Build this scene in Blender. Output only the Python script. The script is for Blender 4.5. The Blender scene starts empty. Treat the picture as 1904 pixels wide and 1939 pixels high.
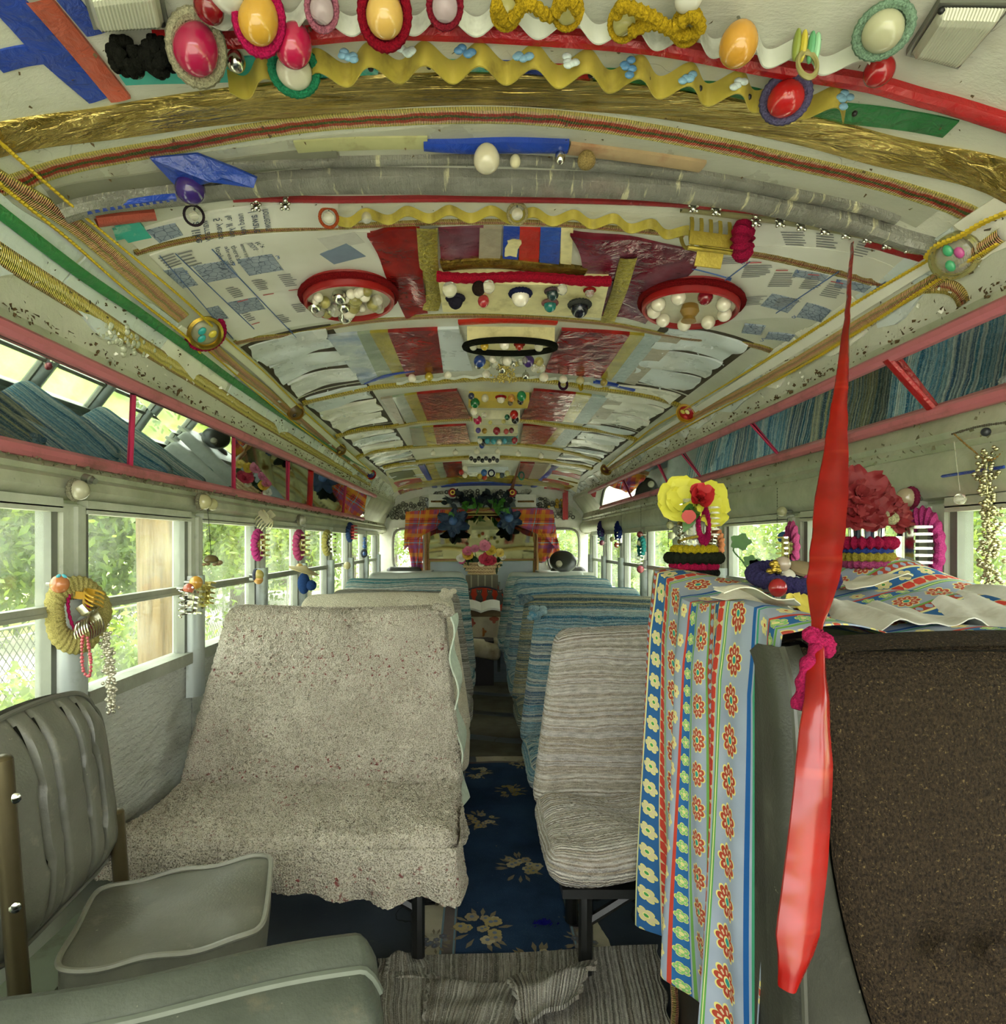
import bpy, math, random
import numpy as np
from mathutils import Vector, Matrix, noise as mnoise

# ---------------------------------------------------------------- camera, world, light, exposure
SC = bpy.context.scene
COL = SC.collection
F, VX, VY = 1190.0, 905.0, 1028.0            # focal length and vanishing point in pixels of the 1904 x 1939 frame
CX, CZ = -0.064, 1.2                         # camera place in the bus (floor is z = 0, bus centre line x = 0, rear is +y)
cam = bpy.data.cameras.new('camera')
cam.sensor_fit = 'HORIZONTAL'; cam.sensor_width = 36.0
cam.lens = F/1904*36.0
cam.shift_x = (952-VX)/1904; cam.shift_y = (VY-969.5)/1904
cam.clip_start = 0.02; cam.clip_end = 300
camo = bpy.data.objects.new('camera', cam); COL.objects.link(camo)
camo.location = (CX, 0, CZ); camo.rotation_euler = (math.pi/2, 0, 0)
SC.camera = camo

W = bpy.data.worlds.new('overcast_sky'); SC.world = W; W.use_nodes = True
_bg = W.node_tree.nodes['Background']
_bg.inputs[0].default_value = (.98, 1.0, .95, 1); _bg.inputs[1].default_value = 1.0
sun = bpy.data.lights.new('sun', 'SUN'); sun.energy = 3.2; sun.angle = math.radians(12); sun.color = (1, .97, .88)
suno = bpy.data.objects.new('sun', sun); COL.objects.link(suno)
suno.rotation_euler = (math.radians(-9), math.radians(5), 0)
SC.view_settings.view_transform = 'Standard'; SC.view_settings.look = 'None'
SC.view_settings.exposure = 2.74; SC.view_settings.gamma = 1.0
SC.view_settings.use_curve_mapping = False
SC.cycles.use_denoising = True
SC.cycles.max_bounces = 6; SC.cycles.diffuse_bounces = 4; SC.cycles.glossy_bounces = 3
SC.cycles.transparent_max_bounces = 8; SC.cycles.transmission_bounces = 4
SC.cycles.use_adaptive_sampling = True; SC.cycles.adaptive_threshold = .06; SC.cycles.adaptive_min_samples = 16
SC.cycles.sample_clamp_indirect = 6

# ---------------------------------------------------------------- helpers
R = random.Random(7)
RN = np.random.RandomState(5)
ORG = {}
def V(*a): return np.array(a, float)
def P(px, py, Y):                             # the point at depth Y behind a pixel of the photograph
    return V(CX+(px-VX)/F*Y, Y, CZ-(py-VY)/F*Y)
def norm(v):
    v = np.asarray(v, float); return v/(np.linalg.norm(v)+1e-12)

def hc(Y): return .80-.026*(Y-1)
def zc(X, Y):                                 # the ceiling vault
    X = np.asarray(X, float); Y = np.asarray(Y, float)
    u = np.minimum(np.abs(X), 1.0)
    zr = np.where(X < 0, .42, .475)
    g = np.maximum(1-u**3, 0)**.3
    return CZ+zr+(hc(Y)-zr)*g
def cn(X, Y):
    e = 1e-3
    dx = (zc(X+e, Y)-zc(X-e, Y))/(2*e); dy = (zc(X, Y+e)-zc(X, Y-e))/(2*e)
    return norm((dx, dy, -1))                 # pointing down into the bus
def oc(px, py, off=0.0):                      # where the sight line of a pixel meets the vault
    lo, hi = .25, 9.0
    for _ in range(50):
        m = (lo+hi)/2
        p = P(px, py, m)
        if p[2] > zc(max(-.9995, min(.9995, p[0])), m): hi = m
        else: lo = m
    p = P(px, py, lo); p[0] = max(-.9995, min(.9995, p[0]))
    if off:
        p = V(p[0], p[1], zc(p[0], p[1]))+cn(p[0], p[1])*off
    return p
def wl(px, py, d=0.0):                        # point d inside the left wall plane
    r = 1.066-d; Y = F*r/(VX-px); return P(px, py, Y)
def wr(px, py, d=0.0):
    r = 1.194-d; Y = F*r/(px-VX); return P(px, py, Y)

def rotz(a): c, s = math.cos(a), math.sin(a); return np.array([[c,-s,0],[s,c,0],[0,0,1]])
def rotx(a): c, s = math.cos(a), math.sin(a); return np.array([[1,0,0],[0,c,-s],[0,s,c]])
def roty(a): c, s = math.cos(a), math.sin(a); return np.array([[c,0,s],[0,1,0],[-s,0,c]])
def frame(z, hint=(0,1,0)):                   # rotation matrix whose third column is z
    z = norm(z); h = np.asarray(hint, float)
    if abs(z@norm(h)) > .95: h = V(1,0,0)
    x = norm(np.cross(h, z)); y = np.cross(z, x)
    return np.stack([x, y, z], 1)

class MB:
    """collects shapes and links them as one mesh object"""
    def __init__(s): s.v = []; s.f = []; s.uv = []; s.n = 0; s.mi = []; s.m = 0
    def add(s, v, f, uv=None):
        v = np.asarray(v, float).reshape(-1, 3)
        s.v.append(v); s.f += [tuple(i+s.n for i in q) for q in f]
        s.mi += [s.m]*len(f)
        s.uv.append(np.zeros((len(v), 2)) if uv is None else np.asarray(uv, float).reshape(-1, 2))
        s.n += len(v); return s
    def box(s, c, size, M=None):
        h = np.asarray(size, float)/2
        q = np.array([(x,y,z) for x in (-1,1) for y in (-1,1) for z in (-1,1)], float)*h
        if M is not None: q = q@np.asarray(M).T
        return s.add(q+np.asarray(c, float), [(0,1,3,2),(4,6,7,5),(0,4,5,1),(2,3,7,6),(0,2,6,4),(1,5,7,3)], np.stack([q[:,0]+q[:,1], q[:,2]], 1))
    def hexa(s, p):                           # 8 points: 4 of one end, 4 of the other
        return s.add(p, [(0,3,2,1),(4,5,6,7),(0,1,5,4),(1,2,6,5),(2,3,7,6),(3,0,4,7)])
    def tube(s, pts, r, n=8, closed=False, flat=1.0):
        p = np.asarray(pts, float); k = len(p); rr = np.broadcast_to(np.asarray(r, float), (k,))
        if closed: t = np.roll(p, -1, 0)-np.roll(p, 1, 0)
        else: t = np.gradient(p, axis=0)
        t /= np.linalg.norm(t, axis=1, keepdims=True)+1e-12
        up = V(0,0,1) if abs(t[0][2]) < .9 else V(1,0,0)
        vs = []; prev = None
        L = np.concatenate([[0], np.cumsum(np.linalg.norm(np.diff(p, axis=0), axis=1))]); uv = []
        for i in range(k):
            a = np.cross(t[i], up if prev is None else prev); a = norm(a); b = np.cross(a, t[i]); prev = b
            an = np.arange(n)*2*math.pi/n
            vs.append(p[i]+rr[i]*(np.cos(an)[:,None]*a+flat*np.sin(an)[:,None]*b))
            uv.append(np.stack([np.full(n, L[i]), np.arange(n)/n], 1))
        f = []
        for i in range(k if closed else k-1):
            for j in range(n):
                f.append((i*n+j, i*n+(j+1)%n, ((i+1)%k)*n+(j+1)%n, ((i+1)%k)*n+j))
        if not closed: f += [tuple(range(n))[::-1], tuple(range((k-1)*n, k*n))]
        return s.add(np.concatenate(vs), f, np.concatenate(uv))
    def sph(s, c, r, nu=16, nv=10, M=None):
        r = np.broadcast_to(np.asarray(r, float), (3,))
        vs = [(0,0,1)]
        for j in range(1, nv):
            for i in range(nu):
                a, b = 2*math.pi*i/nu, math.pi*j/nv
                vs.append((math.sin(b)*math.cos(a), math.sin(b)*math.sin(a), math.cos(b)))
        vs.append((0,0,-1)); q = np.array(vs)*r
        if M is not None: q = q@np.asarray(M).T
        f = [(0, 1+i, 1+(i+1)%nu) for i in range(nu)]
        for j in range(nv-2):
            for i in range(nu):
                a = 1+j*nu; f.append((a+i, a+nu+i, a+nu+(i+1)%nu, a+(i+1)%nu))
        l = len(vs)-1; a = 1+(nv-2)*nu
        f += [(a+i, l, a+(i+1)%nu) for i in range(nu)]
        return s.add(q+np.asarray(c, float), f)
    def lathe(s, prof, c, M=None, n=24, cap=True, sq=(1,1)):
        vs = []; uv = []
        for k, (r, z) in enumerate(prof):
            for i in range(n):
                a = 2*math.pi*i/n; vs.append((r*math.cos(a)*sq[0], r*math.sin(a)*sq[1], z)); uv.append((i/n, z))
        q = np.array(vs, float)
        if M is not None: q = q@np.asarray(M).T
        f = []; k = len(prof)
        for j in range(k-1):
            for i in range(n): f.append((j*n+i, j*n+(i+1)%n, (j+1)*n+(i+1)%n, (j+1)*n+i))
        if cap: f += [tuple(range(n))[::-1], tuple(range((k-1)*n, k*n))]
        return s.add(q+np.asarray(c, float), f, uv)
    def torus(s, c, Rr, r, M=None, n=40, k=8, ribs=0, amp=0.0, sq=(1,1), wob=0.0):
        vs = []; uv = []
        for i in range(n):
            a = 2*math.pi*i/n
            rr = r*(1+amp*math.cos(ribs*a)) if ribs else r
            w = 1+wob*math.sin(3*a+1)+wob*.6*math.cos(5*a)
            for j in range(k):
                b = 2*math.pi*j/k
                vs.append(((Rr*w+rr*math.cos(b))*math.cos(a)*sq[0], (Rr*w+rr*math.cos(b))*math.sin(a)*sq[1], rr*math.sin(b)))
                uv.append((i/n, j/k))
        q = np.array(vs)
        if M is not None: q = q@np.asarray(M).T
        f = [(i*k+j, ((i+1)%n)*k+j, ((i+1)%n)*k+(j+1)%k, i*k+(j+1)%k) for i in range(n) for j in range(k)]
        return s.add(q+np.asarray(c, float), f, uv)
    def grid(s, G, uv=None):
        G = np.asarray(G, float); a, b = G.shape[:2]
        i = np.arange((a)*(b)).reshape(a, b)
        f = np.stack([i[:-1,:-1], i[:-1,1:], i[1:,1:], i[1:,:-1]], -1).reshape(-1, 4)
        return s.add(G.reshape(-1, 3), [tuple(map(int, q)) for q in f], None if uv is None else np.asarray(uv).reshape(-1, 2))
    def slab(s, G, N, th, uv=None):           # a sheet with thickness th along -N
        G = np.asarray(G, float); a, b = G.shape[:2]; B = G-np.asarray(N)*th
        i = np.arange(a*b).reshape(a, b); o = a*b
        f = [tuple(map(int, q)) for q in np.stack([i[:-1,:-1], i[:-1,1:], i[1:,1:], i[1:,:-1]], -1).reshape(-1, 4)]
        f += [tuple(int(o+x) for x in q[::-1]) for q in f]
        rim = list(i[0,:])+list(i[1:,-1])+list(i[-1,-2::-1])+list(i[-2:0:-1,0])
        for k in range(len(rim)):
            p, q = int(rim[k]), int(rim[(k+1)%len(rim)]); f.append((q, p, p+o, q+o))
        u2 = None if uv is None else np.concatenate([np.asarray(uv).reshape(-1,2)]*2)
        return s.add(np.concatenate([G.reshape(-1,3), B.reshape(-1,3)]), f, u2)
    def poly(s, pts, n, th):                  # a flat outline extruded by th along n
        p = np.asarray(pts, float); k = len(p); q = p+np.asarray(n)*th
        return s.add(np.concatenate([p, q]), [tuple(range(k))[::-1], tuple(range(k, 2*k))]+[(i, (i+1)%k, k+(i+1)%k, k+i) for i in range(k)])
    def build(s, name, mat, parent=None, smooth=True, **tag):
        v = np.concatenate(s.v); uv = np.concatenate(s.uv)
        if parent is None:
            lo, hi = v.min(0), v.max(0); org = V((lo[0]+hi[0])/2, (lo[1]+hi[1])/2, lo[2])
        else: org = ORG[parent.name]
        me = bpy.data.meshes.new(name)
        me.from_pydata((v-org).tolist(), [], s.f)
        ul = me.uv_layers.new(name='UVMap')
        li = np.zeros(len(me.loops), np.int32); me.loops.foreach_get('vertex_index', li)
        ul.data.foreach_set('uv', uv[li].astype(np.float32).ravel())
        me.polygons.foreach_set('use_smooth', [smooth]*len(me.polygons))
        for m in (mat if isinstance(mat, (list, tuple)) else [mat]): me.materials.append(m)
        if s.m: me.polygons.foreach_set('material_index', s.mi)
        o = bpy.data.objects.new(name, me); COL.objects.link(o)
        if parent is None: o.location = org
        else: o.parent = parent
        ORG[o.name] = org
        if smooth == 'auto' or smooth is True:
            try: me.set_sharp_from_angle(angle=math.radians(38))
            except Exception: pass
        for k, x in tag.items(): o[k] = x
        return o

def thing(name, label, cat, loc, group=None):
    o = bpy.data.objects.new(name, None); COL.objects.link(o); o.location = loc; o.empty_display_size = .02
    ORG[o.name] = np.array(loc, float); o['label'] = label; o['category'] = cat
    if group: o['group'] = group
    return o
def tg(label, category, group=None):
    d = dict(label=label, category=category)
    if group: d['group'] = group
    return d
ST = dict(kind='structure')

def crom(p, step):                            # smooth curve through control points, evenly sampled
    p = np.asarray(p, float)
    if len(p) == 2:
        n = max(2, int(np.linalg.norm(p[1]-p[0])/step)+1); t = np.linspace(0, 1, n)[:,None]; return p[0]*(1-t)+p[1]*t
    q = np.concatenate([[2*p[0]-p[1]], p, [2*p[-1]-p[-2]]]); out = []
    for i in range(1, len(q)-2):
        n = max(2, int(np.linalg.norm(q[i+1]-q[i])/step)+1)
        for t in np.linspace(0, 1, n, endpoint=False):
            out.append(.5*((2*q[i])+(q[i+1]-q[i-1])*t+(2*q[i-1]-5*q[i]+4*q[i+1]-q[i+2])*t*t+(-q[i-1]+3*q[i]-3*q[i+1]+q[i+2])*t**3))
    out.append(p[-1]); return np.array(out)
def n3(p, sc, seed=0.0):
    return mnoise.noise(Vector((p[0]*sc+seed, p[1]*sc-seed*.7, p[2]*sc+seed*.3)))
def rnd_box(c, half, r, n=(12,12,12)):
    """rounded box as six grids welded later by position; returns list of (grid, uv)"""
    half = np.asarray(half, float); out = []
    for ax in range(3):
        for sg in (-1, 1):
            a, b = [(1,2),(2,0),(0,1)][ax]
            na, nb = n[a], n[b]
            # denser samples at the rounded rims
            def lin(m, h):
                k = 4
                e = np.sin(np.linspace(0, math.pi/2, k+1))*0
                inner = np.linspace(-(h-r), h-r, max(2, m))
                edge = r*np.tan(np.linspace(0, math.pi/4, k+1))[1:]
                return np.concatenate([-(h-r)-edge[::-1], inner, (h-r)+edge])
            A, B = np.meshgrid(lin(na, half[a]), lin(nb, half[b]), indexing='ij')
            q = np.zeros(A.shape+(3,)); q[...,a] = A; q[...,b] = B; q[...,ax] = sg*half[ax]
            inn = np.clip(q, -(half-r), half-r); d = q-inn
            L = np.linalg.norm(d, axis=-1, keepdims=True)+1e-12
            pt = inn+d/L*r
            uv = np.stack([A, B], -1)
            if ax == 0: uv = np.stack([q[...,1], q[...,2]], -1)
            elif ax == 1: uv = np.stack([q[...,0], q[...,2]], -1)
            else: uv = np.stack([q[...,0], half[2]+q[...,1]+half[1]], -1)
            nn = d/L
            if (sg < 0): pt = pt[::-1]; uv = uv[::-1]; nn = nn[::-1]
            out.append((pt+np.asarray(c, float), uv, nn))
    return out
# ---------------------------------------------------------------- procedural materials
class E:
    """a socket that can be used in arithmetic"""
    def __init__(s, t, k): s.t = t; s.k = k
    def m(s, op, *o):
        n = s.t.nodes.new('ShaderNodeMath'); n.operation = op
        for i, x in enumerate((s,)+o):
            if isinstance(x, E): s.t.links.new(x.k, n.inputs[i])
            else: n.inputs[i].default_value = float(x)
        return E(s.t, n.outputs[0])
    def __add__(s, o): return s.m('ADD', o)
    __radd__ = __add__
    def __sub__(s, o): return s.m('SUBTRACT', o)
    def __rsub__(s, o): return (s*-1)+o
    def __mul__(s, o): return s.m('MULTIPLY', o)
    __rmul__ = __mul__
    def __truediv__(s, o): return s.m('DIVIDE', o)
    def lt(s, o): return s.m('LESS_THAN', o)
    def gt(s, o): return s.m('GREATER_THAN', o)
    def sin(s): return s.m('SINE')
    def cos(s): return s.m('COSINE')
    def abs(s): return s.m('ABSOLUTE')
    def fr(s): return s.m('FRACT')
    def fl(s): return s.m('FLOOR')
    def min(s, o): return s.m('MINIMUM', o)
    def max(s, o): return s.m('MAXIMUM', o)
    def pow(s, o): return s.m('POWER', o)
    def sqrt(s): return s.m('SQRT')
    def at2(s, o): return s.m('ARCTAN2', o)
    def sat(s): return s.max(0.0).min(1.0)
    def band(s, a, b): return s.gt(a)*s.lt(b)
class MT:
    def __init__(s, name, rough=.6, metal=0.0, spec=.5):
        s.mat = bpy.data.materials.new(name); s.mat.use_nodes = True; s.t = s.mat.node_tree
        s.b = s.t.nodes['Principled BSDF']; s.o = s.t.nodes['Material Output']
        s.b.inputs['Roughness'].default_value = rough; s.b.inputs['Metallic'].default_value = metal
        s.b.inputs['Specular IOR Level'].default_value = spec
        s._pos = None
    def node(s, k): return s.t.nodes.new(k)
    def pos(s):
        if s._pos is None:
            g = s.node('ShaderNodeNewGeometry'); s._pos = g.outputs['Position']
        return s._pos
    def xyz(s):
        n = s.node('ShaderNodeSeparateXYZ'); s.t.links.new(s.pos(), n.inputs[0]); return [E(s.t, n.outputs[i]) for i in range(3)]
    def uv(s):
        n = s.node('ShaderNodeUVMap'); n.uv_map = 'UVMap'; q = s.node('ShaderNodeSeparateXYZ'); s.t.links.new(n.outputs[0], q.inputs[0])
        return E(s.t, q.outputs[0]), E(s.t, q.outputs[1])
    def vec(s, a, b, c=0.0):
        n = s.node('ShaderNodeCombineXYZ')
        for i, x in enumerate((a, b, c)):
            if isinstance(x, E): s.t.links.new(x.k, n.inputs[i])
            else: n.inputs[i].default_value = float(x)
        return n.outputs[0]
    def noise(s, sc, det=3, rough=.55, vec=None, dist=0.0, stretch=None):
        n = s.node('ShaderNodeTexNoise'); n.inputs['Scale'].default_value = sc; n.inputs['Detail'].default_value = det
        n.inputs['Roughness'].default_value = rough; n.inputs['Distortion'].default_value = dist
        v = s.pos() if vec is None else vec
        if stretch:
            m = s.node('ShaderNodeVectorMath'); m.operation = 'MULTIPLY'; s.t.links.new(v, m.inputs[0]); m.inputs[1].default_value = stretch; v = m.outputs[0]
        s.t.links.new(v, n.inputs['Vector']); return E(s.t, n.outputs[0])
    def voro(s, sc, feat='F1', vec=None, out='Distance', rnd=1.0):
        n = s.node('ShaderNodeTexVoronoi'); n.inputs['Scale'].default_value = sc; n.feature = feat
        n.inputs['Randomness'].default_value = rnd
        s.t.links.new(s.pos() if vec is None else vec, n.inputs['Vector'])
        return E(s.t, n.outputs[out])
    def ramp(s, fac, stops, interp='LINEAR'):
        n = s.node('ShaderNodeValToRGB'); n.color_ramp.interpolation = interp
        el = n.color_ramp.elements
        while len(el) > 1: el.remove(el[-1])
        el[0].position = stops[0][0]; el[0].color = (*stops[0][1][:3], 1)
        for p, c in stops[1:]: e = el.new(p); e.color = (*c[:3], 1)
        s.t.links.new(fac.k, n.inputs[0]); return n.outputs[0]
    def mix(s, fac, a, b, mode='MIX'):
        n = s.node('ShaderNodeMix'); n.data_type = 'RGBA'; n.blend_type = mode
        if isinstance(fac, E): s.t.links.new(fac.k, n.inputs[0])
        else: n.inputs[0].default_value = fac
        for i, x in ((6, a), (7, b)):
            if isinstance(x, (tuple, list)): n.inputs[i].default_value = (*x[:3], 1)
            else: s.t.links.new(x, n.inputs[i])
        return n.outputs[2]
    def col(s, c):
        if isinstance(c, (tuple, list)): s.b.inputs['Base Color'].default_value = (*c[:3], 1)
        else: s.t.links.new(c, s.b.inputs['Base Color'])
        return s
    def bump(s, h, strength=.4, dist=.004):
        n = s.node('ShaderNodeBump'); n.inputs['Strength'].default_value = strength; n.inputs['Distance'].default_value = dist
        s.t.links.new(h.k, n.inputs['Height']); s.t.links.new(n.outputs[0], s.b.inputs['Normal']); return s
    def rough(s, e): s.t.links.new(e.k, s.b.inputs['Roughness']); return s
def hx(h):                                    # sRGB hex to linear
    h = h.lstrip('#'); c = [int(h[i:i+2], 16)/255 for i in (0, 2, 4)]
    return tuple(x/12.92 if x <= .04045 else ((x+.055)/1.055)**2.4 for x in c)
def mul(c, k): return tuple(x*k for x in c)
_pm = {}
def pm(c, rough=.5, metal=0.0, var=.18, vs=40, bs=0.0, bsc=150, spec=.5, coat=0.0, dirt=None, sss=0.0):
    """plain coloured material with mottling, wear and fine relief"""
    key = (c, rough, metal, var, vs, bs, bsc, spec, coat, dirt)
    if key in _pm: return _pm[key]
    m = MT('mat_'+c.strip('#'), rough, metal, spec); k = hx(c)
    col = m.mix(m.noise(vs, 4), mul(k, 1-var), mul(k, 1+var*.8))
    if dirt: col = m.mix((m.noise(dirt[1], 5, .65)*4-2.1).sat(), col, hx(dirt[0]))
    m.col(col)
    if bs: m.bump(m.noise(bsc, 3), bs, .002)
    if coat: m.b.inputs['Coat Weight'].default_value = coat; m.b.inputs['Coat Roughness'].default_value = .08
    _pm[key] = m.mat; return m.mat

def m_alu(name, base, dark, rust=.35):        # dirty painted aluminium of the bus shell
    m = MT(name, .42, .25); n1 = m.noise(5, 6, .65); n2 = m.noise(34, 5, .7)
    c = m.mix((n1*2.2-.6).sat(), dark, base)
    c = m.mix(((n2*5-3.1).sat())*rust, c, hx('4a4326'))
    c = m.mix((m.noise(120, 3)*6-4.1).sat()*.5, c, hx('2c2a1c'))
    m.col(c); m.rough((n1*.4+.25)); m.bump(n2+m.noise(90, 3)*.4, .35, .003); return m.mat
ALU = m_alu('aluminium_paint', hx('d2d6c8'), hx('a9ae9c'))
ALU_D = m_alu('aluminium_dark', hx('aaae9e'), hx('7c8070'))
ALU_G = m_alu('aluminium_green', hx('c8ccb8'), hx('949a80'), .6)
def m_panel():                                # embossed silver wall panel under the window
    m = MT('embossed_panel', .4, .1); x, y, z = m.xyz()
    c = m.mix((m.noise(2.2, 3)*2-.5).sat(), hx('b0b2a8'), hx('d6dad2'))
    c = m.mix((m.noise(3.1, 2, .5, stretch=(1, 1, 1.6))*4-2.3).sat(), c, hx('6f6a4c'))
    m.col(c); m.bump(m.noise(60, 3, .6, stretch=(1, .35, 1)), 1.0, .012); return m.mat
PANEL = m_panel()
def m_ceil():                                 # flaking white paint on the vault
    m = MT('flaking_white', .45)
    n1 = m.noise(7, 6, .62); n2 = m.noise(26, 6, .7, stretch=(.45, 1, 1)); n3_ = m.noise(3, 4)
    c = m.mix((n3_*2-.5).sat(), hx('a9ae9e'), hx('cfcfc0'))
    c = m.mix((n1*3-1.75).sat(), c, hx('a8a58c'))
    c = m.mix(((n2*9-5.9).sat())*.85, c, hx('3d3521'))
    vr = m.voro(9, 'DISTANCE_TO_EDGE', m.vec(*[a+m.noise(9, 3)*.12 for a in m.xyz()]))
    c = m.mix(vr.lt(.006)*(n1*4-2.1).sat(), c, hx('5a5440')); c = m.mix((m.noise(4, 5, .7)*6-3.9).sat()*.5, c, hx('7a6c44'))
    m.col(c); m.bump(n2+n1*.7, .5, .006); m.rough(n1*.5+.15); return m.mat
CEIL = m_ceil()
def m_plank(tint, name):
    m = MT(name, .35); n1 = m.noise(5, 5, .6); n2 = m.noise(30, 6, .7, stretch=(.3, 1.3, 1)); n4 = m.noise(4, 2)
    c = m.mix((n1*2.4-.7).sat(), mul(hx(tint), .78), hx(tint))
    c = m.mix((n4*4-2.2).sat()*.6, c, hx('a39d82'))
    c = m.mix((n2*9-6.3).sat()*.9, c, hx('4b4330'))
    m.col(c); m.bump(n2+n1, .3, .005); m.rough(n1*.6); return m.mat
PL = [m_plank('e4e9e8', 'peeling_plank_a'), m_plank('ecece0', 'peeling_plank_b'), m_plank('d2dcde', 'peeling_plank_c')]
def m_braid(name, cols, edges, freq=1300, amp=.8):
    """woven metallic braid: colours across (v), ruffles along (u)"""
    m = MT(name, .36, .35); u, v = m.uv()
    nz = m.noise(180, 3, .6); vv = (v+(m.noise(45, 2)-.5)*.2+(m.noise(14, 2)-.5)*.35*((v*2-1).abs().lt(.62))).sat()
    c = m.ramp(vv, list(zip(edges, [hx(x) for x in cols])), 'CONSTANT')
    w = ((u*freq)+nz*5+(v-.5).abs()*6).sin()*.5+.5
    c = m.mix((1-w)*.55, c, mul(hx(cols[0]), .22))
    c = m.mix((m.noise(420, 2)*7-4.3).sat()*.8, c, hx('fff2b0'))
    m.col(c); m.bump(w+nz*.5, amp, .006); return m.mat
BR_RG = m_braid('braid_red_green', ['e4d478','f0c8a0','c42428','2c5c1e','c8282c','f0c8a0','e0d46e'], [0,.12,.24,.42,.58,.76,.88])
BR_CU = m_braid('braid_copper', ['cdb955','d09c70','b0705a','8d8042','d4a074','c9b04f'], [0,.12,.35,.5,.64,.88])
BR_GO = m_braid('braid_gold', ['9a8444','d4c358','ece08a','b7aa45','d9ca5a','9b7f44'], [0,.12,.35,.55,.7,.88])
BR_PK = m_braid('braid_pink_gold', ['c9ad5e','cda077','b5563f','d8b878','b8a54a'], [0,.2,.42,.6,.8])
BR_YE = m_braid('braid_fine_gold', ['c8b23e','97803a','d4c56a','a58a33'], [0,.3,.5,.75], 520)
def m_foil(name, a, b, d, metal=.75, rough=.22, st=(.25, 1.6, 1.6), amp=.8, sc=24):
    m = MT(name, rough, metal); n1 = m.noise(sc, 4, .55, stretch=st, dist=.6); n2 = m.noise(6, 3)
    c = m.mix((n1*2.6-.8).sat(), hx(a), hx(b)); c = m.mix((n2*3-1.4).sat(), c, hx(d))
    m.col(c); m.bump(n1, amp, .012); return m.mat
GFOIL = m_foil('gold_foil', '8a7530', 'd8c274', 'a08c42', .85, .2, (.16, 1.8, 1.8), 1.0, 34)
GTAPE = m_foil('gold_tape', '8f8224', 'c6b84c', '6f6218', .7, .3, (1, 1, 1), .7, 70)
SFOIL = m_foil('silver_foil', '9a9f98', 'd5d9d2', '7f8480', .8, .25, (1, 1, 1), .9, 60)
RFOIL = m_foil('red_foil', '6d0f12', 'a3211c', '3a0a0e', .25, .12, (1, 1, 1), .5, 14)
MFOIL = m_foil('maroon_foil', '571020', '7d2438', '8d6f80', .3, .12, (1, 1, 1), .5, 16)
OLIVE = m_foil('olive_tape', '8f8228', 'aa9c3c', '776a22', .15, .25, (1, 1, 1), .3, 10)
GRNGREY = m_foil('greengrey_tape', '838f7a', '97a28c', '707b66', .1, .25, (1, 1, 1), .3, 10)
TEALGREY = m_foil('tealgrey_tape', '8fa0a0', 'a9b8b6', '7c8c8a', .1, .3, (1, 1, 1), .5, 40)
TAUPE = m_foil('taupe_tape', '8e8672', 'a59c86', '9a917a', .1, .3, (1, 1, 1), .4, 24)
SILVERB = m_foil('silver_blue_tape', 'a9b4b6', 'cfd6d4', '4f6fb0', .3, .25, (1, 1, 1), .4, 12)
def m_duct():
    m = MT('silver_duct_tape', .42, .3); x, y, z = m.xyz(); n1 = m.noise(12, 4); n2 = m.noise(55, 4, .6, stretch=(1, .15, .15))
    c = m.mix((n1*2-.5).sat(), hx('6a6a62'), hx('8e8e84'))
    c = m.mix((m.noise(3.5, 3)*5-3.0).sat()*.8, c, hx('7d4a44'))
    c = m.mix((n2*14-8.3).sat()*.75, c, hx('d8d3aa')); c = m.mix((m.noise(40, 5, .7, stretch=(1, .4, .4))*8-5).sat()*.7, c, hx('4c4a40'))
    m.col(c); m.bump(n2+m.noise(260, 2)*.2+m.noise(16, 4)*1.5, .9, .01); return m.mat
DUCT = m_duct()
def tape(c, metal=0.0, rough=.32):
    return m_foil('tape_'+c, c, c, '%02x%02x%02x' % tuple(int(int(c[i:i+2], 16)*.78) for i in (0,2,4)), metal, rough, (1, 1, 1), .5, 40)
BLUE = tape('1d3f9e'); REDT = tape('a31a1c', .05, .25); GREEN = tape('2f7d45'); GREEND = tape('1d6b35'); ORNG = tape('b5543c')
CREAM = pm('#d8d09a', .4, dirt=('#8d7f4a', 9)); TEAL = pm('#2fa294', .4, dirt=('#d8dcc8', 14))
def m_terry(name, a, b, spot):
    m = MT(name, .95, 0, .1); v1 = m.voro(240); n1 = m.noise(6, 3); n2 = m.noise(90, 3, .7)
    c = m.mix((v1*3.0-.35).sat(), hx(b), hx(a)); c = m.mix((n1*2-.7).sat()*.4, c, hx(b))
    c = m.mix((m.noise(80, 2, .5)*10-6.0).sat()*(m.noise(2.6, 2, .5, stretch=(.4, .4, 6))*4-1.7).sat(), c, hx(spot))
    m.col(c); m.bump((1-v1)+n2*.5, 1.0, .006); return m.mat
TERRY = m_terry('terry_beige', 'd2cab8', '6c6552', '8a4a48')
TERRY2 = m_terry('terry_sand', 'e2dac2', 'a59c80', '9a9070')
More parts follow.
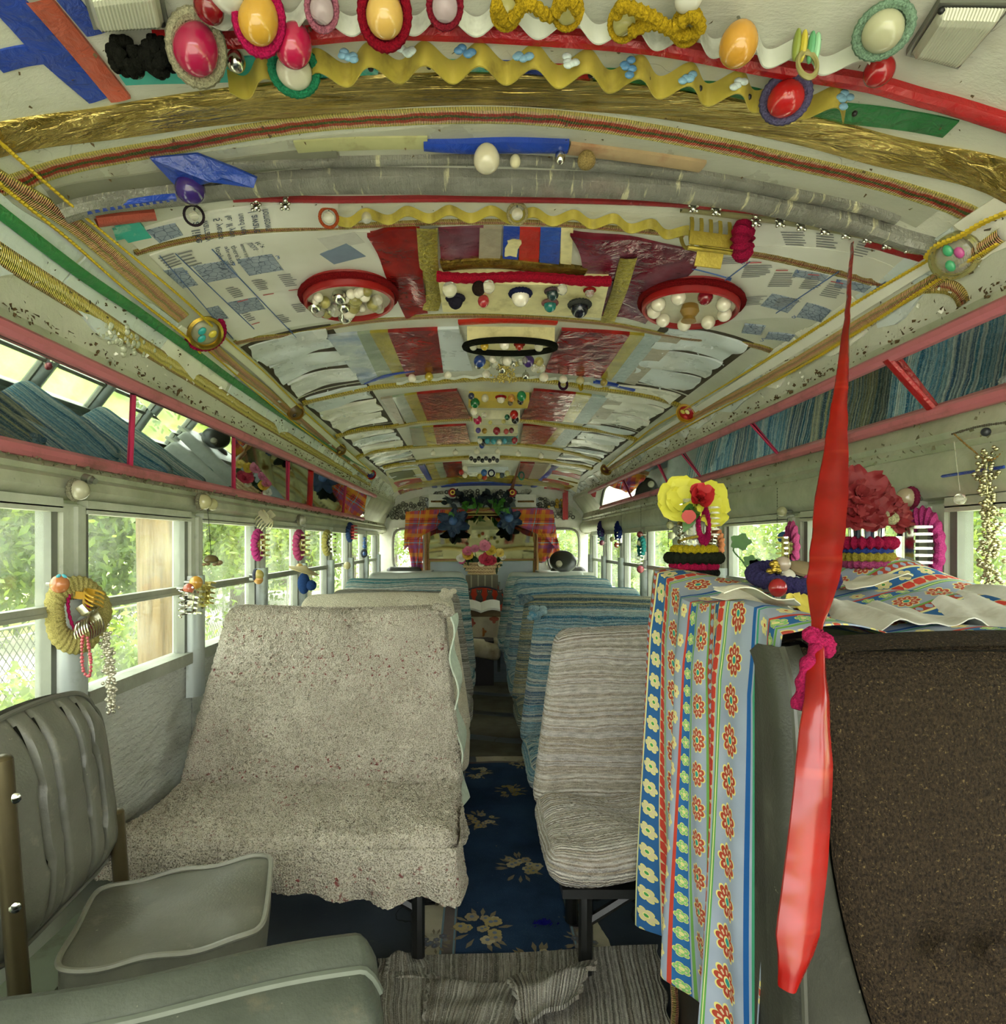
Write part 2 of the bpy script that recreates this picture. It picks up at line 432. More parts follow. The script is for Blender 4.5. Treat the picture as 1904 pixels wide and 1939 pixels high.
def m_rag(name, stops, freq=1.0, seed=0.0):
    """woven rag rug: bands across v, knobbly weft"""
    m = MT(name, .95, 0, .1); u, v = m.uv()
    wob = m.noise(2.4, 2)*.05+m.noise(14, 2)*.008
    band = m.noise(1.0, 3, .75, vec=m.vec(seed, (v+wob)*22*freq, seed*.3))
    c = m.ramp((band*2.5-.75).sat(), [(p, hx(q)) for p, q in stops])
    fine = m.noise(1.0, 2, .6, vec=m.vec(u*30, (v+wob)*190, 0.0)); c = m.mix(.55, c, m.ramp(fine, [(.3, (.12,.12,.12)), (.7, (1,1,1))]), 'MULTIPLY')
    thr = m.noise(330, 2, .6); c = m.mix((thr*5-2.7).sat()*.55, c, hx('e6e2d2')); c = m.mix((m.noise(290, 2)*7-4.5).sat()*.7, c, hx('23251f'))
    w = ((v+wob)*520).sin()*.5+.5
    m.col(c); m.bump(w+thr*1.2, .9, .005); return m.mat
RAGB = m_rag('rag_blue', [(0,'17344a'),(.2,'2f6d86'),(.36,'9cb2ae'),(.5,'3c7f99'),(.64,'c9cdbd'),(.8,'2b5c7c'),(1,'b9c2b4')], 1.0, 1.3)
RAGT = m_rag('rag_teal', [(0,'123a46'),(.22,'2e7f86'),(.4,'b9bcae'),(.52,'26707c'),(.66,'d0cfc0'),(.85,'1f4e5e'),(1,'9fb6b0')], 1.1, 7.7)
RAGO = m_rag('rag_olive_blue', [(0,'1d3040'),(.25,'44646a'),(.42,'a39a6c'),(.55,'35647a'),(.7,'b4ad88'),(1,'6d7c72')], 1.2, 4.1)
RAGN = m_rag('rag_beige', [(0,'6f6656'),(.25,'b8b09e'),(.42,'dcd8ce'),(.55,'a89a84'),(.68,'d6d2cc'),(.85,'8f8472'),(1,'dfdcd4')], .8, 9.2)
RAGG = m_rag('rag_grey', [(0,'4d4c44'),(.3,'8f8d80'),(.5,'c3c0b2'),(.65,'7a7669'),(1,'b9b2a0')], 2.2, 3.3)
def m_tweed():
    m = MT('brown_tweed', .92, 0, .15); v1 = m.noise(340, 2, .6, stretch=(1, 1, .7))*2.6-.85; x, y, z = m.xyz()
    w = ((x*900).sin()+(z*900+(x*450).sin()).sin())*.25+.5
    c = m.mix(v1.sat(), hx('17110b'), hx('3d3122')); c = m.mix((m.noise(260, 2)*8-5).sat()*.8, c, hx('7a6844'))
    c = m.mix((m.noise(3, 3)*2-.7).sat()*.5, c, hx('281f14'))
    m.col(c); m.bump(v1+w*.5, .9, .004); return m.mat
TWEED = m_tweed()
def m_vinyl(name, a, b, c3, rough=.42):
    m = MT(name, rough); n1 = m.noise(5, 5, .65); n2 = m.noise(14, 5, .7)
    c = m.mix((n1*2.4-.7).sat(), hx(a), hx(b)); c = m.mix((n2*5-2.9).sat()*.7, c, hx(c3))
    c = m.mix((m.noise(60, 3)*9-6.5).sat(), c, hx('cfc9ad'))
    m.col(c); m.bump(m.noise(220, 3)+n2, .22, .003); m.rough(n1*.4+.22); return m.mat
VINYL = m_vinyl('grey_vinyl', '55564a', '77776a', '9a9684')
VINYLG = m_vinyl('greengrey_vinyl', '31362d', '4c5146', '5c5644')
VINYLB = m_vinyl('black_vinyl', '26261f', '3c3c32', '57564a', .35)
VINYLS = m_vinyl('light_vinyl', '80857a', '9ca195', '77786a')
TEALV = pm('#2f6f66', .4)
def m_floor():
    m = MT('painted_floor', .38); n1 = m.noise(4, 4, .6); n2 = m.noise(22, 5, .7)
    c = m.mix((n1*2-.5).sat(), hx('2b333c'), hx('47505a')); c = m.mix((n2*6-3.7).sat()*.6, c, hx('6b6a5e'))
    vr = m.voro(1.6, 'DISTANCE_TO_EDGE', m.vec(*[a+m.noise(5, 3)*.2 for a in m.xyz()])); c = m.mix(vr.lt(.006), c, hx('101312'))
    m.col(c); m.bump(n2, .2, .003); m.rough(n1*.5+.15); return m.mat
FLOOR = m_floor()
def m_rug():
    m = MT('blue_runner_pile', .97, 0, .1); n1 = m.noise(5, 3); n2 = m.noise(300, 2)
    c = m.mix((n1*2-.5).sat(), hx('1c2c42'), hx('2f4766')); c = m.mix((n2*6-3.4).sat()*.35, c, hx('4d6480'))
    c = m.mix((m.noise(75, 2)*12-9.1).sat(), c, hx('b8a878'))
    m.col(c); m.bump(n2, .5, .003); return m.mat
RUGB = m_rug()
def m_pile(name, a, b, spot='7d7258', k=.4):
    m = MT(name, .97, 0, .1); n1 = m.noise(7, 4); n2 = m.noise(260, 2)
    c = m.mix((n1*2-.5).sat(), hx(a), hx(b)); c = m.mix((m.noise(18, 4)*5-3).sat()*k, c, hx(spot)); m.col(c); m.bump(n2, .5, .003); return m.mat
RUGC = m_pile('cream_pile', 'a39c80', 'c8c1a4', '5d584c', .6); CARPET = m_pile('grey_carpet', '4d4b3e', '6e6b5b'); RUGR = m_pile('border_pile', '5d5a58', '7b7068', '8a4a40', .8)
def m_print():
    m = MT('printed_card', .35); n1 = m.noise(4, 3)
    c = m.mix((n1*2-.5).sat(), hx('bdbdb0'), hx('dadbd2')); c = m.mix((m.noise(17, 5, .7)*5-3.2).sat()*.6, c, hx('9a8f78')); m.col(c); m.bump(m.noise(6, 3), .4, .01); return m.mat
CARD = m_print()
def m_pic():
    m = MT('printed_picture', .35); x, y, z = m.xyz()
    v = m.voro(55, 'DISTANCE_TO_EDGE'); c = m.mix((m.noise(30, 3)*2-.5).sat(), hx('6f7f92'), hx('9aa3b0')); c = m.mix(v.lt(.035), c, hx('3b4a60')); m.col(c); return m.mat
PIC = m_pic(); INK = pm('#33425c', .5); INKG = pm('#77797a', .5); INKR = pm('#b5474a', .5); INKB = pm('#4a68a0', .5)
def m_floral():
    """cotton border print: rows of red daisies on grey blue between bands"""
    m = MT('floral_border_print', .8, 0, .2); u, v = m.uv()
    u = u/1.15+.02; v = v/1.15
    T = .30                                   # one repeat across, metres
    a = (u/T).fr()*T
    c = m.mix((m.noise(9, 2)*2-.5).sat(), hx('8590a0'), hx('a0aab8'))
    def daisy(c, uc, per, rad, petal, core, n=9.0, ph=0.0):
        du = a-uc; dv = ((v/per+ph).fr()-.5)*per
        r = (du*du+dv*dv).sqrt(); th = dv.at2(du)
        ed = ((th*(n/2)).cos().abs().pow(.6)*.34+.66)*rad
        c = m.mix(r.lt(ed*1.12), c, hx('d9cf7c')); c = m.mix(r.lt(ed), c, hx(petal))
        hole = r.band(rad*.45, rad*.72)*(th*(n/2)).cos().abs().gt(.8); c = m.mix(hole, c, hx('cdb795'))
        c = m.mix(r.lt(rad*.34), c, hx('e0d78c')); return m.mix(r.lt(rad*.24), c, hx(core))
    def stripe(c, a0, a1, k): return m.mix(a.band(a0, a1), c, hx(k))
    c = daisy(c, .035, .058, .0225, 'a3402e', '2f8f86')
    c = stripe(c, .066, .074, '5f9a4a'); c = stripe(c, .069, .071, 'd9d59a')
    c = stripe(c, .078, .100, 'bfb68a')
    hd = ((v/.022).fr()-.5).abs(); c = m.mix(a.band(.080, .098)*(hd+(a-.089).abs()*18).lt(.5), c, hx('bb3e30'))
    c = stripe(c, .100, .134, '2c5c8e'); c = daisy(c, .117, .044, .0135, 'c9c08c', '3f8f4c', 6.0)
    c = stripe(c, .134, .140, 'd9d59a'); c = stripe(c, .140, .158, 'a04434')
    c = m.mix(a.band(.142, .156)*(((v/.016).fr()-.5).abs()+(a-.149).abs()*30).lt(.34), c, hx('8fa0b4'))
    c = stripe(c, .158, .163, '6a9c4c')
    c = daisy(c, .186, .056, .0195, 'a84836', '2f8f86')
    c = stripe(c, .212, .217, '6a9c4c'); c = stripe(c, .219, .240, '2a6296'); c = daisy(c, .2295, .03, .0095, '7fb86a', 'd8cf8a', 5.0)
    c = stripe(c, .240, .246, 'b5402f'); c = daisy(c, .263, .046, .011, 'dccf8a', 'b5402f', 6.0)
    c = stripe(c, .280, .284, '3f8f6c'); c = stripe(c, .287, .294, '1d548f')
    m.col(c); m.bump(m.noise(400, 2), .2, .002); return m.mat
FLORAL = m_floral()
def m_plaid():
    m = MT('plaid_cotton', .85, 0, .15); u, v = m.uv()
    def s(e, per, a, b): return (e/per).fr().band(a, b)
    c = m.mix((m.noise(5, 2)*2-.5).sat(), hx('a8433a'), hx('bf5a48'))
    for e in (u, v):
        c = m.mix(s(e, .21, .0, .2)*.6, c, hx('c9912c')); c = m.mix(s(e, .21, .42, .6)*.6, c, hx('7a4a86')); c = m.mix(s(e, .21, .7, .74)*.8, c, hx('5d9fb8')); c = m.mix(s(e, .21, .86, .89)*.8, c, hx('5a1f2a'))
    m.col(c); return m.mat
PLAID = m_plaid()
def m_glass():
    """dusty window pane: mostly see-through with a thin film of dust"""
    m = MT('dusty_pane'); t = m.t
    tr = m.node('ShaderNodeBsdfTransparent'); tr.inputs[0].default_value = (.93, .97, .93, 1)
    gl = m.node('ShaderNodeBsdfGlossy'); gl.inputs['Roughness'].default_value = .05
    df = m.node('ShaderNodeBsdfTranslucent'); df.inputs[0].default_value = (.75, .8, .72, 1)
    fac = ((m.noise(3.5, 5, .6)*2.4-.95).sat()*.14+.015+(m.noise(40, 4)*6-3.9).sat()*.12).sat()
    a = m.node('ShaderNodeMixShader'); t.links.new(fac.k, a.inputs[0]); t.links.new(tr.outputs[0], a.inputs[1]); t.links.new(df.outputs[0], a.inputs[2])
    b = m.node('ShaderNodeMixShader'); b.inputs[0].default_value = .05; t.links.new(a.outputs[0], b.inputs[1]); t.links.new(gl.outputs[0], b.inputs[2])
    t.links.new(b.outputs[0], m.o.inputs[0]); return m.mat
GLASS = m_glass()
def m_mirror(name, tint, rough=.015):
    m = MT(name, rough, 1.0); c = m.mix((m.noise(12, 5, .7)*5-3.4).sat()*.5, hx(tint), hx('8f8c70')); m.col(c); return m.mat
MIRROR = m_mirror('mirror_silver', 'd7dfdb'); MIRROR2 = m_mirror('mirror_yellowed', 'c9c59a', .05)
def m_clear(name, c, rough=.05):
    m = MT(name, rough); m.col(hx(c)); m.b.inputs['Transmission Weight'].default_value = .75; m.b.inputs['IOR'].default_value = 1.4; return m.mat
CLEAR = m_clear('clear_bead', 'efeee0'); CLEARY = m_clear('yellowed_bead', 'd8cf86'); CLEARP = m_clear('lilac_bead', 'd9c3cc')
CHROME = pm('#c9c9bb', .18, 1.0, .1); STEEL = pm('#8d8f86', .35, .8); BLACKM = pm('#1b1c1b', .38, .2, .3, 30, .2, 60); GOLDM = pm('#a58b36', .3, .8, .3, 60, .3, 200)
PINK = pm('#b96a74', .45, 0, .1, 12, .15, 60, dirt=('#7d4a48', 7)); PINKD = pm('#a8284e', .4)
def m_wick():
    m = MT('wicker', .6); u, v = m.uv(); w = ((u*190).sin()*((v*420).sin()))*.5+.5
    c = m.mix(w, hx('8a6b40'), hx('c9ad7e')); m.col(c); m.bump(w, 1.0, .006); return m.mat
WICK = m_wick()
def m_yarn(c, freq=520):
    """crocheted or knitted yarn with ribs round the ring"""
    key = ('yarn', c)
    if key in _pm: return _pm[key]
    m = MT('yarn_'+c, .95, 0, .1); n = m.noise(330, 3, .6); k = hx(c)
    m.col(m.mix((n*2.4-.7).sat(), mul(k, .35), mul(k, .95))); m.bump(n, .9, .004); _pm[key] = m.mat; return m.mat
def egg(c): return pm('#%02x%02x%02x' % tuple(int(int(c[i:i+2], 16)*.88) for i in (1, 3, 5)), .16, 0, .12, 25, 0, 150, .5, .4)
PEARL = pm('#dcd6c2', .22, .05, .06, 40, 0, 150, .6, .5)
def m_leaf(name, a, b):
    m = MT(name, .6); c = m.mix((m.noise(1.1, 3)*2.4-.7).sat(), hx(a), hx(b)); c = m.mix((m.noise(9, 2)*3-1.2).sat()*.5, c, hx('82902f'))
    m.col(c); m.b.inputs['Subsurface Weight'].default_value = 0.0
    tr = m.node('ShaderNodeBsdfTranslucent'); tr.inputs[0].default_value = (*hx('92a83c'), 1)
    mx = m.node('ShaderNodeMixShader'); mx.inputs[0].default_value = .35
    m.t.links.new(m.b.outputs[0], mx.inputs[1]); m.t.links.new(tr.outputs[0], mx.inputs[2]); m.t.links.new(mx.outputs[0], m.o.inputs[0]); return m.mat
LEAF = [m_leaf('leaf_a', '2c4616', '4f6c20'), m_leaf('leaf_b', '3a5618', '6c8428'), m_leaf('leaf_c', '264418', '46682a')]
GRASS = m_leaf('meadow_grass', '66743c', '949660')
BARK = pm('#5d5140', .9, 0, .4, 12, .8, 30)
def m_pole():
    m = MT('weathered_pole', .85); n = m.noise(20, 5, .65, stretch=(1, 1, .06)); c = m.mix((n*2.4-.7).sat(), hx('4f4028'), hx('8a7450')); c = m.mix((m.noise(30, 3, .5, stretch=(1, 1, .02))*10-7).sat(), c, hx('3a2e1c'))
    m.col(c); m.bump(n, .6, .02); return m.mat
POLE = m_pole()
# ---------------------------------------------------------------- the bus shell
Y0, Y1 = -1.0, 7.05
PY = [1.62+.703*k for k in range(-2, 8)]      # window posts along both sides
def floor_():
    b = MB(); b.box((0, (Y0+Y1)/2, -.03), (2.34, Y1-Y0, .06)); b.build('floor', FLOOR, None, False, **ST)
floor_()
xs = np.unique(np.concatenate([np.linspace(-.9, .9, 61), np.array([.92,.94,.955,.97,.98,.988,.993,.997,.999,.9997,1.0]), -np.array([.92,.94,.955,.97,.98,.988,.993,.997,.999,.9997,1.0])]))
ys = np.linspace(Y0, Y1, 90)
XX, YY = np.meshgrid(xs, ys, indexing='ij')
G = np.stack([XX, YY, zc(XX, YY)], -1)
b = MB(); b.slab(G, np.broadcast_to(V(0,0,-1), G.shape), .04)
CE = b.build('ceiling', CEIL, None, True, **ST)
for sg, nm in ((-1, 'wall_left'), (1, 'wall_right')):
    xw = 1.13*sg; ztop, zbot = (1.62, 1.415) if sg < 0 else (1.675, 1.53)
    b = MB(); b.box((xw+.02*sg, (Y0+Y1)/2, .39), (.04, Y1-Y0, .78))
    wall = b.build(nm, ALU_G if sg > 0 else ALU, None, False, **ST)
    # embossed lower panels, one between each pair of posts, with a cover strip
    for k in range(len(PY)-1):
        b = MB(); b.box((xw-.004*sg, (PY[k]+PY[k+1])/2, .52), (.008, PY[k+1]-PY[k]-.012, .49)); b.build('embossed_panel', PANEL, wall, False)
    # cove above the windows: long mouldings running to the mirror rail
    zz = zbot
    prof = [(1.13, 1.31), (1.105, 1.315), (1.085, 1.335), (1.09, 1.36), (1.105, 1.372), (1.10, 1.385), (1.108, zz-.02), (1.118, zz)]
    if sg > 0: prof = [(1.13, 1.31), (1.10, 1.315), (1.075, 1.345), (1.07, 1.39), (1.088, 1.425), (1.105, 1.43), (1.098, 1.445), (1.108, 1.46), (1.10, 1.475), (1.11, 1.50), (1.118, zz)]
    yy = np.linspace(Y0, Y1, 60)
    Gp = np.array([[(x*sg, y, z) for y in yy] for x, z in prof])
    b = MB(); b.grid(Gp); b.box((xw+.02*sg, (Y0+Y1)/2, (1.29+zz)/2+.02), (.04, Y1-Y0, zz-1.27))
    b.build('cove_moulding', ALU_G, wall, True)
    # backing of the mirror band
    b = MB(); b.box((1.145*sg, (Y0+Y1)/2, (zbot+ztop)/2+.02), (.04, Y1-Y0, ztop-zbot+.06)); b.box((1.08*sg, (Y0+Y1)/2, ztop+.03), (.17, Y1-Y0, .02))
    b.hexa([(1.118*sg, 5.6, zbot), (1.118*sg, Y1, zbot), (.998*sg, Y1, ztop+.02), (.998*sg, 5.6, ztop+.02), (1.13*sg, 5.6, zbot), (1.13*sg, Y1, zbot), (1.04*sg, Y1, ztop+.04), (1.04*sg, 5.6, ztop+.04)])
    b.build('band_backing', ALU_G, wall, False)
    # heater duct along the floor
    b = MB(); b.box((xw-.055*sg, (Y0+Y1)/2, .10), (.11, Y1-Y0, .20)); b.box((xw-.065*sg, (Y0+Y1)/2, .205), (.13, Y1-Y0, .015)); b.build('heater_duct', pm('#8f9c84', .5, 0, .2, 8, .3, 40, dirt=('#5c5a42', 6)), wall, False)
    for k, y in enumerate(PY):
        b = MB(); b.box((xw+.012*sg, y, 1.035), (.055, .1, .53)); b.box((xw-.019*sg, y+.028, 1.035), (.018, .032, .52)); b.box((xw-.019*sg, y-.034, 1.035), (.014, .02, .52))
        p = b.build('window_post', ALU, wall, False)
        b = MB(); pr = [(.042*math.cos(a), .05*math.sin(a)) for a in np.linspace(-math.pi/2, math.pi/2, 9)]
        b.grid(np.array([[(xw-(.012+x)*sg, y+q-.005, z) for z in (.64, .9, 1.08)] for x, q in pr])); b.build('post_cover', pm('#b3bcb8', .32, .35, .15, 6, .15, 40, dirt=('#6b6648', 7)), p, True)
    # windows
    for k in range(len(PY)-1):
        ya, yb = PY[k]+.05, PY[k+1]-.05
        w = bpy.data.objects.new('window_%d' % (k+1+(0 if sg < 0 else 20)), None); COL.objects.link(w); w['kind'] = 'structure'
        w.location = (xw, (ya+yb)/2, .79); ORG[w.name] = V(*w.location)
        b = MB(); b.box((xw, (ya+yb)/2, .795), (.07, yb-ya, .02)); b.box((xw-.02*sg, (ya+yb)/2, .775), (.03, yb-ya, .02)); b.build('sill', ALU_D, w, False)
        b = MB(); b.box((xw, (ya+yb)/2, 1.3), (.06, yb-ya, .025)); b.box((xw-.015*sg, (ya+yb)/2, 1.284), (.03, yb-ya, .014)); b.build('head_rail', ALU, w, False)
        for yq in (ya+.012, yb-.012):
            b = MB(); b.box((xw+.004*sg, yq, 1.04), (.04, .024, .5)); b.build('stile', pm('#6f7268', .5, .3, .2, 20), w, False)
        b = MB(); b.box((xw-.006*sg, (ya+yb)/2, 1.032), (.03, yb-ya, .026)); b.box((xw-.02*sg, (ya+yb)/2, 1.024), (.01, yb-ya-.05, .01)); b.build('meeting_bar', ALU_D, w, False)
        b = MB(); b.box((xw-.016*sg, ya+.03, 1.292), (.016, .03, .014)); b.box((xw-.016*sg, yb-.03, 1.292), (.016, .03, .014)); b.build('latch', BLACKM, w, False)
        b = MB(); b.box((xw+.002*sg, (ya+yb)/2, 1.16), (.004, yb-ya-.04, .245)); b.build('upper_pane', GLASS, w, False)
        b = MB(); b.box((xw+.012*sg, (ya+yb)/2, .91), (.004, yb-ya-.04, .235)); b.build('lower_pane', GLASS, w, False)
    # mirror band between two pink rails
    yend = 5.65 if sg < 0 else 5.95
    t = thing('mirror_band', 'long mirror strip framed by pink rails over the %s windows' % ('left' if sg < 0 else 'right'), 'mirror', (1.06*sg, 2.6, zbot), 'mirror bands above the windows')
    for (x, z) in ((.996, ztop+.004), (1.105, zbot+.002)):
        b = MB(); pr = [(-.006,-.017),(-.02,-.012),(-.026,0),(-.02,.012),(-.006,.017),(.008,.012),(.008,-.012)]
        ax = norm(V(.11, 0, ztop-zbot))
        b.grid(np.array([[( (x+q[0]*.9-q[1]*.35)*sg, y+.003*math.sin(y*9), z+q[1]*.95+q[0]*.35) for q in pr+pr[:1]] for y in np.linspace(.3, yend, 40)]))
        b.build('pink_rail', PINK, t, True)
    dv = [(1.765,1.865),(2.486,2.657),(3.21,3.41),(3.63,3.85),(4.6,4.8)] if sg < 0 else [(1.607,1.603),(2.435,2.43),(3.255,3.274),(3.68,3.815),(4.6,4.75)]
    for k, (a, c) in enumerate(dv):
        wide = (k == 3) if sg < 0 else (k == 0)
        xt = 1.034 if sg < 0 else .985
        p, q = V((xt-.004)*sg, a, ztop-.004), V(1.094*sg, c, zbot+.012)
        b = MB(); b.tube([p, (p+q)/2, q], .016 if wide else .006, 8, flat=.6); b.build('divider', REDT if wide else PINKD, t, True)
    ed = [(.3,.3)]+dv+[(yend,yend)]
    for k in range(len(ed)-1):
        a, c = ed[k]; a2, c2 = ed[k+1]; j = (R.random()-.5)*.008
        g = .003
        b = MB(); xt = 1.034 if sg < 0 else .985
        b.hexa([(xt*sg+j, a+g, ztop), (1.10*sg, c+g, zbot+.008), (1.10*sg, c2-g, zbot+.008), (xt*sg-j, a2-g, ztop),
                          (xt*sg+.01*sg+j, a+g, ztop+.004), (1.11*sg, c+g, zbot+.012), (1.11*sg, c2-g, zbot+.012), (xt*sg+.01*sg-j, a2-g, ztop+.004)]); b.build('mirror_pane', MIRROR, t, False)
# rear wall with two rounded lights and a door in the middle
def RX(px, Y=7.05): return CX+(px-VX)/F*Y
def RZ(py, Y=7.05): return CZ-(py-VY)/F*Y
bx = [-1.17, RX(742), RX(800), RX(1035), RX(1098), 1.17]; bz = [0, RZ(1082), RZ(1000), 1.9]
b = MB()
for i in range(5):
    for j in range(3):
        if j == 1 and i in (1, 3): continue
        b.box(((bx[i]+bx[i+1])/2, Y1+.02, (bz[j]+bz[j+1])/2), (bx[i+1]-bx[i], .04, bz[j+1]-bz[j]))
WRR = b.build('wall_rear', ALU, None, False, **ST)
for n_, (i, c) in enumerate(((1, 0), (3, 0))):
    xa, xb, za, zb = bx[i], bx[i+1], bz[1], bz[2]; cx, cz = (xa+xb)/2, (za+zb)/2
    w = bpy.data.objects.new('window_%d' % (41+n_), None); COL.objects.link(w); w['kind'] = 'structure'; w.location = (cx, Y1, za); ORG[w.name] = V(cx, Y1, za)
    rr = []
    for a in np.linspace(0, 2*math.pi, 40, endpoint=False):
        ca, sa = math.cos(a), math.sin(a); k = (abs(ca)**4+abs(sa)**4)**-.25
        rr.append((cx+ca*k*(xb-xa)*.47, Y1-.012, cz+sa*k*(zb-za)*.48))
    b = MB(); b.tube(rr, .016, 6, True); b.build('rubber_gasket', pm('#6f7268', .5), w, True)
    b = MB(); b.poly(rr, (0, 1, 0), .005); b.build('rear_pane', GLASS, w, False)
    # corner fillers so the opening reads rounded
    b = MB()
    for sx in (-1, 1):
        for sz in (-1, 1):
            co = V(cx+sx*(xb-xa)/2, Y1+.01, cz+sz*(zb-za)/2)
            pts = [co]+[V(cx+sx*math.cos(a)*((math.cos(a)**4+math.sin(a)**4)**-.25)*(xb-xa)*.47, Y1+.01, cz+sz*math.sin(a)*((math.cos(a)**4+math.sin(a)**4)**-.25)*(zb-za)*.48) for a in np.linspace(0, math.pi/2, 7)]
            b.poly(pts, (0, 1, 0), .01)
    b.build('corner_plate', ALU, w, False)
d = bpy.data.objects.new('door_1', None); COL.objects.link(d); d['kind'] = 'structure'; d.location = (0, 7.0, 0); ORG[d.name] = V(0, 7.0, 0)
b = MB(); b.box(((RX(806)+RX(1020))/2, 7.03, .85), (RX(1020)-RX(806), .03, 1.7)); b.build('door_leaf', pm('#8b9692', .4, .2, .15, 6), d, False)
# ---------------------------------------------------------------- benches
def put_box(b, c, half, r, n, fn=None, rough=0.0, seed=0):
    """rounded box into builder b, bent by fn, roughened by a random pile along its normals"""
    for g, uv, nn in rnd_box(c, half, r, n):
        p = g.reshape(-1, 3).copy(); nn = nn.reshape(-1, 3)
        if rough:
            key = np.round(p*2e4).astype(np.int64)
            h = ((key[:,0]*73856093) ^ (key[:,1]*19349663) ^ (key[:,2]*83492791)) % 1000/1000.0
            p += nn*((h-.5)*2*rough)[:,None]
        if fn is not None: p = fn(p)
        b.grid(p.reshape(g.shape), uv)
def bench(label, sx, Yt, zt, style, Yj=None, Yf=None, zs=.40, aisle=.12, wall=1.09, taper=.05, near=False, group=None, legmat=None, side=None, lean=None, seat=True):
    """two-seat bus bench: sx -1 left, +1 right; Yt/zt top of the back, Yj seat joint, Yf seat front"""
    Yj = Yt-.22 if Yj is None else Yj; Yf = Yj-.42 if Yf is None else Yf
    a, w = aisle*sx, wall*sx; cx = (a+w)/2; hw = abs(w-a)/2
    t = thing('bus_bench', label, 'bench', (cx, (Yj+Yf)/2, 0), group)
    th = .045
    hb = (zt-zs+.06)/2; zc0 = zs-.06+hb
    nn = (int(hw*2/.006), 6, int(hb*2/.006)) if near else (40, 5, 30)
    lump = R.random()*50
    def fn(p):
        s = np.clip((p[:,2]-zs)/(zt-zs), 0, 1)
        p = p.copy(); p[:,1] += s*(Yt-Yj)
        # outer corners drawn in at the top and shoulders rounded
        k = 1-taper*s/hw
        e = np.abs(p[:,0]-cx)/hw
        p[:,0] = cx+(p[:,0]-cx)*k
        p[:,2] -= np.where(s > .5, (np.clip(e-.8, 0, 1)**2)*.55*(s-.5)*2*.6, 0)
        q = np.array([n3((x*5, 0, z*4), 1, lump) for x, z in p[:,[0,2]]]) if len(p) < 60000 else np.sin(p[:,0]*9+lump)*.5*np.cos(p[:,2]*7)
        p[:,1] -= q*.012; p[:,2] += np.where(s > .9, np.sin(p[:,0]*7+lump)*.006, 0)
        return p
    b = MB(); put_box(b, (cx, Yj+.035, zc0), (hw, th, hb), .04, nn, fn, .0045 if near == 'terry' else (.002 if near else 0))
    bk = b.build('backrest_cover', style, t)
    hs = .055; hd = (Yj-Yf)/2+.02
    def fs(p):
        p = p.copy(); f = np.clip((Yj-p[:,1])/(Yj-Yf), 0, 1)
        p[:,2] += .02*f*f+.012*np.sin(p[:,0]*6+lump)*f
        p[:,2] += .008*np.sin(p[:,0]*21+p[:,1]*13+lump)
        return p
    nn = (int(hw*2/.006), int(hd*2/.006), 6) if near else (40, 24, 4)
    if seat:
        b = MB(); put_box(b, (cx, (Yj+Yf)/2, zs-hs), (hw, hd, hs), .05, nn, fs, .0045 if near == 'terry' else (.002 if near else 0))
        b.build('seat_cover', style, t)
    # steel frame
    lm = legmat or BLACKM
    if seat:
        b = MB(); b.box((cx, (Yj+Yf)/2, zs-hs*2-.012), (hw*2-.08, hd*2-.06, .024)); b.build('seat_frame', lm, t, False)
        for y in (Yf+.10, Yj-.02):
            x = a+.115*sx
            b = MB(); b.tube([(x, y, 0), (x, y, zs-.11), (x+.03*sx, y+.0, zs-.1)], .02, 8); b.box((x, y, .004), (.06, .05, .008)); b.build('leg', lm, t)
        b = MB(); b.tube([(a+.115*sx, Yf+.1, .16), (a+.34*sx, Yf+.1, zs-.11)], .013, 6); b.build('brace', lm, t)
    return t
tB = bench('beige terry covered bench with a skirted seat, nearest on the left', -1, 2.34, .96, TERRY, 2.12, 1.68, .40, .12, 1.075, .07, 'terry', 'left row of benches')
# skirt of the terry throw hanging over the seat front and round the aisle corner
us = np.linspace(0, 1, 170); vs_ = np.linspace(0, 1, 36)
Gk = np.zeros((len(us), len(vs_), 3)); UVk = np.zeros((len(us), len(vs_), 2))
for i, u in enumerate(us):
    L = u*1.24
    if L < 1.0: x, y, nx, ny = -1.07+L*.95, 1.655, 0, -1
    else:
        q = (L-1.0)/.24; x, y, nx, ny = -.12+.006, 1.655+q*.30, 1, 0
        if q < .12: x, y = -.12-.02*(1-q/.12), 1.655+q*.06; nx, ny = .7, -.7
    fold = math.sin(u*31+1.5*math.sin(u*9))*.5+.4*math.sin(u*57+2)
    drop = .085+.045*math.sin(u*3.0-.6)+.012*math.sin(u*23)+.02*min(1, max(0, (L-.85)/.15))
    if L > 1.0: drop = .15-.06*(L-1)/.24
    for j, v in enumerate(vs_):
        amp = .002+.026*v*v
        rr = (R.random()-.5)*.006
        Gk[i, j] = (x+nx*(fold*amp+.012*v+rr), y+ny*(fold*amp+.014*math.sin(v*1.9)+rr), .395-v*drop+(R.random()-.5)*.004); UVk[i, j] = (L, -v*drop)
b = MB(); b.slab(Gk, np.broadcast_to(V(0, -1, 0), Gk.shape), -.006, UVk); b.build('seat_skirt', TERRY, tB)
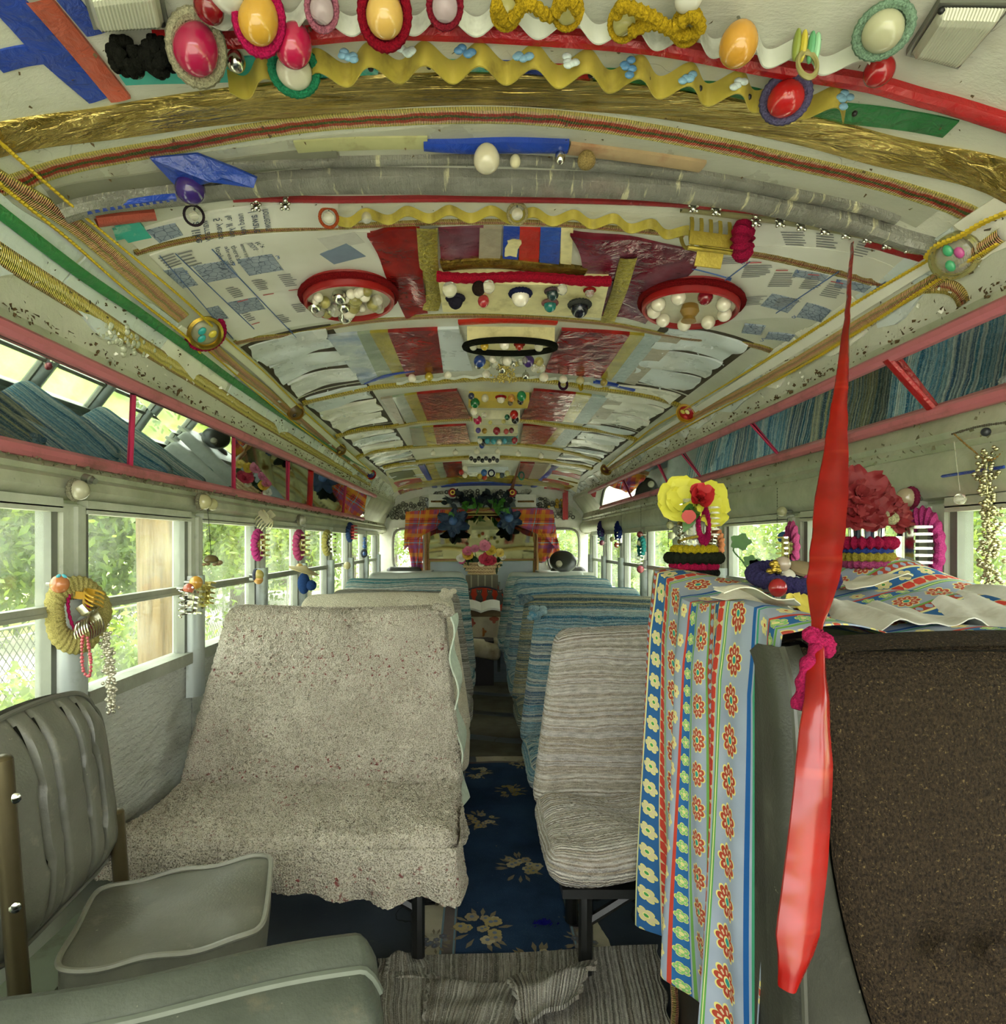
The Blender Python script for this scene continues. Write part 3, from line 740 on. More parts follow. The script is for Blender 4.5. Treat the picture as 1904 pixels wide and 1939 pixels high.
# ragged edge of the throw hanging down the aisle side of the backrest
Gk = np.zeros((60, 8, 3))
for i, s in enumerate(np.linspace(0, 1, 60)):
    for j, q in enumerate(np.linspace(0, 1, 8)):
        z = .93-s*.62; Gk[i, j] = (-.115+.02*(1-s)*0-.05*(1-s)+.012*math.sin(s*19+q)+.012*q, 2.33-.2*s+q*(.10+.03*math.sin(s*11)), z)
b = MB(); b.slab(Gk, np.broadcast_to(V(1, 0, 0), Gk.shape), .006); b.build('side_flap', pm('#b9c4b0', .9, 0, .3, 60, .8, 200), tB)
bench('sand terry covered bench, second from the front on the left', -1, 3.02, .955, TERRY2, 2.82, 2.42, .40, .10, 1.0, .09, False, 'left row of benches')
bench('pale ribbed cloth covered bench between the sand and the teal striped ones', -1, 3.62, .925, RAGG, 3.42, 3.02, .40, .09, 1.0, .09, False, 'left row of benches')
bench('teal striped rag cover bench, third row back on the left', -1, 4.35, .955, RAGT, 4.15, 3.75, .40, .08, 1.04, .06, False, 'left row of benches')
bench('bare grey vinyl bench at the left rear', -1, 5.25, .955, VINYLS, 5.05, 4.65, .40, .12, 1.04, .06, False, 'left row of benches')
bench('beige striped rag cover bench, nearest on the right beside the tablecloth', 1, 2.17, .905, RAGN, 2.0, 1.62, .41, .115, 1.08, .09, True, 'right row of benches')
bench('blue striped rag cover bench directly behind the beige one', 1, 2.80, .905, RAGB, 2.62, 2.24, .41, .115, 1.08, .08, True, 'right row of benches', TEALV)
bench('olive and blue striped rag cover bench, third on the right', 1, 3.45, .91, RAGO, 3.27, 2.9, .41, .115, 1.08, .08, False, 'right row of benches')
bench('blue striped rag cover bench, fourth on the right', 1, 4.15, .91, RAGB, 3.97, 3.6, .41, .115, 1.08, .08, False, 'right row of benches')
bench('blue striped rag cover bench with the highest top, fifth on the right', 1, 4.95, .925, RAGB, 4.77, 4.4, .41, .13, 1.08, .10, False, 'right row of benches')
bench('teal striped rag cover bench, last covered one on the right', 1, 5.5, .91, RAGT, 5.32, 4.98, .41, .10, 1.08, .09, False, 'right row of benches')
bench('bare grey vinyl bench at the right rear', 1, 6.25, .91, VINYLS, 6.05, 5.7, .41, .17, 1.06, .07, False, 'right row of benches')
# loose tufts where covers are pinned at the aisle corners
for px, py, Y, m, lb in ((846, 1122, 2.98, TERRY2, 'sand terry corner tuft on the second left bench'), (838, 1152, 2.32, TERRY, 'beige terry corner tuft on the front left bench'),
                         (1016, 1157, 2.74, RAGB, 'frayed blue knot on the second right bench corner'), (996, 1133, 3.42, RAGO, 'frayed olive knot on the third right bench corner')):
    p = P(px, py, Y); b = MB()
    for k in range(9):
        q = p+V(R.uniform(-.03, .03), R.uniform(-.02, .01), R.uniform(-.03, .012)); b.sph(q, (.018, .014, .014), 8, 6)
    b.build('corner_tuft', m, None, True, **tg(lb, 'cloth tuft'))

# ---------------------------------------------------------------- folding jump seat by the left wall
JS = thing('jump_seat', 'grey ribbed vinyl jump seat with tubular frame against the left wall', 'seat', (-.8, 1.25, 0))
# backrest: a pad facing the aisle, spanning Y, with vertical channels
def jb(p):
    p = p.copy(); y = p[:,1]
    return p
ya, yb, zb_, zt_ = 1.04, 1.44, .50, .865
na, nb = 90, 40
for sgn, nm in ((1, 'backrest'),):
    Gf = np.zeros((na, nb, 3)); Gb = np.zeros((na, nb, 3))
    for i, u in enumerate(np.linspace(0, 1, na)):
        for j, v in enumerate(np.linspace(0, 1, nb)):
            y = ya+(yb-ya)*u; ev = min(v, 1-v)*2; eu = min(u, 1-u)*2
            top = zt_+.02*math.sin(math.pi*u)-.05*max(0, u-.75)**2*16*.3
            bot = zb_-.04*(1-u)
            rc = .16
            z = bot+(top-bot)*v
            # superellipse outline
            uu, vv = 2*u-1, 2*v-1
            k = max(abs(uu), abs(vv)); l = (abs(uu)**6+abs(vv)**6)**(1/6) if k > 0 else 1
            sc = k/l if l > 0 else 1
            y2 = (ya+yb)/2+(yb-ya)/2*uu*sc; z2 = (bot+top)/2+(top-bot)/2*vv*sc
            bul = .055*(1-k**5)
            gr = 0
            for g in (.30, .42, .62, .74): gr += .022*math.exp(-((u-g)/.014)**2)
            Gf[i, j] = (-.90-.05*(v-.2)+bul-gr*(1-k**6), y2, z2); Gb[i, j] = (-.925-.05*(v-.2)-bul*.3, y2, z2)
    b = MB(); b.grid(Gf); b.grid(Gb[::-1]); b.build('backrest', VINYL, JS)
    rim = np.concatenate([Gf[:,0], Gf[-1,1:], Gf[-2::-1,-1], Gf[0,-2:0:-1]])
    b = MB(); b.tube(rim+V(.006,0,0), .0055, 6, True); b.build('piping', pm('#5f5f54', .4), JS)
for g in (.30, .42, .62, .74):
    i = int(round(g*(na-1))); b = MB(); b.tube(Gf[i, 2:-2]+V(.004, 0, 0), .003, 6); b.build('seam', pm('#15150f', .95, 0, .2, 40, 0, 150, .1), JS)
for (a, c, e) in (((-.845, 1.03, .845), (-.83, 1.05, .45), (-.80, 1.06, 0)), ((-.87, 1.40, .60), (-.865, 1.42, .35), (-.86, 1.44, 0))):
    b = MB(); b.tube(crom([a, c, e], .03), .0165, 12); b.sph(a, (.0168, .0168, .008), 12, 6); b.build('frame_tube', pm('#5a5138', .35, .5, .25, 20, .2, 80), JS)
for z in (.78, .60):
    b = MB(); b.lathe([(.009, 0), (.009, .003), (.004, .006)], (-.826, 1.025+.01, z), frame((.5, -.8, 0)), 10); b.build('screw', CHROME, JS)
# seat pad, a leaning square with welted rim
c4 = [V(-.48+CX, 1.47, .47), V(-.82+CX, 1.36, .45), V(-.73+CX, 1.07, .455), V(-.40+CX, 1.17, .465)]
n = 40; Gs = np.zeros((n, n, 3)); Gl = np.zeros((n, n, 3))
for i, u in enumerate(np.linspace(0, 1, n)):
    for j, v in enumerate(np.linspace(0, 1, n)):
        uu, vv = 2*u-1, 2*v-1; k = max(abs(uu), abs(vv)); l = (abs(uu)**8+abs(vv)**8)**(1/8) or 1; s = k/l if k else 1
        U, W_ = (uu*s+1)/2, (vv*s+1)/2
        p = (c4[0]*(1-U)+c4[3]*U)*(1-W_)+(c4[1]*(1-U)+c4[2]*U)*W_
        Gs[i, j] = p+V(0, 0, .018*(1-k**3)+.004*math.sin(9*u)*math.cos(7*v)+(.004*math.sin(W_*14)*(k**8))); Gl[i, j] = p+V(0, 0, -.075)*(1 if k > .5 else 1)
b = MB(); b.grid(Gs); b.grid(Gl[::-1]); rim = np.concatenate([Gs[:,0], Gs[-1,1:], Gs[-2::-1,-1], Gs[0,-2:0:-1]]); rl = np.concatenate([Gl[:,0], Gl[-1,1:], Gl[-2::-1,-1], Gl[0,-2:0:-1]])
b.grid(np.stack([np.concatenate([rim, rim[:1]]), np.concatenate([rl, rl[:1]])], 0)); b.build('seat_pad', VINYL, JS)
b = MB(); b.tube(rim+V(0,0,.004), .0055, 6, True); b.build('welt', pm('#8a8a7c', .4), JS)
b = MB(); b.tube([c4[0]+V(-.03,-.03,-.07), c4[0]+V(-.02,-.03,-.28), V(-.5,1.42,0)], .014, 8); b.tube([c4[3]+V(-.03,.03,-.07), V(-.44,1.22,0)], .014, 8)
b.tube([c4[1]+V(.03,0,-.07), V(-.86,1.42,.38)], .014, 8); b.build('pad_support', BLACKM, JS)
# padded engine cover in the near left corner
EN = thing('padded_box', 'green grey vinyl padded box with welted lid in the near left corner', 'box', (-.5, .7, 0))
A, B_ = V(-.143+CX, .79, .72), V(-.75+CX, .60, .72)
dr = norm(B_-A); dn = V(-dr[1], dr[0], 0); dn = dn if dn[1] < 0 else -dn   # towards the camera
def enp(s, d, z): return A+dr*s+dn*d+V(0, 0, z-.70)
Ls = np.concatenate([[-.012, -.008, -.002, .006], np.linspace(.012, .75, 80)])
def rnd(s): return -.03*max(0, (.012-s)/.024)**2
_enp = enp
def enp(s, d, z): return _enp(s, d, z+(rnd(s) if z > .5 else 0))
prof = [(0, .40), (-.002, .68), (.006, .695), (.02, .70), (.035, .694), (.052, .676)]
b = MB(); b.grid(np.array([[enp(s, d, z+.004*math.sin(s*17)+0) for d, z in prof] for s in Ls])); 
b.grid(np.array([[enp(-.012, d, z), enp(-.012, d, .3)] for k, (d, z) in enumerate(prof)])); b.build('lid', VINYLG, EN)
b = MB(); b.tube([enp(s, .05, .677+.004*math.sin(s*17)) for s in Ls], .005, 6); b.build('welt', pm('#565c50', .4), EN)
pf = [(.040, .684), (.052, .676), (.08, .668), (.115, .633), (.14, .56), (.15, .3), (.15, .0)]
b = MB(); b.grid(np.array([[enp(s, d, z+.004*math.sin(s*17)) for d, z in pf] for s in Ls])); b.grid(np.array([[enp(-.012, d, z), enp(-.012, 0, z)] for d, z in pf])); b.build('front_pad', VINYLG, EN)
# ---------------------------------------------------------------- driver's seat, near right
DS = thing('driver_seat', 'high backed driver seat in brown tweed with black vinyl bolsters', 'seat', (.62, .85, 0))
n, m_ = 60, 70
xc = .382+CX; xr = 1.02+CX                     # outer edges of the backrest
def seat_edge(s):                             # inner edge of the tweed panel, s from top (0) to bottom (1)
    return .045+.05*s+.30*max(0, s-.28)**1.6
def backY(z): return .80-.06*(1.05-z)*1.2     # leans back to the top
zt, zb = 1.06, .20
Gp = []; Gl = []; Gr = []
for i, s in enumerate(np.linspace(0, 1, m_)):
    z = zt-(zt-zb)*s; y = backY(z); e = seat_edge(s); sh = -.004*s
    xl = xc+sh; xR = xr-sh
    top = math.exp(-s*26)
    rp = []
    for u in np.linspace(0, 1, n):
        x = xl+e+(xR-e-xl-e)*u; k = 4*u*(1-u)
        d = 0
        for (bx_, bz_) in ((1787, 1805), (1885, 1808)):
            q = P(bx_, bz_, .74); d += .018*math.exp(-(((x-q[0])/.03)**2+((z-q[2])/.03)**2))
        rp.append((x, y-.030*(k**.35)+.045*top+d, z+.012*top*k))
    Gp.append(rp)
    pr = [(-.004,.045),(-.006,.015),(0,-.008),(.008,-.016),(.022,-.012),(.034,-.004),(1,.006)]
    wv = max(0, s-.5)
    Gl.append([(xl+(e if a == 1 else a*(1+wv*.6)), y+q-(.03*wv*(1 if 0<=a<.08 else .2))+.03*top, z+(.005 if a != -.004 else -.01)*top) for a, q in pr])
    Gr.append([(xR-(e if a == 1 else a), y+q+.03*top, z) for a, q in pr][::-1])
b = MB(); b.grid(np.array(Gp)[::-1]); b.build('tweed_panel', TWEED, DS)
b = MB(); b.grid(np.array(Gl)[::-1]); b.grid(np.array(Gr)[::-1]); b.build('bolster', VINYLB, DS)
b = MB(); b.box(((xc+xr)/2, backY(zt)+.09, (zt+zb)/2+.0), (xr-xc-.05, .07, zt-zb-.02)); b.grid(np.array([[(x, backY(zt)+q, zt+.006*(1-abs(q-.05)/.07)) for q in (.0, .03, .06, .11)] for x in np.linspace(xc+.05, xr, 20)])); b.build('back_shell', VINYLB, DS)
Gt = np.array([[ (x, backY(zt)-.012+.09*v, zt+.012*4*u*(1-u)+.012*math.sin(v*math.pi)) for v in np.linspace(0, 1, 8)] for u, x in zip(np.linspace(0, 1, 40), np.linspace(xc+.042, xr-.02, 40))])
b = MB(); b.grid(Gt); b.build('tweed_top', TWEED, DS)
b = MB(); b.tube([np.array(Gl)[k][2]+V(.01,-.012,0) for k in range(0, m_)], .004, 6); b.build('piping', pm('#3f3f36', .3), DS)
for (bx_, bz_) in ((1787, 1805), (1885, 1808)):
    b = MB(); b.sph(P(bx_, bz_, .738), (.014, .006, .014), 14, 8); b.build('tufting_button', TWEED, DS)
b = MB(); put_box(b, ((xc+xr)/2+.02, .52, .28), (.26, .27, .07), .06, (20, 20, 6)); b.build('seat_cushion', TWEED, DS)
b = MB(); b.lathe([(.16, 0), (.15, .03), (.07, .06), (.06, .21)], ((xc+xr)/2, .6, 0), None, 24); b.build('pedestal', BLACKM, DS)

# ---------------------------------------------------------------- sideboard under the cloth
TB = thing('sideboard', 'black cabinet with gilt braided edge under the flowered cloth', 'cabinet', (.75, 1.3, 0))
xl = .455+CX
b = MB(); b.hexa([(xl+.01, .94, 0), (1.125, .94, 0), (1.125, 1.70, 0), (xl+.03, 1.52, 0), (xl+.01, .94, 1.05), (1.125, .94, 1.05), (1.125, 1.70, 1.05), (xl+.03, 1.52, 1.07)]); b.build('body', BLACKM, TB, False)
b = MB(); b.tube([(xl+.018, 1.515+.004*math.sin(z*60), z) for z in np.linspace(0, .62, 50)], .009, 6); b.build('gilt_edging', BR_CU, TB)
b = MB(); b.box((xl+.012, 1.50, .55), (.006, .03, .18)); b.build('orange_strip', ORNG, TB, False)
# the cloth: a heightfield top plus a hanging side with folds
def ztop(X, Y):
    s = (X-xl)/(1.13-xl); t = (Y-.95)/.62
    return 1.065+.035*t-.02*s+.018*math.sin(X*9+Y*5)*math.sin(Y*7)+.012*math.sin(X*23+Y*11)+.05*math.exp(-(((X-.98)/.16)**2+((Y-1.62)/.14)**2))
def yfar(X): return 1.56+.22*(X-xl)/(1.13-xl)
nu, nv = 120, 60; nd = 90
Gc = np.zeros((nu+nd, nv, 3)); UVc = np.zeros((nu+nd, nv, 2))
for j, t in enumerate(np.linspace(0, 1, nv)):
    for i in range(nu):
        s = i/(nu-1); X = 1.125+(xl-1.125)*s; Y = .90+(yfar(X)-.90)*t
        Gc[i, j] = (X, Y, ztop(X, Y)+.012); UVc[i, j] = (Y*1.0, (1.125-X))
    # hanging side: bottom hem high at the near end, low at the far end
    Ye = .90+(yfar(xl)-.90)*t; z0 = ztop(xl, Ye)+.012
    hem = np.interp(t, [0, .25, .6, .85, 1], [.22, .27, .31, .29, .265])
    for i in range(nd):
        d = (i+1)/nd; fold = math.sin(t*19+.8*math.sin(d*3)+2)*.6+math.sin(t*41+d*1.5)*.35
        out = .016+.03*min(1, d*6)*.4+fold*(.006+.034*d)
        drop = d*(z0-hem)
        yy = Ye-.05*d*math.sin(math.pi*t)*.6+.012*math.cos(t*19+d)*d
        zz = z0-drop
        if d < .08: zz = z0-drop*(.3+.7*d/.08)
        Gc[nu+i, j] = (xl-out-.015*d, yy, zz); UVc[nu+i, j] = (Ye, 1.125-xl+drop)
b = MB(); b.slab(Gc, np.broadcast_to(V(-.6, 0, .8), Gc.shape), .003, UVc); b.build('flowered_cloth', FLORAL, None, True, **tg('grey blue cotton cloth with red daisy stripes draped over the sideboard', 'tablecloth'))
# white paper sheet lying along the front of the cloth
Gq = np.zeros((70, 22, 3))
for i, u in enumerate(np.linspace(0, 1, 70)):
    for j, v in enumerate(np.linspace(0, 1, 22)):
        X = .50+u*.60; Y = .95+(.12+.20*min(1, u*1.6)+.05*math.sin(u*9))*v+.03*(1-u)
        Gq[i, j] = (X+.03*v-.04*(1-u)*(1-v), Y, ztop(X, Y)+.021+.006*math.sin(u*37+v*3)+.004*math.sin(u*71)+.004*(1-v)*math.sin(u*13))
b = MB(); b.slab(Gq, np.broadcast_to(V(0, 0, 1), Gq.shape), .002); b.build('paper_sheet', pm('#cfcfc2', .8, 0, .12, 20, .8, 60, dirt=('#9a937c', 8)), None, True, **tg('crumpled white paper sheet along the front of the flowered cloth', 'paper'))
def torn(px, Y, w, d, ang, seed, lb, up=0.0):
    p = P(px, VY, Y); rr = random.Random(seed); G_ = np.zeros((14, 14, 3))
    for i, u in enumerate(np.linspace(-.5, .5, 14)):
        for j, v in enumerate(np.linspace(-.5, .5, 14)):
            q = rotz(ang)@V(u*w*(1+.12*math.sin(v*9+seed)), v*d*(1+.15*math.sin(u*11+seed)), 0); X, Yq = p[0]+q[0], p[1]+q[1]
            G_[i, j] = (X, Yq, ztop(X, Yq)+.03+.006*math.sin(u*8+seed)+up*(u+.5)**2)
    b = MB(); b.slab(G_, np.broadcast_to(V(0, 0, 1), G_.shape), .002); b.build('paper_scrap', pm('#d2d0bb', .8, 0, .12, 30, .8, 80), None, True, **tg(lb, 'paper'))
torn(1465, 1.24, .16, .17, .4, 3, 'curled paper scrap under the left side of the bauble ring', -.04)
torn(1640, 1.36, .14, .10, .2, 5, 'lacy white paper scrap right of the red strap on the cloth', .02)
torn(1430, 1.07, .12, .08, -.3, 9, 'stiff white paper corner jutting over the aisle edge of the cloth')

# ---------------------------------------------------------------- long red taped strap
pts = [oc(1616, 455, .004), P(1606, 600, 1.28), P(1592, 760, 1.16), P(1578, 940, 1.02), P(1562, 1100, .88), P(1552, 1190, .79), P(1553, 1300, .715), P(1548, 1450, .69), P(1533, 1650, .675), P(1518, 1780, .665), P(1500, 1880, .66)]
wd = [.004, .010, .028, .0535, .045, .012, .024, .040, .046, .046, .020]
C = crom(pts, .02); tt = np.linspace(0, 1, len(C)); 
L0 = np.concatenate([[0], np.cumsum(np.linalg.norm(np.diff(np.array(pts), axis=0), axis=1))]); Lc = np.concatenate([[0], np.cumsum(np.linalg.norm(np.diff(C, axis=0), axis=1))]); Lc *= L0[-1]/Lc[-1]
ww = np.interp(Lc, L0, wd)
Gt = []
for i, p in enumerate(C):
    cr = .0016*math.sin(i*.9+2*math.sin(i*.37))
    Gt.append([(p[0]+.5*ww[i]*q, p[1]+cr+.006*(abs(q)**2)*(.4 if p[1] > .8 else 1)-.003*math.cos(q*2), p[2]) for q in np.linspace(-1, 1, 9)])
RS = thing('taped_strap', 'long red taped strap hanging from the ceiling in front of the driver seat', 'strap', C[-1])
sp = int(len(C)*.62)
b = MB(); b.slab(np.array(Gt), np.broadcast_to(V(0, -1, 0), np.array(Gt).shape), .003)
mm = MT('red_packing_tape', .22); x_, y_, z_ = mm.xyz(); cz = mm.noise(1.0, 2, .5, vec=mm.vec(z_*26, x_*4)); 
cc = mm.mix((mm.noise(9, 3)*2-.6).sat(), hx('6f0c0a'), hx('94170f')); cc = mm.mix((cz*16-10.2).sat()*.6, cc, hx('a83a28')); mm.col(cc); mm.bump(mm.noise(11, 1, .5, stretch=(.5, 1, 1.8)), .5, .02); b.build('band', mm.mat, RS)
# pink wool tied round it
KN = thing('wool_tie', 'knotted magenta wool tied round the red strap', 'wool', P(1548, 1220, .78))
kk = P(1548, 1208, .775); wm = m_yarn('#a81f52')
b = MB(); b.torus(kk, .012, .008, rotx(.5)@roty(.3), 30, 8, 12, .15, (1, .8)); b.torus(kk+V(.004, -.003, -.008), .009, .0075, rotx(1.2), 30, 8, 10, .15); b.sph(kk+V(.008,-.008,-.012), (.008, .008, .012), 12, 8); b.build('knot', wm, KN)
tl = crom([kk+V(-.004,-.008,-.01), P(1528, 1262, .745), P(1522, 1300, .74), P(1514, 1345, .735)], .004)
b = MB(); b.tube(tl, [.0075+.0018*math.sin(i*.9)+.003*(i/len(tl)) for i in range(len(tl))], 10); b.build('tail', wm, KN)

# ---------------------------------------------------------------- floor coverings
RG = thing('runner_rug', 'navy blue runner with cream flower clusters and pale border down the aisle', 'rug', (.04, 2.6, 0))
x0, x1, ya, yb = -.205+.02, .255+.02, 1.62, 3.56
def rz(x, y): return .006+.004*math.sin(y*5+x*3)+.003*math.sin(x*20+y*2)
def ruggrid(xa, xb, y_a, y_b, dz, nx=12, ny=60):
    return np.array([[(x, y, rz(x, y)+dz) for y in np.linspace(y_a, y_b, ny)] for x in np.linspace(xa, xb, nx)])
UPG = lambda g: np.broadcast_to(V(0, 0, 1), g.shape)
g = ruggrid(x0-.055, x1+.055, ya, yb, 0, 16, 60); b = MB(); b.slab(g, UPG(g), .006); b.build('cream_border', RUGC, RG)
g = ruggrid(x0+.01, x1-.01, ya, yb-.12, .0015); b = MB(); b.slab(g, UPG(g), .001); b.build('meander_band', RUGR, RG)
for xa in (x0+.008, x0+.046, x1-.052, x1-.014):
    g = ruggrid(xa, xa+.006, ya, yb-.12, .0025, 2); b = MB(); b.slab(g, UPG(g), .001); b.build('band_line', pm('#6d8a94', .95), RG)
g = ruggrid(x0+.055, x1-.055, ya, yb-.15, .003); b = MB(); b.slab(g, UPG(g), .001); b.build('blue_field', RUGB, RG)
def motif(px, py, r, seed, cols):
    Y = F*(CZ)/(py-VY); c = P(px, py, Y); rr = random.Random(seed); bs = {}
    for k in range(13):
        a = rr.uniform(0, 6.28); d = r*math.sqrt(rr.random())*.9; x, y = c[0]+d*math.cos(a), c[1]+d*math.sin(a)*1.2
        k_ = rr.randrange(3); s = r*rr.uniform(.2, .34)
        bb = bs.setdefault(cols[k_], MB())
        for q in range(6):
            b1 = q*1.047+a; xx, yy_ = x+s*.55*math.cos(b1), y+s*.55*math.sin(b1)
            bb.add([(xx+s*.42*math.cos(h), yy_+s*.42*math.sin(h), rz(xx, yy_)+.0045+.0003*k) for h in np.linspace(0, 6.283, 8, endpoint=False)], [tuple(range(8))])
        bc = bs.setdefault('#6d7a8c', MB()); bc.add([(x+s*.3*math.cos(h), y+s*.3*math.sin(h), rz(x, y)+.006+.0003*k) for h in np.linspace(0, 6.283, 8, endpoint=False)], [tuple(range(8))])
    bl = bs.setdefault('#7d735c', MB())
    for k in range(12):
        a = rr.uniform(0, 6.28); x, y = c[0]+r*1.05*math.cos(a), c[1]+r*1.25*math.sin(a); l = r*.42; w = l*.25; dx, dy = math.cos(a), math.sin(a)
        bl.add([(x-dx*l, y-dy*l, rz(x, y)+.0042), (x-dy*w, y+dx*w, rz(x, y)+.0042), (x+dx*l*.7, y+dy*l*.7, rz(x, y)+.0042), (x+dy*w, y-dx*w, rz(x, y)+.0042)], [(0,3,2,1)])
    first = None
    for k_, bb in bs.items():
        o = bb.build('flower_motif' if first is None else 'motif_colour', pm(k_, .97, 0, .25, 120), RG if first is None else first, False, kind='stuff'); first = first or o
CM = ('#b5aa86', '#9c9070', '#a89a68')
for q in ((912, 1765, .075, 1, CM), (985, 1645, .07, 2, CM), (910, 1557, .065, 3, CM), (967, 1502, .062, 4, ('#8f8248', '#7d7244', '#9c8c50')), (905, 1466, .06, 5, CM), (1022, 1838, .075, 6, ('#a8704a', '#b5aa86', '#8a5a44')), (985, 1448, .05, 8, CM)): motif(*q)
GR = ('#6f7072', '#5d6066', '#7d7a74')
for q in ((822, 1790, .04, 11, GR), (838, 1705, .035, 12, GR), (1103, 1790, .045, 13, GR), (1083, 1690, .035, 14, GR)): motif(*q)
b = MB()
p = P(1028, 1755, F*CZ/(1755-VY))
for k in range(60):
    q = p+V(R.gauss(0, .014), R.gauss(0, .006), .012); b.tube([q, q+V(R.uniform(-.012,.012), R.uniform(-.008,.008), R.uniform(.0,.008))], .0022, 5)
b.build('blue_tuft', m_yarn('#1e1a86'), None, True, **tg('small royal blue wool tuft lying on the runner', 'wool'))
g = np.array([[(x, y, .005+.006*math.sin(y*11+.5*math.sin(x*9))) for y in np.linspace(3.52, 5.4, 70)] for x in np.linspace(-.26, .26, 8)])
b = MB(); b.slab(g, UPG(g), .006); b.build('aisle_carpet', CARPET, None, True, **tg('rippled drab grey carpet strip behind the blue runner', 'carpet'))
def rug(name, lb, c4, mat, th, z, wav, rows=40, curl=None, cat='rug'):
    c = [P(px, py, F*(CZ-z)/(py-VY)) for px, py in c4]; g = np.zeros((rows, rows, 3)); uv = np.zeros((rows, rows, 2))
    for i, u in enumerate(np.linspace(0, 1, rows)):
        for j, v in enumerate(np.linspace(0, 1, rows)):
            p = (c[0]*(1-u)+c[1]*u)*(1-v)+(c[3]*(1-u)+c[2]*u)*v
            e = 1 if 0 < j < rows-1 else 1+.0*R.random()
            p = p+V(.006*math.sin(v*31+u*3)*(u in (0, 1)), 0, wav*(math.sin(u*9+v*4)+.6*math.sin(v*13+u*2)))
            if curl: p = curl(p, u, v)
            g[i, j] = p; uv[i, j] = (v*np.linalg.norm(c[3]-c[0]), u*np.linalg.norm(c[1]-c[0]))
    b = MB(); b.slab(g, UPG(g), th, uv); return b.build(name, mat, None, True, **tg(lb, cat))
rug('rag_rug', 'grey striped rag rug lying across the front of the aisle', [(715, 1815), (1245, 1790), (1300, 2120), (690, 2150)], RAGG, .008, .024, .003)
rug('rag_rug', 'small grey ribbed mat on top of the rag rug at the aisle front', [(812, 1857), (1010, 1862), (960, 1960), (800, 1945)], RAGG, .010, .035, .005)
def crl(p, u, v):
    a = v*math.pi*1.05; return p+V(0, 0, .03*math.sin(a)**2+.015)
rug('rag_rug', 'rumpled grey rag rug folded over beside the ribbed mat', [(960, 1862), (1130, 1832), (1090, 1900), (985, 1955)], RAGG, .012, .05, .006, 40, crl)
def crl2(p, u, v): return p+V(0, 0, .022*math.exp(-((u-.3)/.25)**2-((v-.2)/.3)**2))
rug('rag_rug', 'faded rag rug corner pushed up against the left bench leg', [(735, 1815), (800, 1800), (830, 1850), (730, 1850)], RAGG, .010, .03, .003, 30, crl2)
# ---------------------------------------------------------------- decorations on the vault
def onv(X, Y, off):
    X = float(np.clip(X, -.9995, .9995)); return V(X, Y, float(zc(X, Y)))+cn(X, Y)*off
_arc = {}
def arc_table(Y):
    k = round(Y, 1)
    if k not in _arc:
        x = np.sin(np.linspace(-math.pi/2, math.pi/2, 4001)); z = zc(x, np.full_like(x, k))
        _arc[k] = (x, np.concatenate([[0], np.cumsum(np.hypot(np.diff(x), np.diff(z)))]))
    return _arc[k]
def ribbon(name, pts, w, mat, h=.004, lb=None, cat='braid', grp=None, parent=None, bulge=1.25, step=.015, wob=0.0):
    """strip stuck along the vault through the given image points; w metres (or one width per point)"""
    q = np.array([oc(*p)[:2] for p in pts]); C = crom(q, step)
    xt, st = arc_table(float(C[:,1].mean())); Ss = np.stack([np.interp(C[:,0], xt, st), C[:,1]], 1)   # unrolled across the vault
    ws = np.full(len(C), w) if np.isscalar(w) else np.interp(np.linspace(0, 1, len(C)), np.linspace(0, 1, len(w)), w)
    T_ = np.gradient(Ss, axis=0); G_ = []; U_ = []; L = 0
    for i in range(len(C)):
        t = norm(T_[i]); s = V(-t[1], t[0]); L += 0 if i == 0 else np.linalg.norm(Ss[i]-Ss[i-1]); row = []; ur = []
        for a, k in ((-.5, -.3), (-.5, 1), (-.22, bulge), (.22, bulge), (.5, 1), (.5, -.3)):
            e = Ss[i]+s*a*ws[i]*(1+wob*math.sin(L*41+a*3)); row.append(onv(np.interp(e[0], st, xt), e[1], h*k)); ur.append((L, a+.5))
        G_.append(row); U_.append(ur)
    b = MB(); b.grid(np.array(G_), np.array(U_))
    kw = {} if lb is None else tg(lb, cat, grp)
    return b.build(name, mat, parent, True, **kw)
def bil(q, u, v): return (q[0]*(1-u)+q[1]*u)*(1-v)+(q[3]*(1-u)+q[2]*u)*v
def qd(c4): return [oc(*p)[:2] for p in c4]
def patch(name, q, mat, h=.003, lb=None, cat='panel', grp=None, parent=None, n=10, rag=0.0, lift=0.0, seed=1, smat=None):
    """sheet on the vault between four image corners (or XY corners), its rim turned down to the vault"""
    q = [np.asarray(p, float) for p in (q if len(q[0]) == 2 and abs(q[0][0]) < 9 else qd(q))]
    rr = random.Random(seed); G_ = np.zeros((n+3, n+3, 3)); U_ = np.zeros((n+3, n+3, 2)); us = [0, *np.linspace(0, 1, n+1), 1]
    du, dv = np.linalg.norm(q[1]-q[0]), np.linalg.norm(q[3]-q[0])
    for i, u in enumerate(us):
        for j, v in enumerate(us):
            e = bil(q, u, v)
            if rag and (u in (0, 1) or v in (0, 1)): e = e+V((math.sin(v*5+seed)+.4*math.sin(v*11))*rag, (math.sin(u*5+seed*2)+.4*math.sin(u*12))*rag)
            rim = i in (0, n+2) or j in (0, n+2)
            hh = -.001 if rim else h+lift*max(0, math.sin(u*4+seed)*math.sin(v*5+seed*1.7))
            G_[i, j] = onv(e[0], e[1], hh); U_[i, j] = (u*du, v*dv)
    b = MB(); b.grid(G_, U_); kw = {} if lb is None else tg(lb, cat, grp)
    o = b.build(name, mat, parent, True, **kw); return o
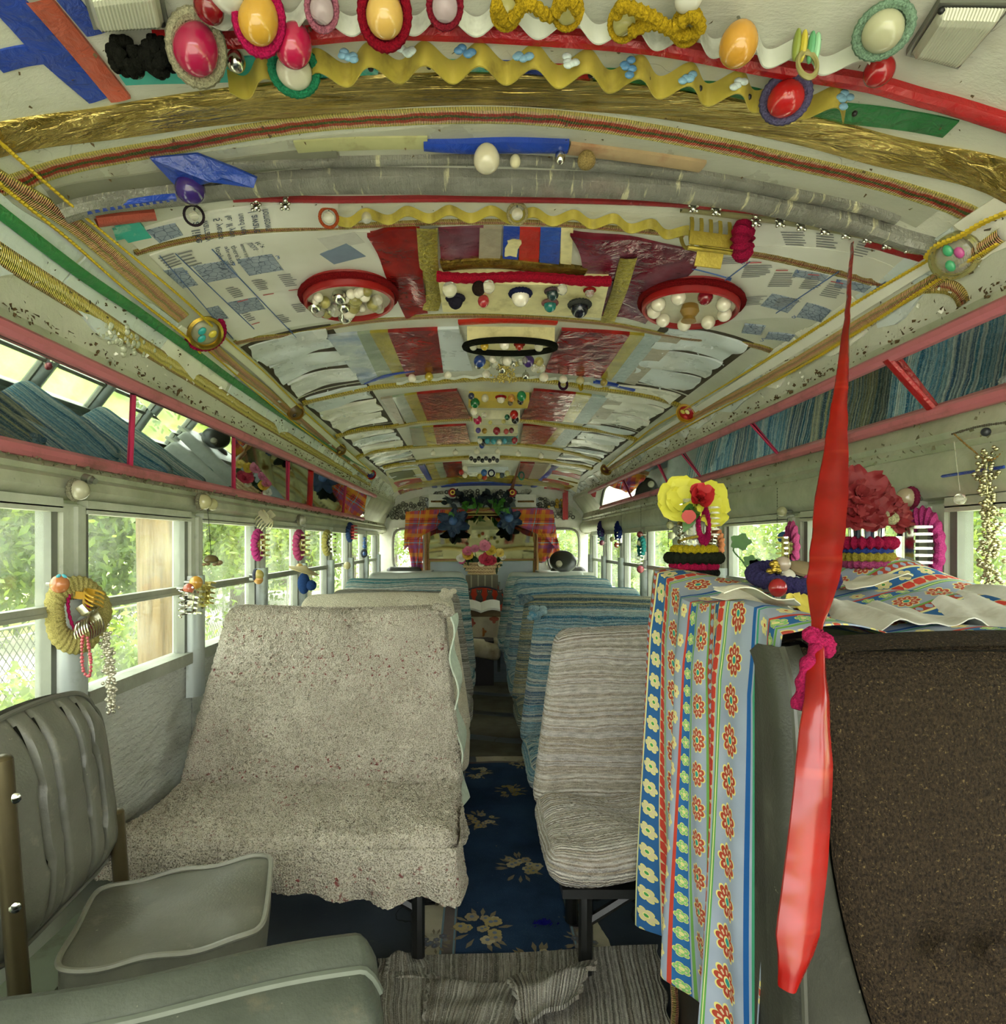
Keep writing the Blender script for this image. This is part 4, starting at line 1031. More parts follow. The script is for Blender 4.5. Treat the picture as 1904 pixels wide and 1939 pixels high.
# --- peeling planks of the vault itself, each its own piece
T_Y = [.93, 1.55, 2.14, 2.85, 3.71, 4.5, 5.1, 6.0, 6.95]
for k in range(1, len(T_Y)-1):
    a, c = T_Y[k]+.03, T_Y[k+1]-.03
    for sg in (-1, 1):
        if k == 1: continue
        nP = 3
        patch('dark_underlay', [V(.57*sg, a-.02), V(.885*sg, a-.02), V(.885*sg, c+.02), V(.57*sg, c+.02)], pm('#3d3626', .8, 0, .4, 20), .0015, parent=CE, n=12)  # dark sheet laid under the planks so their gaps read dark
        for i in range(nP):
            y0 = a+(c-a)*i/nP; y1 = a+(c-a)*(i+1)/nP-.016; s = R.randrange(999)
            x0, x1 = .58*sg+R.uniform(-.02, .02), .865*sg
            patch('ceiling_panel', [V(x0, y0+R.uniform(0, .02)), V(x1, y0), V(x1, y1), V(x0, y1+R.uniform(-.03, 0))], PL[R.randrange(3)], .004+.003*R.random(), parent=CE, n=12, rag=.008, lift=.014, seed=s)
for sg in (-1, 1):
    y = .75
    while y < 6.9:
        l = R.uniform(.28, .5); s = R.randrange(999)
        patch('ceiling_panel', [V(.935*sg, y), V(.992*sg, y+R.uniform(-.02,.02)), V(.992*sg, y+l-.015), V(.935*sg, y+l-.015)], PL[R.randrange(3)], .005, parent=CE, n=10, rag=.004, lift=.004, seed=s); y += l
# --- front: dome lamps
def dome(c4, lb):
    t = thing('dome_lamp', lb, 'lamp', oc(*c4[2]), 'dome lamps')
    q = qd(c4); patch('lamp_base', q, STEEL, .012, parent=t)
    n = 40; G_ = np.zeros((n, 12, 3))
    for i, u in enumerate(np.linspace(.05, .95, n)):
        for j, v in enumerate(np.linspace(.06, .94, 12)):
            e = bil(q, u, v); k = min(1, min(u-.04, .96-u)*14)*min(1, min(v-.05, .95-v)*9); G_[i, j] = onv(e[0], e[1], .012+.016*k+.0012*math.sin(i*math.pi))
    for i in range(n): G_[i] += cn(*G_[i, 5, :2])*(.0012*(i % 2))
    b = MB(); b.grid(G_); b.build('ribbed_lens', pm('#b4b7a4', .25, .2, .1, 30), t, False)
    b = MB()
    for u, v in ((.08, .1), (.92, .9)): e = bil(q, u, v); b.sph(onv(e[0], e[1], .015), .005, 8, 6)
    b.build('screw', BLACKM, t)
dome([(150, -40), (300, -60), (318, 35), (175, 42)], 'ribbed glass dome lamp in the top left corner')
dome([(1775, -10), (1950, -70), (1890, 85), (1815, 118), ][:4] if False else [(1780, -10), (1925, -10), (1815, 118), (1716, 92)], 'ribbed glass dome lamp in the top right corner')
# --- tapes at the top left corner
ribbon('blue_tape', [(-30, -10), (20, 10), (105, 105), (186, 186)], [.05, .05, .036], BLUE, .004, 'broad blue tape slanting from the top left corner', 'tape')
ribbon('orange_tape', [(70, -8), (140, 75), (228, 184)], .035, ORNG, .006, 'brick red tape beside the broad blue tape', 'tape')
ribbon('blue_tape', [(125, -8), (182, 62)], .03, BLUE, .003, 'short blue tape right of the brick red tape', 'tape')
ribbon('blue_tape', [(-10, 118), (40, 105), (95, 98)], .035, BLUE, .003, 'blue tape running in from the left edge to the slanting tape', 'tape')
# --- gold foil header and braid
pe = lambda: None
ribbon('gold_foil_band', [(-40, 268), (0, 262), (200, 232), (420, 200), (600, 180), (800, 166), (950, 165), (1100, 176), (1240, 190), (1500, 238), (1700, 290), (1904, 338), (1960, 352), (2100, 400)], [.06, .075, .082, .075, .072, .07, .072, .078, .085], GFOIL, .006, 'wide crinkled gold foil band across the front of the ceiling', 'foil band', step=.01, bulge=1.8)
ribbon('rick_braid', [(-10, 355), (70, 330), (300, 280), (600, 232), (800, 219), (950, 217), (1080, 226), (1240, 250), (1500, 305), (1700, 355), (1830, 400), (1904, 438), (2000, 500)], .040, BR_RG, .0035, 'gold edged red and green braid across the front of the ceiling', step=.006)
# --- small tapes between red band and foil
ribbon('teal_print', [(232, 150), (330, 138), (450, 130), (600, 118)], [.02, .045, .05, .03], TEAL, .003, 'teal flower print strip above the gold foil on the left', 'paper')
for k, (xa, xb, ya, m, lb) in enumerate(((600, 715, 130, TEAL, 'teal scrap under the first yellow wave'), (730, 830, 126, CREAM, 'cream scrap under the yellow wave'), (840, 940, 124, TEAL, 'teal scrap in the middle under the yellow wave'), (945, 1030, 126, BLUE, 'blue scrap under the yellow wave'), (1035, 1120, 132, REDT, 'red scrap under the yellow wave'), (1125, 1230, 140, GREEND, 'green scrap under the yellow wave'), (1240, 1500, 165, GREEND, 'long green scrap under the yellow wave'))):
    ribbon('tape_scrap', [(xa, ya+(k==0)*3), ((xa+xb)/2, ya+2), (xb, ya+(10 if k < 6 else 32))], .028, m, .0025, lb, 'tape', 'scraps above the gold foil')
ribbon('green_tape', [(1490, 200), (1620, 215), (1800, 243)], [.04, .048, .042], GREEND, .003, 'dark green tape patch at the right above the gold foil', 'tape')
ribbon('red_tape', [(289, 62), (420, 68), (560, 62), (700, 50), (845, 52), (1000, 60), (1240, 80), (1460, 122), (1650, 152), (1770, 185), (1960, 240), (2200, 320)], [.012, .024, .026, .024, .024, .026, .028, .03], REDT, .012, 'long glossy red tape band along the top of the picture', 'tape', bulge=1.5)
# --- corrugated strips standing off the vault
def wave(lb, pts, period, amp, h, mat, name='wavy_strip', th=.003, off=.004, tilt=.0):
    q = np.array([oc(*p)[:2] for p in pts]); C = crom(q, .004); L = np.concatenate([[0], np.cumsum(np.linalg.norm(np.diff(C, axis=0), axis=1))]); G_ = []
    for i, e in enumerate(C):
        w = amp*math.sin(L[i]*2*math.pi/period); row = []
        for k in np.linspace(0, 1, 4): row.append(onv(e[0], e[1]+w+tilt*k, off+h*k))
        G_.append(row)
    b = MB(); b.slab(np.array(G_), np.broadcast_to(V(0, 1, 0), np.array(G_).shape), th); return b.build(name, mat, None, True, **tg(lb, 'wavy strip', 'wavy strips'))
WY = pm('#a89a3e', .5, 0, .35, 14, .4, 40, dirt=('#4a3a18', 9)); WW = pm('#c4c8ba', .45, 0, .2, 14, .3, 40, dirt=('#55523c', 8)); WC = pm('#d2d6cc', .3, .2, .1)
wave('white corrugated strip along the very top of the picture', [(380, -5), (640, 8), (800, 8), (1000, 14), (1180, 30), (1350, 52), (1500, 80), (1640, 95)], .094, .018, .03, WW)
wv2 = wave('large yellow corrugated strip above the gold foil', [(430, 128), (560, 112), (700, 96), (850, 94), (1000, 99), (1200, 118), (1400, 148), (1610, 180)], .088, .019, .036, WY, tilt=.004)
wave('narrower yellow corrugated strip above the printed cards', [(636, 404), (760, 396), (900, 394), (1050, 400), (1180, 412), (1300, 432)], .098, .017, .022, WY, tilt=.004)
wave('thin white wavy strip with beads in the middle of the ceiling', [(750, 722), (850, 712), (960, 708), (1050, 714), (1140, 728)], .085, .012, .012, WC)
for k, (px, py) in enumerate(((658, 92), (770, 87), (880, 88), (985, 92), (1080, 104), (1190, 112), (1290, 130), (1385, 146), (1480, 160), (1590, 176))):
    p = oc(px, py); q = onv(p[0], p[1]-.016, .028); b = MB()
    for j in range(5): b.sph(q+V(R.gauss(0, .007), -.004, R.gauss(0, .005)), (.008, .004, .006), 8, 6)
    b.build('glue_blob', pm(('#6f9ab0', '#b4c4c0', '#4a7aa0')[k % 3], .4, 0, .4, 120), wv2)
    b = MB(); b.sph(onv(p[0]+.035, p[1]+.012, .024), .005, 8, 6); b.build('nail_head', BLACKM, wv2)
ribbon('weathered_plank', [(95, 372), (400, 312), (700, 276), (950, 262), (1200, 286), (1500, 342), (1760, 410)], .085, m_plank('a8aa98', 'grey_weathered_plank'), .002, 'weathered grey plank behind the red and green braid', 'plank', step=.02)
# --- duct tape bands
ribbon('duct_tape', [(340, 318), (640, 300), (900, 297), (1100, 305), (1300, 325), (1500, 362), (1700, 412)], [.02, .024, .022, .024, .03, .03, .02], DUCT, .012, 'narrow grey duct tape band behind the braid', 'tape')
ribbon('duct_tape', [(110, 395), (300, 362), (450, 345), (640, 335), (900, 337), (1200, 346), (1400, 368), (1560, 402), (1700, 440), (1790, 470)], [.04, .055, .058, .066, .068, .066, .062, .058, .05, .03], DUCT, .02, 'broad grey duct tape roll across the ceiling with cracked creases', 'tape', bulge=1.5)
ribbon('red_tape', [(440, 372), (640, 374), (900, 372), (1200, 378), (1450, 398)], .012, tape('8f2a2c'), .010, 'thin dark red tape edging the grey duct tape', 'tape')
ribbon('grey_plank', [(95, 375), (300, 336), (600, 295), (640, 293)], .05, pm('#6f7060', .6, 0, .3, 12, .5, 40), .006, 'speckled grey plank at the left behind the braid', 'plank')
ribbon('painted_plank', [(560, 275), (680, 268), (810, 266)], .035, pm('#a9aa78', .5, 0, .3, 10, .4, 30, dirt=('#5a4a26', 9)), .006, 'pale yellow plank left of the blue foil', 'plank')
ribbon('blue_foil', [(802, 268), (880, 270), (960, 268), (1075, 270)], [.022, .034, .034, .03], BLUE, .013, 'creased royal blue foil in the centre behind the braid', 'foil')
ribbon('rust_plaster', [(1076, 275), (1180, 288), (1330, 310)], .032, pm('#a08a66', .8, 0, .3, 18, .6, 40, dirt=('#7a3a1e', 7)), .009, 'rust stained plaster strip right of the blue foil', 'plank')
ribbon('blue_tape', [(150, 380), (240, 364), (330, 352)], [.02, .026, .022], BLUE, .024, 'crumpled blue tape left of the purple egg', 'tape')
ribbon('red_tape', [(175, 405), (230, 398), (290, 392)], .03, tape('9a4a3c'), .022, 'faded brick red tape below the crumpled blue tape', 'tape')
ribbon('teal_print', [(215, 442), (270, 432)], .035, TEAL, .006, 'small teal print scrap beside the left cord', 'paper')
# --- the printed card strip with large upright lettering
LET = bpy.data.curves.new('letters', 'FONT')
def lettering(body, q, parent, mat, h=.005, name='lettering', u0=0, v0=0, u1=1, v1=1):
    """letters laid into the rectangle u0..u1 x v0..v1 of the quad q of vault XY corners"""
    LET.body = body; LET.size = 1; LET.resolution_u = 2
    o = bpy.data.objects.new('tmp', LET); COL.objects.link(o); bpy.context.view_layer.update()
    me = o.to_mesh(); vs = np.array([v.co[:] for v in me.vertices]); fs = [tuple(p.vertices) for p in me.polygons]; o.to_mesh_clear(); bpy.data.objects.remove(o)
    if not len(vs): return
    lo, hi = vs.min(0), vs.max(0); s = (vs-lo)/np.maximum(hi-lo, 1e-6)
    pts = []
    for a in s:
        e = bil(q, u0+(u1-u0)*a[0], v0+(v1-v0)*a[1]); pts.append(onv(e[0], e[1], h))
    b = MB(); b.add(pts, fs); b.build(name, mat, parent, False)
card0 = patch('printed_card', [(235, 445), (520, 385), (640, 372), (645, 425), (500, 440), (270, 468)][:1]+[(640, 378), (640, 428), (262, 470)], CARD, .005, 'narrow printed card with upright dark lettering at the left', 'card', None, n=14)
for k, s in enumerate(('homeown', 'l aware', 'need repl', 'le. If you', '5 years', 'warranty', 'a like')):
    x = 505-k*22; y = 388+k*4
    lettering(s, qd([(x+2, y+2), (x+9, y+42), (x-8, y+45), (x-15, y+5)]), card0, INK, .0068)
pic = patch('printed_picture', [(275, 432), (330, 418), (345, 440), (300, 455)], PIC, .0075, parent=card0, n=4)
patch('printed_picture', [(215, 425), (262, 415), (285, 445), (240, 455)], TEAL, .0075, parent=card0, n=4)
ribbon('rick_braid', [(255, 478), (330, 458), (450, 438), (640, 428), (850, 419), (1000, 420), (1150, 430), (1295, 445)], .020, BR_PK, .004, 'pink and gold braid under the narrow wavy strip', step=.006)
ribbon('rick_braid', [(1415, 478), (1560, 508), (1680, 540), (1850, 578)], .032, BR_PK, .004, 'pink and gold braid end crossing the right card', step=.006)
# --- large printed cards
def small_print(q, blocks, parent, mat, h):
    b = MB(); rr = random.Random(4)
    for (u0, v0, u1, v1, n) in blocks:
        for i in range(n):
            v = v0+(v1-v0)*(i+.2)/n; e = u1-(u1-u0)*rr.random()*.35; dv = (v1-v0)/n*.45
            pts = [onv(*bil(q, a, c), h) for a, c in ((u0, v), (e, v), (e, v+dv), (u0, v+dv))]; b.add(pts, [(0,1,2,3)])
    b.build('small_print', mat, parent, False, kind='stuff')
QL = qd([(282, 482), (700, 436), (770, 598), (452, 648)]); cl = patch('printed_card', QL, CARD, .004, 'large printed card with small pictures left of the red foil', 'card', 'printed cards', n=16)
for c4 in ([(363, 501), (430, 491), (452, 521), (391, 532)], [(447, 489), (514, 478), (536, 508), (471, 519)], [(308, 510), (344, 503), (374, 536), (345, 543)], [(428, 571), (485, 560), (502, 582), (450, 592)], [(388, 582), (412, 576), (432, 600), (405, 604)]): patch('printed_picture', c4, PIC, .0055, parent=cl, n=4)
patch('printed_picture', [(605, 478), (655, 457), (692, 482), (632, 497)], pm('#6d7f94', .4), .0055, parent=cl, n=4)
patch('printed_picture', [(600, 448), (670, 436), (690, 456), (622, 470)], pm('#b4b4ac', .4), .0052, parent=cl, n=4)
small_print(QL, [(.02, .12, .09, .02, 5), (.10, .16, .17, .03, 5), (.16, .52, .22, .40, 6), (.30, .50, .37, .38, 6), (.44, .50, .52, .36, 7), (.28, .92, .34, .80, 5), (.13, .80, .18, .68, 5), (.40, .82, .47, .70, 5)], cl, INKG, .0056)
small_print(QL, [(.16, .57, .22, .55, 1), (.30, .56, .36, .54, 1), (.44, .55, .50, .53, 1), (.13, .85, .18, .83, 1)], cl, INKR, .0057)
for k, s in enumerate(("look for.", 'already', "there's a", 'knows any of', 'more', "it's")):
    x = 418+k*15; lettering(s, qd([(x-12, 466-k*2), (x+2, 506-k*5-(0 if k < 4 else 16)), (x+12, 504-k*5-(0 if k < 4 else 16)), (x-2, 463-k*2)]), cl, INK, .0058)
for s, c4 in (('4', [(436, 493), (443, 492), (446, 498), (439, 499)]), ('3', [(520, 480), (526, 479), (530, 485), (524, 487)]), ('5', [(346, 508), (352, 507), (356, 513), (350, 514)])): lettering(s, qd(c4), cl, INKB, .0066)
for pts in ([(330, 476), (480, 620)], [(400, 468), (560, 636)], [(300, 480), (440, 640)]): ribbon('printed_rule', pts, .0022, INKB, .0058, parent=cl, step=.05)
QR_ = qd([(1300, 470), (1740, 545), (1612, 655), (1290, 622)]); cr = patch('printed_card', QR_, CARD, .004, 'large printed card with small pictures right of the maroon foil', 'card', 'printed cards', n=16)
for c4 in ([(1506, 508), (1570, 518), (1560, 530), (1500, 520)], [(1585, 526), (1652, 540), (1638, 552), (1580, 540)], [(1462, 553), (1514, 566), (1492, 590), (1440, 576)], [(1528, 570), (1576, 585), (1556, 608), (1508, 598)], [(1455, 628), (1506, 634), (1495, 645), (1448, 640)], [(1410, 612), (1450, 616), (1440, 632), (1404, 628)]): patch('printed_picture', c4, PIC, .0055, parent=cr, n=4)
small_print(QR_, [(.30, .20, .44, .36, 7), (.46, .30, .58, .50, 8), (.62, .34, .72, .52, 7), (.74, .40, .84, .60, 7), (.55, .66, .68, .80, 6), (.36, .62, .50, .76, 6), (.16, .10, .28, .18, 4)], cr, INKG, .0056)
small_print(QR_, [(.30, .16, .38, .19, 1), (.46, .26, .52, .29, 1), (.62, .30, .68, .33, 1), (.74, .36, .80, .39, 1)], cr, INKR, .0057)
for s, c4 in (('6', [(1404, 490), (1412, 492), (1409, 498), (1401, 496)]), ('1', [(1378, 520), (1386, 522), (1383, 528), (1375, 526)]), ('2', [(1442, 637), (1450, 638), (1447, 644), (1439, 643)]), ('7', [(1508, 505), (1516, 507), (1513, 513), (1505, 511)]), ('8', [(1586, 524), (1594, 526), (1591, 532), (1583, 530)]), ('9', [(1502, 592), (1510, 594), (1507, 600), (1499, 598)])): lettering(s, qd(c4), cr, INKB, .0066)
for pts in ([(1420, 492), (1330, 560)], [(1590, 510), (1470, 590)], [(1680, 530), (1520, 640)], [(1310, 505), (1375, 522)]): ribbon('printed_rule', pts, .0022, INKB, .0058, parent=cr, step=.05)
ctop = patch('printed_card', [(1395, 425), (1770, 485), (1700, 530), (1440, 478)], CARD, .003, 'printed card strip under the row of little bears', 'card', None, n=10)
small_print(qd([(1395, 425), (1770, 485), (1700, 530), (1440, 478)]), [(.22, .2, .36, .7, 6), (.42, .2, .56, .7, 6), (.66, .3, .78, .8, 6)], ctop, INKG, .0042)
# --- foils and ribbons of the first bay
patch('red_foil', [(690, 436), (790, 428), (812, 590), (770, 597)], RFOIL, .006, 'dark red foil sheet left of the gold ribbon in the first bay', 'foil', n=12, rag=.006, lift=.01)
patch('maroon_foil', [(830, 430), (915, 426), (915, 500), (836, 505)], MFOIL, .006, 'dark red foil square between gold ribbon and tape stripes', 'foil', n=8)
patch('maroon_foil', [(1075, 432), (1330, 478), (1225, 610), (1140, 590)], MFOIL, .006, 'maroon foil sheet right of the tape stripes in the first bay', 'foil', n=12, rag=.008, lift=.012)
for k, (a, c, m, lb) in enumerate(((908, 950, TAUPE, 'brown'), (953, 984, BLUE, 'left blue'), (984, 1023, tape('b32a22', .1, .2), 'scarlet'), (1023, 1062, tape('2a4fa8'), 'right blue'), (1062, 1085, CREAM, 'cream'))):
    patch('tape_stripe', [(a, 427+k), (c, 428+k), (c-4, 492+k), (a-2, 490+k)], m, .008, lb+' tape stripe in the striped patch at the ceiling centre', 'tape', 'tape stripes of the first bay', n=6)
patch('glue_spot', [(958, 448), (984, 448), (980, 480), (957, 478)], CREAM, .010, 'cream torn spot on the left blue tape stripe', 'tape', n=6, rag=.004)
ribbon('gold_ribbon', [(808, 424), (812, 500), (822, 545), (815, 582)], .052, GTAPE, .010, 'crinkled gold ribbon left of the knob box', 'ribbon')
ribbon('gold_ribbon', [(1190, 480), (1172, 545), (1150, 604)], .046, GTAPE, .012, 'crinkled gold ribbon right of the knob box', 'ribbon')
ribbon('rick_braid', [(440, 650), (560, 631), (700, 607), (860, 597), (1000, 600), (1150, 612), (1300, 640), (1475, 672)], .030, BR_CU, .004, 'copper gold braid behind the knob box', step=.006)
# --- second bay
G2 = 'tape stripes of the second bay'; G3 = 'tape stripes of the third bay'; G4 = 'tape stripes of the fourth bay'
def stripes(y0, y1, tab, g, bay):
    for (a, c, d, e, m, lb) in tab:
        patch('tape_stripe' if m not in (RFOIL,) else 'red_foil', [(a, y0(a)), (c, y0(c)), (e, y1(e)), (d, y1(d))], m, .013 if m is RFOIL else .011, lb+' in the '+bay+' bay', 'tape' if m is not RFOIL else 'foil', g, n=8)
t2 = lambda x: 612+((x-930)/1.0)**2*.00016+5; t3 = lambda x: 696+((x-940))**2*.00042
stripes(t2, t3, ((618, 644, 684, 698, SILVERB, 'silver blue tape stripe on the left'), (644, 676, 698, 718, SILVERB, 'whitish tape stripe on the left'), (676, 700, 718, 747, GRNGREY, 'grey green tape stripe on the left'), (700, 734, 747, 769, OLIVE, 'olive tape stripe on the left'), (734, 828, 769, 839, RFOIL, 'dark red foil sheet on the left'), (828, 868, 839, 894, PL[2], 'pale tape stripe beside the red foil'),
                 (1063, 1192, 1031, 1136, RFOIL, 'dark red foil sheet on the right'), (1192, 1220, 1136, 1157, OLIVE, 'olive tape stripe on the right'), (1220, 1252, 1157, 1181, TEALGREY, 'teal grey tape stripe on the right'), (1252, 1289, 1181, 1202, TAUPE, 'taupe tape stripe on the right')), G2, 'second')
ribbon('rick_braid', [(571, 762), (640, 745), (713, 731), (786, 725), (870, 717), (949, 714), (1040, 720), (1107, 731), (1186, 741), (1286, 766)], .045, BR_YE, .012, 'fine gold braid behind the thin white wavy strip', step=.008)
ribbon('blue_tape', [(690, 722), (735, 706), (785, 697)], [.01, .035, .012], BLUE, .012, 'blue tape sliver at the left end of the white wavy strip', 'tape')
ribbon('blue_tape', [(1125, 720), (1160, 726), (1200, 736)], .022, BLUE, .011, 'blue tape sliver at the right end of the white wavy strip', 'tape')
t3b = lambda x: 733+((x-940))**2*.0004; t4 = lambda x: 789+((x-935))**2*.00035
stripes(t3b, t4, ((720, 742, 755, 765, TAUPE, 'taupe tape stripe on the left'), (742, 765, 769, 791, GRNGREY, 'grey green tape stripe on the left'), (765, 789, 791, 810, OLIVE, 'yellow tape stripe on the left'), (789, 865, 810, 892, RFOIL, 'red foil sheet on the left'),
                  (1010, 1090, 985, 1064, RFOIL, 'red foil sheet on the right'), (1090, 1120, 1064, 1085, OLIVE, 'olive tape stripe on the right'), (1120, 1150, 1085, 1110, TEALGREY, 'teal grey tape stripe on the right'), (1150, 1180, 1110, 1135, TAUPE, 'taupe tape stripe on the right')), G3, 'third')
ribbon('rick_braid', [(634, 826), (739, 806), (791, 797), (894, 791), (984, 794), (1081, 807), (1205, 832)], .06, BR_YE, .014, 'fine gold braid, fourth across the ceiling', step=.01)
t4b = lambda x: 801+((x-935))**2*.0003; t5 = lambda x: 836+((x-935))**2*.0003
stripes(t4b, t5, ((775, 799, 782, 809, GRNGREY, 'grey green tape stripe on the left'), (799, 820, 809, 827, OLIVE, 'yellow tape stripe on the left'), (820, 882, 827, 890, RFOIL, 'red foil sheet on the left'),
                  (990, 1056, 985, 1030, RFOIL, 'red foil sheet on the right'), (1056, 1072, 1030, 1044, OLIVE, 'olive tape stripe on the right'), (1072, 1105, 1044, 1070, TEALGREY, 'creased grey tape stripe on the right')), G4, 'fourth')
ribbon('rick_braid', [(673, 866), (765, 846), (854, 840), (950, 838), (1029, 846), (1134, 871)], .07, BR_YE, .016, 'fine gold braid, fifth across the ceiling', step=.012)
ribbon('rick_braid', [(725, 884), (800, 872), (900, 864), (980, 866), (1060, 874), (1120, 886)], .10, BR_YE, .018, 'fine gold braid in front of the rear boards', step=.012)
t6 = lambda x: 873+((x-930))**2*.0003; t7 = lambda x: 903+((x-930))**2*.0003
stripes(t6, t7, ((806, 822, 818, 835, OLIVE, 'olive tape stripe on the left'), (822, 838, 835, 846, GRNGREY, 'grey green tape stripe on the left'), (838, 874, 848, 878, RFOIL, 'red foil sheet on the left'), (985, 1012, 980, 1000, RFOIL, 'red foil sheet on the right'), (1012, 1040, 1000, 1024, TAUPE, 'taupe tape stripe on the right')), 'tape stripes of the rear bay', 'rear')
ribbon('blue_tape', [(797, 878), (806, 895), (826, 926)], .055, BLUE, .012, 'blue tape slanting beside the left rear board', 'tape')
ribbon('blue_tape', [(1052, 880), (1030, 902), (1004, 926)], .055, BLUE, .012, 'blue tape slanting beside the right rear board', 'tape')
ribbon('gold_tape', [(770, 922), (820, 912), (880, 905), (940, 904), (1000, 911), (1080, 922)], .42, OLIVE, .016, 'mustard tape arc in front of the rear wall', 'tape')
ribbon('blue_tape', [(838, 921), (880, 916), (940, 915), (985, 918)], [.06, .22, .24, .08], tape('2347b8'), .012, 'royal blue tape arc touching the rear wall', 'tape')
# --- rear boards with red and gold
lbd = patch('rear_board', [(728, 890), (800, 880), (815, 918), (745, 932)], pm('#b9b88a', .5), .012, 'cream board with green and red patches at the left rear of the ceiling', 'board', n=8)
patch('green_plate', [(735, 894), (780, 887), (788, 900), (745, 907)], pm('#4d5a1e', .5, 0, .5, 40), .016, parent=lbd, n=6)
patch('red_plate', [(744, 912), (795, 903), (800, 910), (752, 920)], REDT, .016, parent=lbd, n=6)
nb_ = patch('number_strip', [(752, 928), (798, 921), (803, 931), (758, 938)], REDT, .012, 'red strip with yellow figures at the left rear', 'sign', n=6)
lettering('8 1 1 2', qd([(756, 936), (801, 930), (797, 922), (754, 929)]), nb_, pm('#c9b84a', .4), .0145, 'figures', .08, .1, .92, .9)
rbd = patch('rear_board', [(1036, 882), (1102, 892), (1092, 932), (1018, 916)], pm('#c4c2a2', .5), .012, 'cream board with red bars at the right rear of the ceiling', 'board', n=8)
for c4 in ([(1046, 888), (1100, 898), (1097, 905), (1044, 894)], [(1028, 903), (1078, 913), (1075, 921), (1024, 910)], [(1040, 906), (1050, 908), (1042, 926), (1034, 924)], [(1066, 912), (1074, 914), (1066, 930), (1058, 928)], [(1030, 922), (1076, 930), (1074, 936), (1028, 928)]): patch('red_bar', c4, REDT, .017, parent=rbd, n=4)
b = MB()
for k in range(9):
    x = 1060+k*4; p = oc(x, 903+k, .02); b.torus(p, .012, .004, rotx(.4), 12, 5)
b.build('gold_ring_row', GOLDM, rbd)
# --- long strips, braids and cords running down both sides
for (lb, pts, w, m, h) in (
    ('white batten strip along the left of the ceiling, front length', [(404, 628), (450, 665), (505, 714), (553, 764)], [.034, .036, .036], pm('#d5d6bd', .4, 0, .08, 8), .016),
    ('white batten strip along the left of the ceiling, second length', [(572, 782), (605, 812), (637, 842)], .032, pm('#d5d6bd', .4, 0, .08, 8), .016),
    ('white batten strip along the left of the ceiling, last length', [(650, 852), (680, 876), (704, 897)], .03, pm('#d5d6bd', .4, 0, .08, 8), .016),
    ('white batten strip along the right of the ceiling, front length', [(1770, 490), (1640, 572), (1500, 662), (1325, 770)], [.03, .034, .032], pm('#dcdccf', .4, 0, .08, 8), .016),
    ('white batten strip along the right of the ceiling, rear length', [(1290, 790), (1220, 832), (1150, 880)], .022, pm('#dcdccf', .4, 0, .08, 8), .016)):
    ribbon('batten', pts, w, m, h, lb, 'batten', 'battens along the ceiling', bulge=1.0)
for (lb, pts, w, m, h) in (
    ('copper and red braid from the left front corner to the pink ringed cap', [(-30, 318), (0, 338), (60, 372), (150, 432), (250, 518), (345, 600)], [.03, .036, .04, .04], BR_CU, .006),
    ('copper and gold braid along the left batten', [(392, 648), (450, 700), (500, 738), (555, 785), (640, 856), (700, 906)], [.035, .035, .03], BR_CU, .006),
    ('yellow gold braid under the green strip on the left', [(-30, 460), (0, 482), (131, 565), (263, 652), (383, 726), (499, 800), (620, 872), (700, 918)], [.036, .04, .042, .04, .036, .03], BR_GO, .006),
    ('copper and gold braid along the right batten', [(1904, 440), (1812, 505), (1640, 606), (1500, 690), (1404, 742), (1320, 785), (1220, 845), (1140, 895)], [.026, .03, .03, .028, .024], BR_CU, .013)):
    ribbon('rick_braid', pts, w, m, h, lb, 'braid', 'braids running down the ceiling sides', step=.008)
ribbon('green_tape', [(-30, 378), (0, 402), (150, 516), (260, 590), (350, 654), (450, 728), (560, 804), (650, 862), (690, 884)], [.024, .026, .026, .022, .018, .016, .014], GREEN, .014, 'long green tape strip down the left of the ceiling', 'tape')
def cord(lb, pts, r=.004, m=None, hang=.02):
    q = [oc(*p, hang) for p in pts]; C = crom(q, .012); L = np.arange(len(C))*.012
    b = MB()
    for ph in (0, math.pi): b.tube([c+V(math.cos(l*260+ph), 0, math.sin(l*260+ph))*r*.55 for c, l in zip(C, L)], r*.62, 5)
    b.build('yellow_twine', m or pm('#c4a81e', .6, 0, .25, 80), None, True, **tg(lb, 'twine', 'yellow cords along the ceiling'))
cord('yellow cord from the left edge slanting to the pink ringed cap', [(-30, 228), (0, 260), (160, 402), (330, 545), (412, 622)], .0045)
cord('yellow cord lying beside the copper braid on the left', [(-30, 315), (0, 345), (120, 442), (230, 540), (338, 625), (370, 660)], .005)
cord('yellow cord along the inner edge of the left batten', [(412, 622), (500, 700), (568, 768), (655, 848), (708, 896)], .004)
cord('yellow cord along the outer edge of the left batten', [(385, 655), (480, 738), (550, 795), (640, 862), (700, 908)], .004)
cord('yellow cord along the inner edge of the right batten', [(1775, 478), (1640, 556), (1500, 646), (1400, 708), (1300, 768), (1228, 812), (1150, 880)], .0045)
cord('yellow cord along the outer edge of the right batten', [(1904, 455), (1800, 518), (1640, 622), (1500, 706), (1330, 792), (1240, 842), (1148, 896)], .0045)
cord('knotted yellow cord at the right edge above the jar cap', [(1930, 382), (1880, 402), (1835, 428), (1790, 446), (1770, 470)], .007, None, .03)

